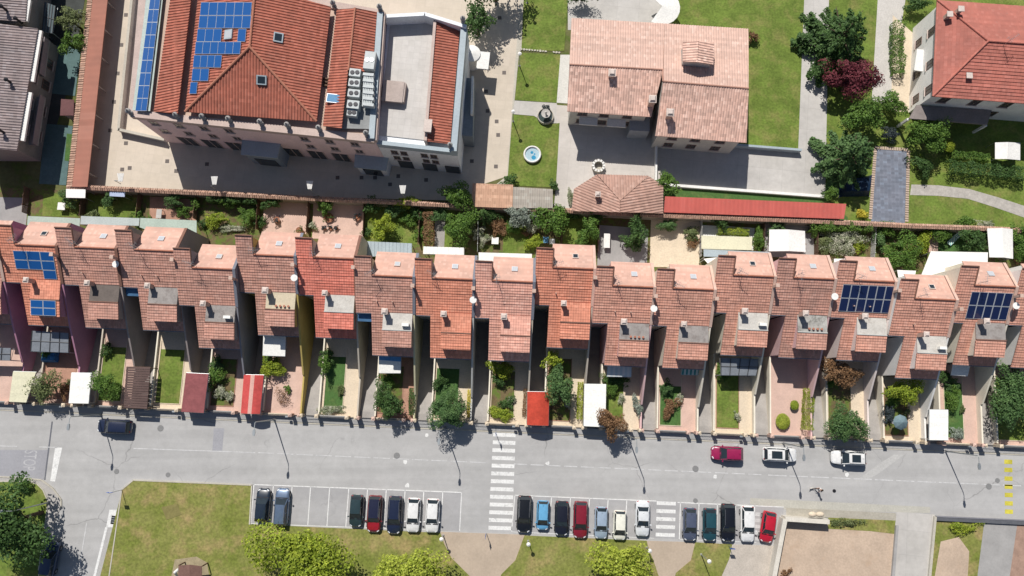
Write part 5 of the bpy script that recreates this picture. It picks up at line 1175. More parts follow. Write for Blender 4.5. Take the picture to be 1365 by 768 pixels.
# ---------------- grey roofed block at the left edge
t = thing('apartment_block', 'grey tiled block with white eaves at the top left edge', 'building', G(10, 100))
tg = tilemat('tiles_grey', S8(146, 132, 130), .32, .4, .3, .12, .15)
LA = face('roof', [(-70, -90, 8), (43, -90, 5.6), (34, 29, 5.6), (-70, 22, 8)], 'barrels', tg, t, pitch=.36)[1]
LB_ = face('roof', [(-70, 22.5, 8), (50.5, 38.5, 5.6), (22.5, 201, 5.6), (-70, 192, 8)], 'barrels', tg, t, pitch=.36)[1]
mb = MB(); mb.prism(xyz([LA[0], LA[1]-V((.5, 0, 0)), LA[2]-V((.5, 0, 0)), LA[3]]), -.1, 5.45); mb.prism(xyz([LB_[0], LB_[1]-V((.6, 0, 0)), LB_[2]+V((-.6, .4, 0)), LB_[3]+V((0, .4, 0))]), -.1, 5.47); wl_ = mb.build('wall', mk('block_render', (.3, .28, .26), .1, .6), t)
mb = MB()
mb.poly([V((LB_[3].x, LB_[3].y+.4, 5.4)), V((LB_[2].x-.6, LB_[2].y+.4, 5.4)), V((LB_[3].x, LB_[3].y+.4, 7.9))]); mb.build('gable', mk('block_render', (.3, .28, .26)), t)
def wstrip(p): mb = MB(); mb.slab(Q(*p), .3); mb.build('eaves', M['white'], t)
wstrip([(35, 0, 5.5), (41, 0, 5.5), (36.5, 28.5, 5.5), (30.5, 27.5, 5.5)]); wstrip([(50.5, 40, 5.4), (56, 41, 5.4), (45, 109, 5.4), (39, 108, 5.4)]); wstrip([(36.5, 122.5, 5.4), (42.5, 123.5, 5.4), (32, 188, 5.4), (25, 187, 5.4)])
a, b = LB_[1], LB_[2]; d = (b-a); d.z = 0; d.normalize(); o = V((-d.y, d.x, 0)); o = o if o.x > 0 else -o
c0 = V((a.x, a.y, 0))-o*.55
windows(wl_, [(c0+d*s+V((0, 0, z)), d, o) for s in (3, 6, 9.5, 13) for z in (4.2, 1.6)], 1.3, 1.4)
for y0, y1 in ((52, 100), (128, 192)):
    P = Q((50 if y0 < 100 else 40, y0, 2.8), (66 if y0 < 100 else 60, y0+2, 2.8), (59 if y0 < 100 else 50, y1+2, 2.8), (42 if y0 < 100 else 29, y1, 2.8)); mb = MB(); mb.slab(P, .2); f = mb.build('balcony', M['conc2'], t)
    mb = MB(); e0, e1 = P[1], P[2]; q = (P[0]-P[1]).normalized()*.1; mb.prism(xyz([e0, e1, e1+q, e0+q]), 2.803, 3.8); mb.build('railing', mk('balcony_rail', lit(168, 158, 162), .1), f)
    mb = MB(); n = 7
    for k in range(n):
        s = (k+.15)/n*.55; p0 = P[0]+(P[3]-P[0])*s; mb.prism(xyz([p0+(P[1]-P[0])*.1, p0+(P[1]-P[0])*.5, p0+(P[1]-P[0])*.5+(P[3]-P[0])*.055, p0+(P[1]-P[0])*.1+(P[3]-P[0])*.055]), 4.2, 4.24)
    mb.build('louvre', M['bluegrey'], f)
for x, y in ((9, 14), (28, 30), (16, 111), (6, 177)):
    n = newell(LB_); n = n if n.z > 0 else -n; p = RP(x, y, LB_[0], n); mb = MB(); mb.tube([p-V((0, 0, .2)), p+V((0, 0, 1.1))], .16, 8); f = mb.build('chimney', M['iron'], t); mb = MB(); mb.lathe(p+V((0, 0, 1.1)), [(.28, 0), (.28, .1), (.05, .25)], 10); mb.build('chimney_cap', M['iron'], f)
awning('teal glazed pergola of the dark courtyard', [(60, 3), (74, 8), (70, 44), (56, 42)], mk('dark_glazing', lit(110, 124, 130), .1, .9, .3), 2.4, 'pergola')
shed('lean_to', 'small maroon lean-to roof beside the brown walkway', [(83, 133), (100, 134), (98, 154), (80, 154)], 2.3, mk('maroon_sheet', lit(130, 92, 92), .1, .9), M['w_taupe'])

# ================================================================ BACK GARDENS
def canopy(label, pts, z, mat, name='garden_canopy', style='flat', bars=True):
    P = Q(*[(x, y, z) for x, y in pts]); c = sum(P, V((0, 0, 0)))/len(P); t = thing(name, label, 'canopy', (c.x, c.y, 0))
    if newell(P).z < 0: P = P[::-1]
    mb = MB()
    if style == 'tent':
        m = [(P[0]+P[1])/2+V((0, 0, .45)), (P[2]+P[3])/2+V((0, 0, .45))]; mb.slab([P[0], m[0], m[1], P[3]], .04); mb.slab([m[0], P[1], P[2], m[1]], .04)
    elif style == 'ribs':
        n = max(3, int((P[1]-P[0]).length/.45))
        for k in range(n):
            a, b = P[0]+(P[1]-P[0])*k/n, P[0]+(P[1]-P[0])*(k+.8)/n; e, f = P[3]+(P[2]-P[3])*k/n, P[3]+(P[2]-P[3])*(k+.8)/n
            mb.slab([a, b, f, e], .05)
        mb.slab([p-V((0, 0, .06)) for p in P], .03)
    else: mb.slab(P, .07)
    mb.build('canopy', mat, t)
    for p in P: q = p+(c-p)*.05; mb = MB(); mb.tube([V((q.x, q.y, 0)), V((q.x, q.y, z-.06))], .05, 6); mb.build('post', M['galv'], t)
    mb = MB()
    for k in range(len(P)): mb.tube([P[k]+(c-P[k])*.04-V((0, 0, .12)), P[(k+1) % len(P)]+(c-P[(k+1) % len(P)])*.04-V((0, 0, .12))], .04, 5)
    mb.build('frame', M['galv'], t); return t
gg = mk('pale_green_glazing', lit(196, 212, 200), .08, .6, .3)
canopy('pale green glazed veranda behind the twin array house', [(37, 288), (107, 291), (106, 302), (36, 300)], 2.8, gg, 'veranda')
canopy('pale blue glazed veranda behind the second house from left', [(108, 288), (186, 291), (185, 301), (107, 299)], 2.8, mk('pale_blue_glazing', lit(206, 216, 214), .08, .6, .3), 'veranda')
canopy('grey-green glazed veranda behind the third house from left', [(187, 290.5), (262, 294), (262, 316), (240, 322), (186, 303)], 2.8, gg, 'veranda')
canopy('white sheet canopy against the tile-capped wall at left', [(88, 252), (114, 252.5), (113.5, 264), (88, 263.5)], 2.2, M['offwhite'])
canopy('pale blue sheet canopy under the tile-capped wall', [(146, 255), (166.5, 256), (166, 262.5), (146, 261.5)], 1.9, mk('pale_blue_sheet', lit(196, 210, 240), .05, .6))
canopy('ribbed white awning roof behind orange roofed house', [(564.5, 328.6), (618.5, 330.2), (618.5, 339.8), (564, 338.5)], 2.7, M['offwhite'], style='ribs')
canopy('flat white rear awning behind pinkish roofed house', [(638, 336.5), (709, 338.5), (709, 346), (638, 351)], 2.7, M['white'])
canopy('pale grey glazed veranda behind the bushy yellow garden', [(485.5, 321.5), (549, 324.5), (549, 337.5), (485.5, 343)], 2.6, M['bluegrey'], style='ribs')
canopy('flat cream sunshade behind teal awning house', [(935, 314), (1003, 316), (1002, 333.5), (935, 331.5)], 2.4, M['creamport'])
canopy('square white gazebo canopy beside leafy hedge', [(1025.5, 306), (1073, 308), (1074, 336), (1025, 335)], 2.5, M['white'], 'gazebo', 'tent')
canopy('tall white gazebo canopy at far right gardens', [(1316, 304.5), (1350, 305.5), (1350.5, 345), (1319, 343)], 2.6, M['white'], 'gazebo', 'tent')
canopy('large flat white terrace roof behind the rightmost arrays', [(1241, 335), (1317, 336.5), (1316.5, 352), (1288, 353), (1277, 388), (1227, 370)], 3.0, M['white'])
canopy('white flat terrace roof between teal and magenta car houses', [(938, 345), (985, 340), (985, 360), (962, 372)], 3.0, M['offwhite'])
canopy('pale grey flat roof behind the magenta car house', [(938, 332.5), (1026, 336), (1024, 344), (938, 342)], 2.6, M['bluegrey'])
canopy('white patio roof left of the wide dark array house', [(1112, 345), (1130, 345), (1127, 362), (1112, 375)], 3.0, M['offwhite'])
canopy('white patio roof right of the wide dark array house', [(1196, 360), (1221, 361), (1219, 372), (1199, 376)], 3.0, M['offwhite'])
canopy('white patio roof above the far right gable', [(1352, 364), (1370, 364), (1370, 380), (1358, 386)], 3.0, M['offwhite'])
def gtable(label, x, y, w, d, mat, ang=SANG, top=.75, name='garden_table', base=.0):
    p = G(x, y, top); t = thing(name, label, 'table', (p.x, p.y, base)); mb = MB(); mb.obox(p, w, d, top, top+.05, ang); mb.build('tabletop', mat, t)
    ca, sa = math.cos(ang), math.sin(ang)
    for sx in (-1, 1):
        for sy in (-1, 1):
            q = V((p.x+ca*sx*w*.42-sa*sy*d*.42, p.y+sa*sx*w*.42+ca*sy*d*.42, 0)); mb = MB(); mb.obox(q, .06, .06, base, top); mb.build('leg', M['galv'], t)
    return t
gtable('square white table on the leftmost back lawn', 82, 275, 1.0, 1.0, M['white'])
gtable('long white table on the grey terrace of a back garden', 809, 321, .8, 1.9, M['white'])
gtable('low stone garden table beside the shaded lawn wall', 212, 285, .7, 1.2, M['conc'])
gtable('small white table in the fruit garden', 660, 321, .9, .9, M['offwhite'])
gtable('small white table near a rear house door', 736, 322, .7, .7, M['offwhite'])
gtable('blue topped garden table under the round-leaved bushes', 727.5, 320, .7, .8, mk('blue_top', (.1, .25, .42), .1, 1, .5))
def pot(label, x, y, r, h, kind, group=None):
    p = G(x, y); t = thing('potted_plant', label, 'potted plant', (p.x, p.y, .02), group)
    mb = MB(); mb.lathe((p.x, p.y, .02), [(r*.65, 0), (r, h*.35), (r*1.05, h*.4), (r*.85, h*.36)], 12); mb.build('pot', mk('terracotta', (.34, .15, .09), .12, 2), t)
    c, n = crown_points((p.x, p.y, h*.75), (r*1.2, r*1.2, h*.4), 180, int(x*7+y), 4); leaf_mesh('foliage', c, n, .12, LEAF[kind], t)
pot('spiky dark potted plant alone on pink paving', 370, 294, .42, 1.0, 'black')
for x in (433, 441, 449): pot('small dark potted plant in a row of three', x, 305, .26, .6, 'black', 'row of three potted plants')
pot('dark potted plant at the paving corner by the wall cap', 477, 291, .4, .9, 'black')
pot('dark heart-shaped potted bush on the right pink paving', 439, 291, .62, .8, 'dark')
pot('potted plant at the lower end of the left pink paving', 400, 308, .45, .9, 'dark')
pot('potted plant below the small brown post near cream terrace', 925, 318, .32, .7, 'dark')
# sun lounger
p = G(1270, 319); t = thing('sun_lounger', 'teal and white sun lounger on green turf', 'sun lounger', (p.x, p.y, .02)); mb = MB()
an = math.radians(42); mb.obox(p+V((-.3, -.28, 0)), 1.35, .65, .3, .36, an); mb.build('seat', stripemat('lounger_stripe', (.12, .42, .38), (.7, .75, .72), .22), t)
mb = MB(); ca, sa = math.cos(an), math.sin(an); q = lambda a, b, z: V((p.x+a*ca-b*sa, p.y+a*sa+b*ca, z)); mb.slab([q(.32, -.33, .36), q(1.0, -.33, .78), q(1.0, .33, .78), q(.32, .33, .36)], .06); mb.build('backrest', stripemat('lounger_stripe', 0, 0), t)
for a in (-.9, .9):
    for b in (-.28, .28): mb = MB(); mb.tube([q(a, b, .02), q(a, b, .34)], .025, 5); mb.build('leg', M['galv'], t)
# dividing fences between the back gardens
for k, (x0, y0, x1, y1, lab) in enumerate(((40, 252, 37, 287, 'dark fence left of the leftmost back lawn'), (116, 254, 113, 290, 'dark fence between the two leftmost back lawns'), (190, 258, 187, 291, 'dark fence right of the second back lawn'), (266, 261, 262, 294, 'dark fence left of the messy flower garden'), (347.5, 265, 345, 308, 'dark fence left of the left pink paving'), (414, 268, 411, 312, 'dark fence between the two pink pavings'), (487, 272, 486, 318, 'dark fence right of the right pink paving'), (561, 276, 559, 326, 'dark fence beside the strip of dry bushes'), (638, 280, 637, 338, 'pale fence left of the fruit garden'), (749, 286, 748, 330, 'dark fence right of the round-leaved bushes'), (798, 288, 796, 338, 'dark fence left of the grey terrace garden'), (933, 294, 932, 345, 'pale fence right of the cream terrace'), (1016, 298, 1014, 340, 'dark fence left of the square white gazebo'), (1086, 302, 1085, 345, 'dark fence right of the square white gazebo'), (1162, 304, 1160, 346, 'dark fence right of pale flowering garden'), (1233, 306, 1231, 340, 'dark fence left of the sun lounger garden'))):
    a, b = G(x0, y0), G(x1, y1); t = thing('garden_fence', lab, 'fence', (a.x, a.y, 0)); d = (b-a).normalized(); q = V((-d.y, d.x, 0))*.02; L_ = (b-a).length
    pale = 'pale' in lab; mb = MB()
    for j in range(int(L_/.14)): p0 = a+d*.14*j; p1 = p0+d*.115; mb.prism(xyz([p0-q, p1-q, p1+q, p0+q]), 0, 1.25)
    mb.build('slats', M['w_greywhite'] if pale else M['wood'], t)
    for j in range(int(L_/1.2)+1): mb = MB(); p0 = a+d*1.2*j; mb.obox(p0, .1, .1, 0, 1.35); mb.build('post', M['w_greywhite'] if pale else M['wood'], t)
# ---- back garden planting
shrub('shrub', 'messy yellow-green shrubs in the flower garden', 288, 295, 15, 11, 1.4, 'yellow', .13)
shrub('shrub', 'green shrubs at the right of the flower garden', 331, 290, 14, 13, 1.5, 'green', .13)
hedge('dark climbers along the wall above the flower garden', [(278, 264), (342, 267)], .9, 1.7, 'dark', .15)
shrub('flowering_shrub', 'pale flowers along the messy flower garden edge', 308, 305, 22, 5, .6, 'flower', .1)
shrub('shrub', 'small leafy shrub by the second paved back yard', 260, 272, 7, 8, 1.6, 'green', .14)
shrub('shrub', 'dark round bush against wall below a lamp', 497, 273, 12, 12, 2.2, 'dark', .16)
shrub('shrub', 'bright yellow-green bush on the wall by lamp', 543, 271, 18, 8, 2.6, 'yellow', .15)
tree('fruit_tree', 'yellow-fruited small tree in front of pale grey veranda', 511, 303, 16, 18, 2.8, 'yellow', .15)
shrub('shrub', 'dark shrubs under the lamp by the capped wall', 556, 285, 10, 9, 1.7, 'dark', .14)
hedge('strip of dry brownish bushes between two back lawns', [(571, 284), (572, 330)], 1.3, 1.3, 'rust', .14)
tree('garden_tree', 'green-yellow tree overhanging the capped wall', 609, 262, 23, 19, 4.2, 'green', .18)
tree('garden_tree', 'dense round green tree behind ribbed white awning', 616, 305, 22, 23, 4.0, 'green', .18, dens=1.2)
tree('conifer', 'small dark conical tree right of the dense round tree', 644, 286, 12, 13, 3.8, 'dark', .14, dens=1.3)
shrub('shrub', 'rusty brown shrubs in the fruit garden', 664, 303, 12, 13, 1.4, 'rust', .13)
shrub('flowering_shrub', 'pale flowering shrub beside the fruit garden table', 648, 322, 9, 9, 1.2, 'flower', .12)
tree('fruit_tree', 'pale dusty-leaved tree against the capped wall', 694, 289, 22, 14, 3.2, 'silver', .16)
tree('fruit_tree', 'large-leaved green tree right of the dusty tree', 733, 294, 24, 20, 3.6, 'green', .22)
shrub('shrub', 'bright green low bush in front of blue table', 712, 322, 14, 10, 1.3, 'yellow', .14)
shrub('flowering_shrub', 'pale flowering bush between two fruit trees', 711, 302, 10, 9, 1.6, 'flower', .12)
shrub('shrub', 'dark trailing bush under the wall near washing poles', 762, 286, 15, 6, 1.4, 'dark', .14)
tree('garden_tree', 'narrow green tree left of the grey terrace garden', 786, 305, 12, 22, 3.2, 'green', .17)
tree('garden_tree', 'dark forked tree right of the grey terrace garden', 850, 305, 13, 21, 3.6, 'dark', .19)
shrub('shrub', 'dark spreading branch of bush near grey terrace edge', 842, 325, 16, 11, 2.0, 'dark', .17)
hedge('green clipped hedge along red lean-to wall', [(957, 307), (998, 310)], .9, 1.0, 'yellow', .12)
shrub('shrub', 'tangled green shrub left of the white gazebo', 1012, 318, 9, 18, 2.0, 'green', .15)
hedge('green ivy along the wall above pale flowering garden', [(1080, 302), (1160, 303)], 1.0, 2.0, 'green', .16)
shrub('flowering_shrub', 'wide white-flowering shrub behind wide array house', 1122, 323, 30, 17, 1.6, 'flower', .14, dens=1.1)
shrub('shrub', 'pale yellow shrub left in the flowering garden', 1100, 322, 12, 18, 1.5, 'olive', .13)
tree('garden_tree', 'broad green-yellow tree left of the large white roof', 1202, 335, 26, 26, 3.6, 'green', .18, dens=1.1)
shrub('shrub', 'blue-green shrub in shade left of broad tree', 1172, 320, 9, 18, 1.8, 'bluegreen', .15)
shrub('shrub', 'yellow-green upright shrub right of broad tree', 1231, 321, 9, 18, 2.0, 'yellow', .15)
tree('garden_tree', 'dark green tree right of the teal lounger', 1298, 320, 19, 16, 3.2, 'dark', .17)
shrub('shrub', 'green shrub on top of the wall above lounger', 1283, 296, 16, 8, 1.8, 'green', .15)
tree('garden_tree', 'green tree at right edge beside tall gazebo', 1362, 322, 14, 24, 3.4, 'green', .18)
shrub('flowering_shrub', 'white rock plants on the wall near tall gazebo', 1312, 299, 14, 6, .8, 'flower', .11)
RX = random.Random(15)
for i, (uS, l, r, wF) in HP.items():
    if i < 0: continue
    wb_ = 24.0 if wF > 10 else 22.6
    for (lab, kinds, uu, ww, sz, hh) in (('taller bush by the capped wall behind ', ('dark', 'green', 'bluegreen'), l+RX.uniform(.8, 3), 28.2+RX.uniform(-.3, .5)-max(0, (i-8))*.02, 11, 2.0), ('low leafy shrub at the back of ', ('green', 'olive', 'yellow'), l+RX.uniform(3.5, 6.5), 26.6+RX.uniform(-1, .9), 9, 1.2), ('small plants along the rear fence of ', ('green', 'rust', 'dark', 'flower'), r-RX.uniform(.5, 1), 25.6+RX.uniform(-.5, .8), 7, .8)):
        if i in (3, 4, 5) and 'low leafy' in lab: continue
        if i in (10, 16) and 'low leafy' in lab: continue
        P_ = X(uu, ww, hh*.5); a_, b_ = UW(P_); d_ = V((P_.x, P_.y, hh*.5-HCAM)); fw = V((0, st, -ct)); up_ = V((0, ct, st)); dep = d_.dot(fw)
        shrub('shrub', lab+NICK[i], 682.5+FOC*d_.x/dep, 384-FOC*d_.dot(up_)/dep, sz*RX.uniform(.9, 1.4)*(1.2 if 5 < i < 11 else 1), sz*RX.uniform(.8, 1.2)*(1.15 if 5 < i < 11 else 1), hh, RX.choice(kinds), .14)
    for (lab, kinds, uu, ww, sz, hh) in (('low plants beside the garden path of ', ('green', 'olive', 'dark', 'flower'), uS+WIDE.get(i, (.4, 3.3))[1]-.3, RX.uniform(3.0, 6.0), 5, .6), ('shrub against the front of ', ('dark', 'green', 'bluegreen'), uS+RX.uniform(.7, 1.5), wF-RX.uniform(1.6, 3.2), 8, 1.3)):
        if i in (13, 2) : continue
        P_ = X(uu, ww, hh*.5+.2); d_ = V((P_.x, P_.y, hh*.5+.2-HCAM)); fw = V((0, st, -ct)); up_ = V((0, ct, st)); dep = d_.dot(fw)
        shrub('shrub', lab+NICK[i], 682.5+FOC*d_.x/dep, 384-FOC*d_.dot(up_)/dep, sz*RX.uniform(.8, 1.3), sz*RX.uniform(.9, 1.6), hh, RX.choice(kinds), .12, base=.2)
# ---- north side planting
tree('conifer', 'huge dark layered conifer in the top right garden', 1127, 44, 46, 58, 8.5, 'dark', .28, dens=1.3)
tree('plum_tree', 'dark red-leaved plum tree below the huge conifer', 1136, 107, 38, 25, 5.5, 'red', .24, dens=1.3)
tree('garden_tree', 'mid-green tree between plum tree and round bush', 1150, 152, 30, 21, 4.5, 'green', .22, dens=1.2)
tree('garden_tree', 'round bright green bush tree beside white villa wall', 1186, 138, 23, 18, 3.2, 'green', .18)
tree('conifer', 'large spreading blue-green conifer by the slate path', 1138, 203, 42, 42, 7.5, 'bluegreen', .28, dens=1.3)
shrub('shrub', 'purple-grey shrub at the top of the slate path', 1186, 180, 12, 11, 1.6, 'black', .15)
tree('garden_tree', 'bright green tree right of the slate path', 1239, 181, 28, 23, 4.0, 'green', .2, dens=1.2)
shrub('shrub', 'dark bush below the bright green tree', 1228, 223, 17, 15, 2.0, 'dark', .17)
shrub('shrub', 'small ball bush against the bright green tree', 1262, 196, 8, 9, 1.8, 'yellow', .13, lobes=1)
hedge('clipped hedge strip in shade of the red villa', [(1268, 206), (1318, 210)], 1.0, 1.1, 'green', .15)
hedge('dark evergreen hedge below the shaded clipped strip', [(1265, 222), (1365, 232)], 1.6, 1.5, 'dark', .17)
hedge('tall clipped hedge beside pale path at the white villa', [(1199, 30), (1197, 52), (1199, 98)], 1.4, 1.5, 'green', .16)
shrub('shrub', 'dark shrub at top beside red villa porch', 1222, 6, 20, 10, 2.2, 'dark', .18)
shrub('gold_shrub', 'small golden yellow shrub at end of red lean-to', 1149, 285, 8, 6, .9, 'gold', .11)
shrub('shrub', 'leafy shrub at the corner of red lean-to', 1106, 258, 11, 9, 1.6, 'green', .16)
tree('garden_tree', 'bright leafy tree between outbuilding and red lean-to', 888, 245, 17, 16, 3.4, 'green', .2)
tree('garden_tree', 'dark tree at the top by the side wing', 636, 30, 23, 25, 5.5, 'dark', .24, dens=1.1)
tree('garden_tree', 'shadowing tree at top edge left of lawn', 660, -22, 45, 28, 7.0, 'dark', .3)
shrub('shrub', 'dark bush at the top left corner of pink villa', 776, -6, 22, 10, 3.0, 'dark', .2)
tree('garden_tree', 'upper grey-green tree beside the brown walkway', 95, 27, 19, 16, 4.0, 'olive', .2, dens=1.1)
tree('garden_tree', 'lower green tree beside the brown walkway', 98, 60, 17, 14, 3.6, 'green', .2)
shrub('shrub', 'dark shrub right of the pink villa gable', 1004, 49, 9, 9, 1.4, 'rust', .15)
shrub('shrub', 'palm-like tufted shrub at lawn corner by orange lean-to', 677, 241, 12, 9, 1.8, 'dark', .17)
shrub('shrub', 'low dark shrub at the foot of the round pool lawn', 738, 246, 6, 8, 1.2, 'dark', .15)
shrub('shrub', 'small white flowering shrub beside the outbuilding', 762, 262, 6, 13, .9, 'flower', .12)
# ---- park trees
tree('park_tree', 'large dark leafy tree at the lower left corner', 22, 692, 42, 50, 8.0, 'dark', .3, dens=1.05)
tree('park_tree', 'large yellow-green tree below the empty parking bays', 398, 750, 62, 42, 7.5, 'yellow', .27, dens=1.0)
tree('park_tree', 'bright lime-yellow tree below the white parked cars', 545, 768, 46, 30, 6.0, 'lime', .25)
tree('park_tree', 'lime-yellow tree on the lawn between two sandy paths', 827, 758, 38, 30, 6.0, 'lime', .25)
shrub('shrub', 'bushy green shrub on the grassy island corner', 30, 646, 12, 8, 1.6, 'green', .16)
shrub('shrub', 'dry weeds on the edge of the sunken sandy plot', 1130, 696, 24, 5, .7, 'olive', .14, dens=.6)
shrub('shrub', 'tall weeds right of the concrete drive', 1288, 705, 22, 8, .8, 'yellow', .14, dens=.6)
shrub('shrub', 'small dead weeds in the sunken plot corner', 1048, 764, 8, 6, .6, 'rust', .12, dens=.5)

# ================================================================ PARK EDGE STRUCTURES
t = thing('retaining_wall', 'white L-shaped retaining wall around the sunken sandy plot', 'wall', G(1046, 688)); mb = MB()
A_, B_, C_, D_ = [V((p.x, p.y, 0)) for p in Q((1047, 692, 1.5), (1106, 696, 1.5), (1046, 690, 1.5), (1028, 792, 1.5))]
d = (B_-A_).normalized(); q = V((-d.y, d.x, 0)); mb.prism(xyz([A_-q*.27, B_-q*.27, B_+q*.27, A_+q*.27]), -.05, 1.5)
d = (D_-A_).normalized(); q = V((-d.y, d.x, 0)); mb.prism(xyz([A_-q*.27, D_-q*.27, D_+q*.27, A_+q*.27]), -.05, 1.498); mb.build('wall', mk('pale_wall_render', lit(232, 226, 214, 1.3), .08, .6), t)
sheet('ground_patch', [(1048, 694), (1194, 700), (1188, 768), (1180, 860), (1012, 860), (1032, 768)], M['dirt'], .03)
sheet('ground_patch', [(1104, 690), (1195, 694), (1194, 712), (1160, 708), (1104, 705)], M['dry'], .05)
sheet('ground_patch', [(1048, 677), (1194, 684), (1195, 694), (1104, 690), (1048, 687)], mk('ditch_concrete', lit(196, 190, 176), .1, .6), .04)
sheet('drive', [(1195, 682.5), (1246, 686), (1237, 768), (1226, 860), (1175, 860), (1187, 768)], M['conc'], .06)
sheet('lawn', [(1246, 692), (1312, 697), (1305, 768), (1296, 860), (1226, 860), (1237, 768)], M['dry'], .05)
sheet('ground_patch', [(1254, 722), (1278, 716), (1292, 735), (1290, 768), (1286, 860), (1238, 860), (1246, 768)], M['dirt'], .065)
sheet('drive', [(1312, 696), (1356, 699), (1346, 768), (1336, 860), (1293, 860), (1303, 768)], M['conc2'], .06)
sheet('ground_patch', [(1356, 699), (1480, 706), (1480, 860), (1336, 860), (1346, 768)], mk('brick_soil', lit(190, 158, 140), .14, .9), .05)
t = thing('edge_wall', 'low dark grey strip along the road at lower right', 'wall', G(1247, 690)); mb = MB(); mb.prism(xyz(Q((1246, 687.5, 0), (1480, 698, 0), (1480, 705, 0), (1246, 693.5, 0))), 0, .35); mb.build('wall', mk('dark_strip', (.11, .115, .13), .1, .6), t); mb = MB(); mb.prism(xyz(Q((1246, 687.2, 0), (1480, 697.6, 0), (1480, 699, 0), (1246, 688.6, 0))), .353, .4); mb.build('coping', M['asphalt_dark'], t)  # dark grey over its whole length, paler edge on top
t = thing('edge_wall', 'thin concrete kerb wall left of the concrete drive', 'wall', G(1194, 700)); mb = MB(); mb.prism(xyz(Q((1192.5, 700, 0), (1196, 700, 0), (1189, 790, 0), (1185, 790, 0))), 0, .4); mb.build('wall', M['conc2'], t)
t = thing('edge_wall', 'thin white kerb wall right of the concrete drive', 'wall', G(1246, 690)); mb = MB(); mb.prism(xyz(Q((1243.5, 688, 0), (1246.5, 688, 0), (1237, 790, 0), (1233.5, 790, 0))), 0, .4); mb.build('wall', M['kerb'], t)
for x, lab in ((1082.5, 'left pale sack lying on the white retaining wall'), (1092.5, 'right pale sack lying on the white retaining wall')):
    p = G(x, 685.5, 1.5); mb = MB(); mb.lathe((p.x, p.y, 1.5), [(.38, 0), (.46, .12), (.42, .26), (.25, .36), (.06, .4)], 10); o_ = solo('sack', mb, M['cream'], lab, 'sack', None, True); o_.scale = (1.15, .75, 1)
t = thing('playground_hut', 'small brown gabled playground hut at the bottom edge', 'hut', G(253, 768)); P = Q((238, 754, 1.9), (253, 753, 2.4), (253, 790, 2.4), (236, 790, 1.9)); P2 = Q((253.2, 753, 2.4), (269, 755, 1.9), (269, 790, 1.9), (253.2, 790, 2.4))
mb = MB(); mb.slab(P, .06); mb.slab(P2, .06); mb.build('roof', mk('brown_boards', lit(140, 108, 98), .12, 1.2), t)
for p in (P[0], P[3], P2[1], P2[2]): mb = MB(); mb.obox(p, .12, .12, 0, 1.85); mb.build('post', M['wood'], t)
mb = MB(); a = G(236, 762, 1.2); mb.tube([a+V((.4, .4, .5)), a+V((-.1, .0, .35)), a+V((-.3, -.8, -1.0))], .18, 8); mb.build('slide', M['white'], t)
sheet('ground_patch', [(233, 746), (262, 742), (276, 750), (280, 775), (226, 780)], mk('worn_patch', lit(186, 172, 140), .15, 1, .95, 5, .12), .1)
sheet('ground_patch', [(215, 676), (236, 672), (242, 686), (222, 693)], mk('worn_patch_two', lit(150, 142, 90), .12, .9, .95, 5, .12), .1)
t = thing('drain_box', 'small dark drain grate on the white painted box', 'drain cover', G(151, 693)); mb = MB(); mb.obox(G(151, 693), .5, 1.0, .015, .06, -.1); mb.build('grate', M['iron'], t)
for k in range(3): mb = MB(); mb.obox(G(151, 690+k*3), .42, .1, .06, .075, -.1); mb.build('bar', M['galv'], t)

# ================================================================ STREET FURNITURE
def street_lamp(label, x, y, h, arm=.9, adir=None, group='street lamps along the terrace kerb'):
    p = G(x, y); t = thing('street_lamp', label, 'street lamp', p, group); ad = adir or -EN
    mb = MB(); mb.tube([p, p+V((0, 0, .9)), p+V((0, 0, h*.97)), p+V((0, 0, h))+ad*.15], [.11, .09, .055, .05], 8); mb.build('pole', M['galv'], t, True)
    mb = MB(); mb.lathe(p, [(.22, 0), (.22, .05), (.12, .12)], 12); mb.build('base', M['conc2'], t)
    e = p+V((0, 0, h))+ad*arm; mb = MB(); mb.tube([p+V((0, 0, h))+ad*.1, e+V((0, 0, .05))], .04, 6); mb.build('arm', M['galv'], t)
    q = V((-ad.y, ad.x, 0)); mb = MB(); b0 = e-ad*.05
    lo = [b0-q*.1, b0-q*.17+ad*.4, b0-q*.1+ad*.75, b0+q*.1+ad*.75, b0+q*.17+ad*.4, b0+q*.1]
    mb.hexa([v+V((0, 0, -.02)) for v in lo] if newell(lo).z > 0 else [v+V((0, 0, -.02)) for v in lo[::-1]], [v+V((0, 0, .13)) for v in (lo if newell(lo).z > 0 else lo[::-1])]); hd = mb.build('lamp_head', M['galv'], t)
    mb = MB(); mb.hexa([(b0+ad*s+q*r_+V((0, 0, -.05))) for s, r_ in ((.15, -.1), (.15, .1), (.65, .08), (.65, -.08))][::-1], [(b0+ad*s+q*r_+V((0, 0, -.022))) for s, r_ in ((.15, -.1), (.15, .1), (.65, .08), (.65, -.08))][::-1]); mb.build('lens', M['white'], hd)
street_lamp('tall grey street lamp behind the navy car on the road', 135, 553, 6.7)
street_lamp('tall grey street lamp beside the pale striped red carport', 366, 559.5, 7.2)
street_lamp('tall grey street lamp beside the round tree on the kerb', 593, 570.5, 7.0)
street_lamp('tall grey street lamp beside the rust tree on the kerb', 836.5, 581, 7.0)
street_lamp('tall grey street lamp behind the middle white car', 1044, 591, 6.6)
street_lamp('tall grey street lamp near the white canvas carport at right', 1260, 601.5, 6.7)
street_lamp('street lamp leaning over the dark tree at lower left corner', 66, 669.5, 6.9, adir=V((-1, 0, 0)))
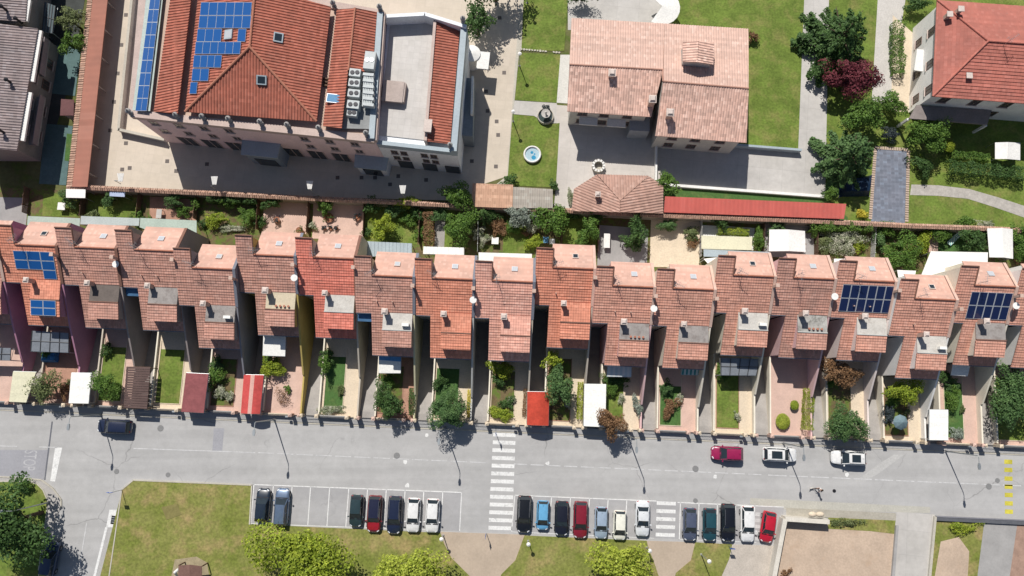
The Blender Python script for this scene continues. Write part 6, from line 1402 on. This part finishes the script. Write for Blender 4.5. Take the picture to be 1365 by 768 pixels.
def park_lamp(label, x, y, h, mushroom=True, group='lamps along the park and paths'):
    p = G(x, y); t = thing('park_lamp', label, 'lamp post', p, group)
    mb = MB(); mb.tube([p, p+V((0, 0, h))], [.07, .045], 7); mb.build('pole', M['galv'] if mushroom else M['iron'], t)
    mb = MB(); mb.lathe(p+V((0, 0, h-.02)), [(.1, 0), (.12, .25), (.26, .28), (.24, .34), (.1, .44), (.03, .48)] if mushroom else [(.1, 0), (.12, .2), (.02, .25)], 14); f = mb.build('lamp_head', M['white'] if mushroom else M['galv'], t)
    mb = MB(); mb.lathe(p, [(.16, 0), (.16, .08), (.08, .14)], 10); mb.build('base', M['conc2'], t)
park_lamp('park lamp on the lawn edge left of first sandy path', 591, 713.5, 2.3)
park_lamp('park lamp at the top right of first sandy path', 704, 721, 1.9)
park_lamp('park lamp at the lawn corner left of second sandy path', 862, 729.5, 1.9)
park_lamp('tall slender park lamp on lawn right of second path', 934.5, 739, 3.6)
park_lamp('path lamp at the top of the lawn near top edge', 702.5, 4, 3.6)
park_lamp('path lamp on the second lawn strip beside the walkway', 692.5, 88, 3.4)
park_lamp('path lamp beside the lawn with round pool', 684, 162, 3.3)
def sign_post(label, x, y, h, w=.6, kind='blue', facing=None, pole=True):
    p = G(x, y); t = thing('road_sign', label, 'road sign', p); f = (facing or EU).normalized(); q = V((-f.y, f.x, 0))
    mb = MB(); mb.tube([p, p+V((0, 0, h))], .035, 6); mb.build('pole', M['galv'], t)
    c = p+V((0, 0, h-w*.5))+f*.05; mb = MB(); mb.hexa([c-q*w/2-V((0, 0, w/2)), c+q*w/2-V((0, 0, w/2)), c+q*w/2-V((0, 0, w/2))+f*.03, c-q*w/2-V((0, 0, w/2))+f*.03], [c-q*w/2+V((0, 0, w/2)), c+q*w/2+V((0, 0, w/2)), c+q*w/2+V((0, 0, w/2))+f*.03, c-q*w/2+V((0, 0, w/2))+f*.03]); b = mb.build('sign_plate', mk('sign_blue', (.03, .1, .4), .03, 1, .4), t)
    g = c+f*.034; up = V((0, 0, 1)); mb = MB(); mb.poly([g-q*w*.36-up*w*.3, g+q*w*.36-up*w*.3, g+up*w*.36]); mb.build('sign_symbol', M['white'], b)
sign_post('pedestrian crossing sign at the top of the long zebra', 661, 577, 2.5)
sign_post('pedestrian crossing sign at the bottom of the long zebra', 648.5, 711, 2.3, facing=-EU)
sign_post('road sign at the grass corner of the side street', 163, 653, 3.2, facing=EN)
sign_post('road sign on grass below the black parked car', 971, 727, 2.0, facing=-EN)
def yard_lamp(label, x, y, ux, uy):
    p = G(x, y); t = thing('yard_lamp', label, 'lamp post', (p.x, p.y, 2.2), 'white fan-shaped lamps along the yard wall'); d = V((0, 1, 0)); b = V((p.x, p.y, 2.1))
    h = V((G(ux, uy, 4.0).x, G(ux, uy, 4.0).y, 4.0)); d = (h-b); d.z = 0; d = V((.0, 1, 0)); 
    mb = MB(); mb.tube([b, b+V((0, 0, 1.5)), h-V((0, .45, .0))], [.06, .05, .04], 6); mb.build('pole', M['galv'], t)
    mb = MB()
    for k in range(5):
        s0, s1 = -.42+k*.17, -.42+k*.17+.14; mb.slab([h+V((s0*.6, -.5, 0)), h+V((s1*.6, -.5, 0)), h+V((s1*1.05, .55, .12)), h+V((s0*1.05, .55, .12))], .06)
    mb.build('lamp_head', M['white'], t)
yard_lamp('white fan lamp in the sunny left corner of the yard', 172, 251, 161, 237); yard_lamp('white fan lamp over dark yard shadow, left of entrance', 296, 258, 286, 241)
yard_lamp('white fan lamp in yard shadow below the entrance bay', 425, 264, 413, 247); yard_lamp('white fan lamp in yard shadow below the side wing', 543, 270, 537, 253)
# fountain and pool
p = G(727, 156); t = thing('fountain', 'round stone fountain at the end of the pale lawn path', 'fountain', p)
mb = MB(); mb.lathe(p, [(1.05, 0), (1.15, .1), (1.1, .5), (1.0, .52), (.95, .2)], 24); mb.build('basin', M['kerb'], t)
mb = MB(); mb.lathe(p+V((0, 0, .21)), [(.93, 0), (.93, .02)], 20); mb.build('water', glass('fountain_water', (.05, .07, .07), .05), t)
mb = MB(); mb.lathe(p, [(.25, .2), (.14, .5), (.14, 1.0), (.55, 1.15), (.62, 1.3), (.5, 1.27), (.1, 1.2), (.08, 1.6), (.2, 1.7), (.05, 1.85)], 16); mb.build('bowl', M['conc'], t)
p = G(727.5, 147); pot_ = None
t = thing('urn_planter', 'dark-leaved stone planter just above the fountain', 'planter', p); mb = MB(); mb.lathe(p, [(.3, 0), (.2, .2), (.42, .55), (.46, .62), (.36, .58)], 14); mb.build('pot', M['conc'], t); c, n = crown_points((p.x, p.y, .8), (.5, .5, .35), 300, 77, 5); leaf_mesh('foliage', c, n, .13, LEAF['black'], t)
p = G(709.5, 207); t = thing('paddling_pool', 'round white-rimmed inflatable pool with blue print on the lawn', 'pool', (p.x, p.y, .09))
mb = MB(); pr = [(1.02, 0), (1.18, .12), (1.2, .3), (1.1, .45), (.98, .38), (.95, .12)]; mb.lathe((p.x, p.y, .09), pr, 32); mb.build('rim', M['white'], t, True)
mb = MB(); mb.lathe((p.x, p.y, .3), [(.97, 0), (.97, .01)], 32); mb.build('water', mk('pool_water', lit(196, 222, 232), .06, 1.2, .1, 5, .06), t)
mb = MB()
for cx, cy, r in ((.18, -.42, .3), (-.05, .28, .2), (.3, .05, .12)): mb.lathe((p.x+cx, p.y+cy, .312), [(r, 0), (r, .004)], 14)
mb.build('blue_print', mk('pool_blue', (.05, .3, .5), .15, 2, .2), t)
p = G(797, 223); t = thing('stone_well', 'round stone well with rough rim beside outbuilding', 'well', p); mb = MB(); mb.lathe(p, [(.85, 0), (.85, .7), (.55, .72), (.52, .1)], 18); mb.build('wall', M['kerb'], t)
mb = MB()
for k in range(12): a = k*math.pi/6; mb.obox((p.x+.72*math.cos(a), p.y+.72*math.sin(a)), .32, .26, .72, .82, a)
mb.build('rim_stone', M['white'], t)
t = thing('round_patio_canopy', 'white rounded canopy at the top edge behind pale pink villa', 'canopy', G(882, 12)); c = G(882, 10, 2.4); mb = MB()
n = 14; Rr = 2.5
for k in range(n):
    a0, a1 = -2.2+k*.32, -2.2+(k+1)*.32; mb.slab([c+V((0, 0, .35)), c+V((Rr*math.cos(a0), Rr*math.sin(a0), 0)), c+V((Rr*math.cos(a1), Rr*math.sin(a1), 0))], .04)
mb.build('canopy', M['white'], t); mb = MB(); mb.tube([V((c.x, c.y, 0)), c+V((0, 0, .3))], .06, 8); mb.build('pole', M['galv'], t)
t = thing('courtyard_wall', 'long low pale wall on the south side of the villa lawn', 'wall', G(876, 190)); P = Q((876, 188, 0), (1065, 203, 0)); d = (P[1]-P[0]).normalized(); q = V((-d.y, d.x, 0))*.15
mb = MB(); mb.prism(xyz([P[0]-q, P[1]-q, P[1]+q, P[0]+q]), 0, 1.0); mb.build('wall', M['bluegrey'], t)
t = thing('courtyard_wall', 'low white kerb wall between concrete court and narrow lawn', 'wall', G(905, 248)); P = Q((880, 247, 0), (1097, 263, 0)); d = (P[1]-P[0]).normalized(); q = V((-d.y, d.x, 0))*.18
mb = MB(); mb.prism(xyz([P[0]-q, P[1]-q, P[1]+q, P[0]+q]), 0, .5); mb.build('wall', M['white'], t)
t = thing('courtyard_wall', 'short white wall between the two villa courts', 'wall', G(875, 190)); P = Q((874, 190, 0), (873, 245, 0)); d = (P[1]-P[0]).normalized(); q = V((-d.y, d.x, 0))*.12
mb = MB(); mb.prism(xyz([P[0]-q, P[1]-q, P[1]+q, P[0]+q]), 0, .8); mb.build('wall', M['white'], t)
t = thing('tarpaulin_pile', 'dark blue tarpaulin cover in shade of the spreading conifer', 'tarpaulin', G(1140, 252)); mb = MB()
P = Q((1116, 240, 0), (1162, 234, 0), (1158, 262, 0), (1118, 263, 0)); R2_ = random.Random(9); nx, ny = 9, 7
gv = [[(P[0]*(1-a/(nx-1))+P[1]*a/(nx-1))*(1-b/(ny-1))+(P[3]*(1-a/(nx-1))+P[2]*a/(nx-1))*(b/(ny-1))+V((0, 0, (1.2 if 0 < a < nx-1 and 0 < b < ny-1 else .05)+R2_.uniform(0, .2))) for a in range(nx)] for b in range(ny)]
for b in range(ny-1):
    for a in range(nx-1): mb.poly([gv[b][a], gv[b+1][a], gv[b+1][a+1], gv[b][a+1]])
mb.build('cover', mk('navy_tarp', (.008, .022, .05), .12, 1, .5), t)
mb = MB()
for p in P: mb.obox(p+V((0, 0, 0)), .15, .15, 0, .12)
mb.build('weight', M['conc2'], t)
# stepping stones across the lawn
stone = None
RG = random.Random(21)
for k in range(15):
    x = 695+k*3.6; y = 66+k*.32
    if 10 <= k <= 11: continue
    g = G(x, y)
    if stone is None:
        mb = MB(); mb.lathe((0, 0, 0), [(.17, 0), (.16, .05), (.12, .06)], 7); stone = mb.build('stepping_stone', M['kerb']); stone.location = (g.x, g.y, .06); tag(stone, 'small pale stepping stone in a line across the upper lawns', 'stepping stone', 'stepping stones across the lawn')
    else: o = stone.copy(); C.objects.link(o); o.location = (g.x, g.y, .06); o.rotation_euler = (0, 0, RG.random()*3); o.scale = (RG.uniform(.7, 1.2), RG.uniform(.8, 1.2), 1)
p = G(756, 28, 1.0)

# ================================================================ CARS
RUB = plain('tyre_rubber', (.018, .018, .018), .85); RIM = plain('wheel_rim', (.45, .45, .46), .35, .8); LAMP = plain('headlight_glass', (.7, .72, .74), .15, 0, .6); TAIL = plain('taillight_red', (.35, .02, .02), .25); PLATE = plain('licence_plate', (.7, .7, .68), .5)
CG = glass('car_glass', (.022, .032, .04), .1)
def paint(name, c, met=.0): return plain('car_paint_'+name, c, .32, met, .5, 1.0)
# stations: (y fraction of half length, half width fraction, hood height, bottom z)
BODY = {'hatch': [(-1, .74, .62, .38), (-.97, .88, .82, .3), (-.8, .97, .92, .22), (-.45, 1, .93, .2), (0, 1, .93, .2), (.38, .99, .94, .2), (.62, .96, .86, .22), (.84, .9, .76, .24), (.95, .78, .66, .3), (1, .6, .5, .36)],
        'sedan': [(-1, .72, .66, .38), (-.97, .86, .86, .3), (-.8, .95, .95, .22), (-.45, 1, .96, .2), (0, 1, .95, .2), (.36, .99, .94, .2), (.62, .96, .86, .22), (.85, .9, .76, .24), (.96, .76, .64, .3), (1, .58, .5, .36)]}
def car(label, px, py, col, heading, Lc=4.1, Wc=1.74, Hc=1.48, kind='hatch', roofmat=None, hood=None, group='parked cars', rails=False, pano=False):
    p0 = G(px, py, .7); p0.z = .01; t = thing('parked_car', label, 'car', p0, group); t.rotation_euler = (0, 0, heading)
    OFF[t.name] = V((0, 0, 0)); hl = Lc/2; hw_ = Wc/2
    st_ = BODY['sedan' if kind == 'sedan' else 'hatch']; mb = MB(); rings = []
    for fy, fw, zt_, zb in st_:
        w = hw_*fw; y = hl*fy
        ring = [(0, zb), (w*.82, zb), (w*.97, zb+.1), (w, .5), (w*.985, min(.74, zt_-.04)), (w*.9, zt_-.02), (w*.6, zt_+.015), (0, zt_+.03)]
        ring = ring+[(-x, z) for x, z in ring[-2:0:-1]]
        k = len(mb.v); mb.v += [V((x, y, z)) for x, z in ring]; rings.append((k, len(ring)))
    for (a, n), (b, _) in zip(rings, rings[1:]):
        for j in range(n): mb.f.append([a+j, a+(j+1) % n, b+(j+1) % n, b+j][::-1]); mb.fr.append(None)
    mb.f.append([rings[0][0]+j for j in range(rings[0][1])]); mb.fr.append(None); mb.f.append([rings[-1][0]+j for j in range(rings[-1][1])][::-1]); mb.fr.append(None)
    body = mb.build('body', col, t, True)
    if hood:
        hb = MB(); hb.poly([V((x*hw_, y*hl, z)) for x, y, z in ((-.78, .44, .958), (.78, .44, .958), (.74, .66, .885), (-.74, .66, .885))]); hb.poly([V((x*hw_, y*hl, z)) for x, y, z in ((-.74, .66, .885), (.74, .66, .885), (.66, .86, .79), (-.66, .86, .79))]); hb.build('bonnet', hood, t)
    yb0, yb1, yr0, yr1 = {'hatch': (-.93, .44, -.72, .1), 'wagon': (-.95, .46, -.8, .14), 'sedan': (-.66, .42, -.4, .06), 'mini': (-.95, .56, -.78, .22)}[kind]
    zb, zr = .93, Hc; wb0, wr0 = hw_*.9, hw_*.7
    B = [V((-wb0*.95, yb0*hl, zb)), V((wb0*.95, yb0*hl, zb)), V((wb0*.93, yb1*hl, zb)), V((-wb0*.93, yb1*hl, zb))]
    T = [V((-wr0*.95, yr0*hl, zr-.03)), V((wr0*.95, yr0*hl, zr-.03)), V((wr0, yr1*hl, zr-.02)), V((-wr0, yr1*hl, zr-.02))]
    for nm, i_, j_ in (('rear_window', 0, 1), ('side_window', 1, 2), ('windscreen', 2, 3), ('side_window', 3, 0)):
        gm = MB(); gm.poly([B[i_], B[j_], T[j_], T[i_]]); gm.build(nm, CG, t)
    pm = MB()
    for b, tp_, s in ((B[0], T[0], -1), (B[1], T[1], 1), (B[2], T[2], 1), (B[3], T[3], -1)): pm.tube([b, tp_], [.05, .045], 5)
    for s in (-1, 1): 
        m0 = (B[1]+B[2])/2 if s > 0 else (B[0]+B[3])/2; m1 = (T[1]+T[2])/2 if s > 0 else (T[0]+T[3])/2; pm.tube([m0, m1], .035, 5)
    rm_ = roofmat or col; nyy = 5; nxx = 6; gv = []
    for a in range(nyy+1):
        row = []
        for b in range(nxx+1):
            fx = -1+2*b/nxx; fy = a/nyy; y = (yr0-.03+(yr1+.03-yr0+.03)*fy)*hl; crown = .055*(1-fx*fx)*(1-.6*(2*fy-1)**2)
            wl_c = wr0*1.04*(1-.05*(2*fy-1)**2); row.append(V((fx*wl_c, y, zr-.025+crown-.02*abs(fx)**4)))
        gv.append(row)
    pm.build('pillar', col, t)
    rb = MB()
    for a in range(nyy):
        for b in range(nxx): rb.poly([gv[a][b], gv[a][b+1], gv[a+1][b+1], gv[a+1][b]])
    e = [gv[0][b] for b in range(nxx+1)]+[gv[a][nxx] for a in range(1, nyy+1)]+[gv[nyy][b] for b in range(nxx-1, -1, -1)]+[gv[a][0] for a in range(nyy-1, 0, -1)]
    for j in range(len(e)): a, b = e[j], e[(j+1) % len(e)]; rb.poly([a-V((0, 0, .06)), b-V((0, 0, .06)), b, a])
    rf = rb.build('roof', rm_, t, True)
    if pano: gm = MB(); gm.poly([V((x*wr0*.72, y*hl, zr+.035)) for x, y in ((-1, yr0+.2), (1, yr0+.2), (1, yr1-.12), (-1, yr1-.12))]); gm.build('glass_roof', CG, rf)
    if rails:
        for s in (-1, 1): gm = MB(); gm.tube([V((s*wr0*.92, (yr0+.06)*hl, zr+.05)), V((s*wr0*.94, (yr1-.06)*hl, zr+.05))], .022, 5); gm.build('roof_rail', RIM, rf)
    gm = MB(); gm.tube([V((0, (yr0+.1)*hl, zr+.02)), V((0, (yr0+.02)*hl, zr+.2))], .012, 4); gm.build('aerial', M['iron'], rf)
    for s in (-1, 1):
        for yy in (-.62, .63):
            wm_ = MB(); c = V((s*(hw_-.1), yy*hl, .31)); wm_.tube([c-V((.1, 0, 0)), c+V((.1, 0, 0))], .31, 16); w = wm_.build('wheel', RUB, t); rmb = MB(); rmb.tube([c+V((s*.095, 0, 0)), c+V((s*.108, 0, 0))], .2, 12); rmb.build('rim', RIM, w)
        lm = MB(); lm.hexa([V((s*hw_*x, y*hl, z)) for x, y, z in ((.5, .965, .58), (.74, .9, .58), (.74, .87, .6), (.5, .93, .6))][::s], [V((s*hw_*x, y*hl, z)) for x, y, z in ((.5, .975, .71), (.79, .895, .73), (.76, .84, .775), (.48, .91, .745))][::s]); lm.build('headlight', LAMP, t)
        lm = MB(); lm.hexa([V((s*hw_*x, y*hl, z)) for x, y, z in ((.6, -.985, .68), (.86, -.95, .68), (.84, -.92, .68), (.58, -.95, .68))][::-s], [V((s*hw_*x, y*hl, z)) for x, y, z in ((.6, -.975, .86), (.86, -.94, .87), (.82, -.9, .9), (.58, -.94, .9))][::-s]); lm.build('taillight', TAIL, t)
        mm = MB(); c = V((s*(hw_+.06), (yb1-.1)*hl, .98)); mm.obox(c, .2, .13, .92, 1.05, s*.2); mm.build('wing_mirror', col, t)
    for y, s in ((1, 1), (-1, -1)): pm2 = MB(); pm2.obox((0, y*hl*.995), .5, .03, .42, .54); pm2.build('licence_plate', PLATE, t)
    bm = MB(); bm.obox((0, hl*.985), Wc*.55, .05, .28, .4); bm.build('grille', M['iron'], t)
    cw = MB(); cw.poly([B[3]+V((0, .02, .012)), B[2]+V((0, .02, .012)), B[2]+V((0, .14, -.004)), B[3]+V((0, .14, -.004))]); cw.f[-1].reverse(); cw.build('cowl', M['iron'], t)
    wp = MB()
    for s in (-.3, .2): a = B[3]+(B[2]-B[3])*(.5+s*.9)+V((0, .02, .02)); wp.tube([a, a+V((.45, -.32, .22))], .012, 4)
    wp.build('wiper', M['iron'], t)
    return t
UP = SANG; DN = SANG+math.pi; LF = SANG+math.pi/2; RT = SANG-math.pi/2
navy = paint('navy', (.012, .018, .045)); black = paint('black', (.008, .009, .011)); white = paint('white', (.72, .72, .71)); 
car('near-black dark blue hatchback at far left of the lower parking row', 350, 673.5, paint('midnight', (.014, .024, .04)), UP, 4.1, 1.75)
car('slate blue estate car beside the empty parking bays', 375.3, 676, paint('slateblue', (.12, .17, .26), .3), UP, 4.6, 1.8, 1.5, 'wagon', rails=True)
car('dark teal-grey small car right of the empty bays', 475, 681, paint('tealgrey', (.03, .055, .062), .2), DN, 3.9, 1.68, 1.5)
car('two-tone car with black roof and red bonnet', 499.2, 685, paint('deepred', (.16, .01, .016)), DN, 4.5, 1.82, 1.6, 'wagon', roofmat=paint('navyroof', (.014, .016, .04)), hood=paint('redhood', (.3, .012, .02)), rails=True)
car('navy estate car left of two white hatchbacks', 526, 686.5, navy, DN, 4.6, 1.82, 1.55, 'wagon', rails=True)
car('left one of the two white hatchbacks parked side by side', 551, 686.8, white, DN, 4.2, 1.76)
car('right one of the two white hatchbacks parked side by side', 576.5, 687.5, white, DN, 4.15, 1.76)
car('large black estate car next to the long zebra crossing', 698.7, 685.5, black, DN, 4.5, 1.85, 1.6, 'wagon', rails=True)
car('small sky-blue city car in the middle parking row', 723.5, 687, paint('skyblue', (.13, .36, .58)), DN, 3.6, 1.6, 1.5, 'mini')
car('black car between the sky-blue and dark red cars', 748.7, 691, paint('blackblue', (.01, .011, .02)), DN, 4.2, 1.78)
car('dark red estate car right of a black car', 773.8, 693, paint('darkred', (.2, .012, .025)), DN, 4.5, 1.8, 1.55, 'wagon')
car('pale silver-blue small car in the middle row', 801.3, 697, paint('silverblue', (.4, .5, .62), .3), DN, 3.9, 1.66, 1.5)
car('pale cream small car left of the empty bay', 826, 700.3, paint('cream', (.76, .75, .66)), DN, 3.6, 1.64, 1.5, 'mini')
car('white saloon car left of the short zebra crossing', 856.5, 691, paint('pearl', (.66, .68, .7)), DN, 4.4, 1.8, 1.46, 'sedan')
car('slate grey-blue car right of the short zebra crossing', 919.6, 699, paint('greyblue', (.1, .12, .18), .3), DN, 4.0, 1.72, 1.5)
car('dark teal green car beside the grey-blue car', 946, 699.5, paint('teal', (.02, .075, .095), .2), DN, 4.0, 1.72)
car('black estate car between teal and white cars', 970.5, 696.8, paint('blacktwo', (.007, .008, .012)), DN, 4.6, 1.84, 1.56, 'wagon', rails=True)
car('white hatchback beside the bright red tilted car', 996.5, 698.5, white, DN, 4.4, 1.78, 1.5)
car('bright red car parked at a tilt at row end', 1023.5, 702.5, paint('brightred', (.45, .012, .03)), DN-.16, 3.8, 1.68, 1.48)
car('magenta car parked along the terrace kerb', 969.5, 604.5, paint('magenta', (.28, .012, .07)), LF, 4.05, 1.78, 1.5)
car('white car with glass roof along kerb, left of the pair', 1039.5, 606, white, RT, 4.3, 1.8, 1.5, 'wagon', pano=True, group='cars along the kerb')
car('white car beside the dusty road patch, right of the pair', 1131.5, 610.3, white, LF, 4.4, 1.8, 1.5, 'hatch', pano=True, group='cars along the kerb')
car('navy car on the road before the small green tree', 152.5, 568.5, navy, LF, 4.4, 1.8, 1.5, 'wagon', group='cars along the kerb')
car('dark blue car in tree shade on the side street', 66.5, 746, paint('shadeblue', (.03, .05, .11), .2), UP-.1, 4.4, 1.78, 1.5, group='cars along the kerb')

# ================================================================ PERSON AND DOG
def skinned(name, joints, edges, mat, parent, sub=1):
    me = bpy.data.meshes.new(name); off = OFF[parent.name]; me.from_pydata([V(j[0]) for j in joints], edges, []); o = bpy.data.objects.new(name, me); C.objects.link(o); o.parent = parent; OFF[o.name] = off
    o.modifiers.new('Skin', 'SKIN')
    for k, j in enumerate(joints): me.skin_vertices[0].data[k].radius = (j[1], j[2] if len(j) > 2 else j[1]); me.skin_vertices[0].data[k].use_root = (k == 0)
    s = o.modifiers.new('Sub', 'SUBSURF'); s.levels = sub; s.render_levels = 2; me.materials.append(mat); return o
skin = plain('skin', (.5, .3, .22), .6)
p = G(1088.5, 651.5); t = thing('person', 'person in white shirt and dark trousers walking a small dog', 'person', p); t.rotation_euler = (0, 0, math.radians(100)); OFF[t.name] = V((0, 0, 0))
sk = [((0, 0, .95), .13, .1), ((0, 0, 1.2), .13, .1), ((0, 0, 1.42), .15, .1), ((0, 0, 1.5), .055), ((0, .02, 1.62), .095, .1), ((0, .02, 1.72), .08, .09),
      ((.19, 0, 1.4), .055), ((.25, .05, 1.14), .042), ((.24, .24, .98), .034), ((.24, .32, .97), .032, .018),
      ((-.19, 0, 1.4), .055), ((-.26, -.06, 1.14), .042), ((-.27, .05, .9), .034), ((-.27, .1, .83), .032, .018),
      ((.09, .0, .9), .085), ((.1, .2, .5), .06), ((.1, .28, .08), .04), ((.1, .42, .04), .038, .03), ((-.09, .0, .9), .085), ((-.1, -.06, .5), .06), ((-.1, -.28, .12), .04), ((-.1, -.18, .04), .038, .03)]
skinned('body', sk, [(0, 1), (1, 2), (2, 3), (3, 4), (4, 5), (2, 6), (6, 7), (7, 8), (8, 9), (2, 10), (10, 11), (11, 12), (12, 13), (0, 14), (14, 15), (15, 16), (16, 17), (0, 18), (18, 19), (19, 20), (20, 21)], skin, t)
skinned('shirt', [((0, 0, .92), .15, .12), ((0, 0, 1.2), .15, .12), ((0, 0, 1.42), .17, .12), ((.2, 0, 1.41), .075), ((.24, .04, 1.2), .062), ((-.2, 0, 1.41), .075), ((-.25, -.05, 1.2), .062)], [(0, 1), (1, 2), (2, 3), (3, 4), (2, 5), (5, 6)], M['white'], t)
skinned('trousers', [((0, 0, .95), .15, .12), ((.09, .0, .88), .1), ((.1, .2, .5), .075), ((.1, .27, .12), .06), ((-.09, .0, .88), .1), ((-.1, -.06, .5), .075), ((-.1, -.27, .16), .06)], [(0, 1), (1, 2), (2, 3), (0, 4), (4, 5), (5, 6)], plain('dark_cloth', (.03, .03, .04), .9), t)
skinned('hair', [((0, -.02, 1.72), .1, .105), ((0, -.06, 1.66), .09, .08), ((0, .03, 1.76), .07, .08)], [(0, 1), (0, 2)], plain('brown_hair', (.04, .025, .015), .8), t)
fm = MB(); fm.lathe((0, .115, 1.6), [(.022, 0), (.018, .03), (.004, .05)], 6); fm.build('nose', skin, t)
for s in (-1, 1):
    e = MB(); e.lathe((s*.035, .105, 1.635), [(.013, 0), (.013, .015)], 6); e.build('eye', M['iron'], t)
    for k in range(4): e = MB(); h0 = V((s*(.24 if s > 0 else .27)+(k-1.5)*.014, .34 if s > 0 else .12, .965 if s > 0 else .82)); e.tube([h0, h0+V((0, .05, -.03)), h0+V((0, .055, -.075+.01*abs(k-1.5)))], [.009, .008, .006], 5); e.build('finger', skin, t)
    e = MB(); h0 = V((s*(.24 if s > 0 else .27)-s*.028, .31 if s > 0 else .1, .965 if s > 0 else .83)); e.tube([h0, h0+V((-s*.02, .03, -.02)), h0+V((-s*.01, .05, -.045))], [.01, .009, .007], 5); e.build('thumb', skin, t)
pd = G(1081, 650.5); t2 = thing('dog', 'small white dog on a lead beside the walking person', 'dog', pd); t2.rotation_euler = (0, 0, math.radians(95)); OFF[t2.name] = V((0, 0, 0))
dj = [((0, -.16, .3), .075, .08), ((0, .0, .29), .075, .085), ((0, .15, .31), .08, .095), ((0, .24, .42), .05), ((0, .3, .48), .055), ((0, .39, .45), .028), ((0, -.27, .36), .022), ((0, -.33, .46), .018),
      ((.06, .15, .24), .03), ((.06, .15, .12), .02), ((.06, .17, .02), .022), ((-.06, .15, .24), .03), ((-.06, .17, .12), .02), ((-.06, .19, .02), .022),
      ((.06, -.15, .24), .04), ((.06, -.1, .16), .026), ((.06, -.2, .1), .018), ((.06, -.17, .02), .022), ((-.06, -.15, .24), .04), ((-.06, -.1, .16), .026), ((-.06, -.2, .1), .018), ((-.06, -.17, .02), .022), ((.04, .29, .55), .016), ((-.04, .29, .55), .016)]
skinned('body', dj, [(0, 1), (1, 2), (2, 3), (3, 4), (4, 5), (0, 6), (6, 7), (2, 8), (8, 9), (9, 10), (2, 11), (11, 12), (12, 13), (0, 14), (14, 15), (15, 16), (16, 17), (0, 18), (18, 19), (19, 20), (20, 21), (4, 22), (4, 23)], mk('white_fur', (.6, .57, .52), .1, 4), t2)
a = V((p.x, p.y, .95))+V((-.35, .2, 0)); b = V((pd.x, pd.y, .36)); mb = MB(); mb.tube([a, (a+b)/2-V((0, 0, .2)), b], .012, 5); solo('dog_lead', mb, M['iron'], 'thin dark lead between the person and small dog', 'dog lead')

# ================================================================ CAMERA AND LIGHT
cam = bpy.data.cameras.new('camera'); co = bpy.data.objects.new('camera', cam); C.objects.link(co); scene.camera = co
co.location = (0, 0, HCAM); co.rotation_euler = (TILT, 0, 0); cam.sensor_width = 36; cam.lens = FOC/1365*36; cam.clip_start = 1; cam.clip_end = 3000
EL = math.radians(50); sd = V((-.34*math.cos(EL), .94*math.cos(EL), math.sin(EL))).normalized()
sl = bpy.data.lights.new('sun', 'SUN'); sl.energy = 5.0; sl.angle = math.radians(.5); sl.color = (1.0, .955, .89)
so_ = bpy.data.objects.new('sun', sl); C.objects.link(so_); so_.rotation_euler = sd.to_track_quat('Z', 'Y').to_euler(); so_.location = (0, 0, 60)
w = bpy.data.worlds.new('World'); scene.world = w; w.use_nodes = True; nt = w.node_tree; bg = nt.nodes['Background']
sky = nt.nodes.new('ShaderNodeTexSky'); sky.sky_type = 'NISHITA'; sky.sun_disc = False; sky.sun_elevation = EL; sky.sun_rotation = math.atan2(sd.x, sd.y)
nt.links.new(sky.outputs[0], bg.inputs[0]); bg.inputs[1].default_value = .064
scene.view_settings.view_transform = 'Standard'; scene.view_settings.look = 'None'; scene.view_settings.exposure = 0
scene.cycles.max_bounces = 5
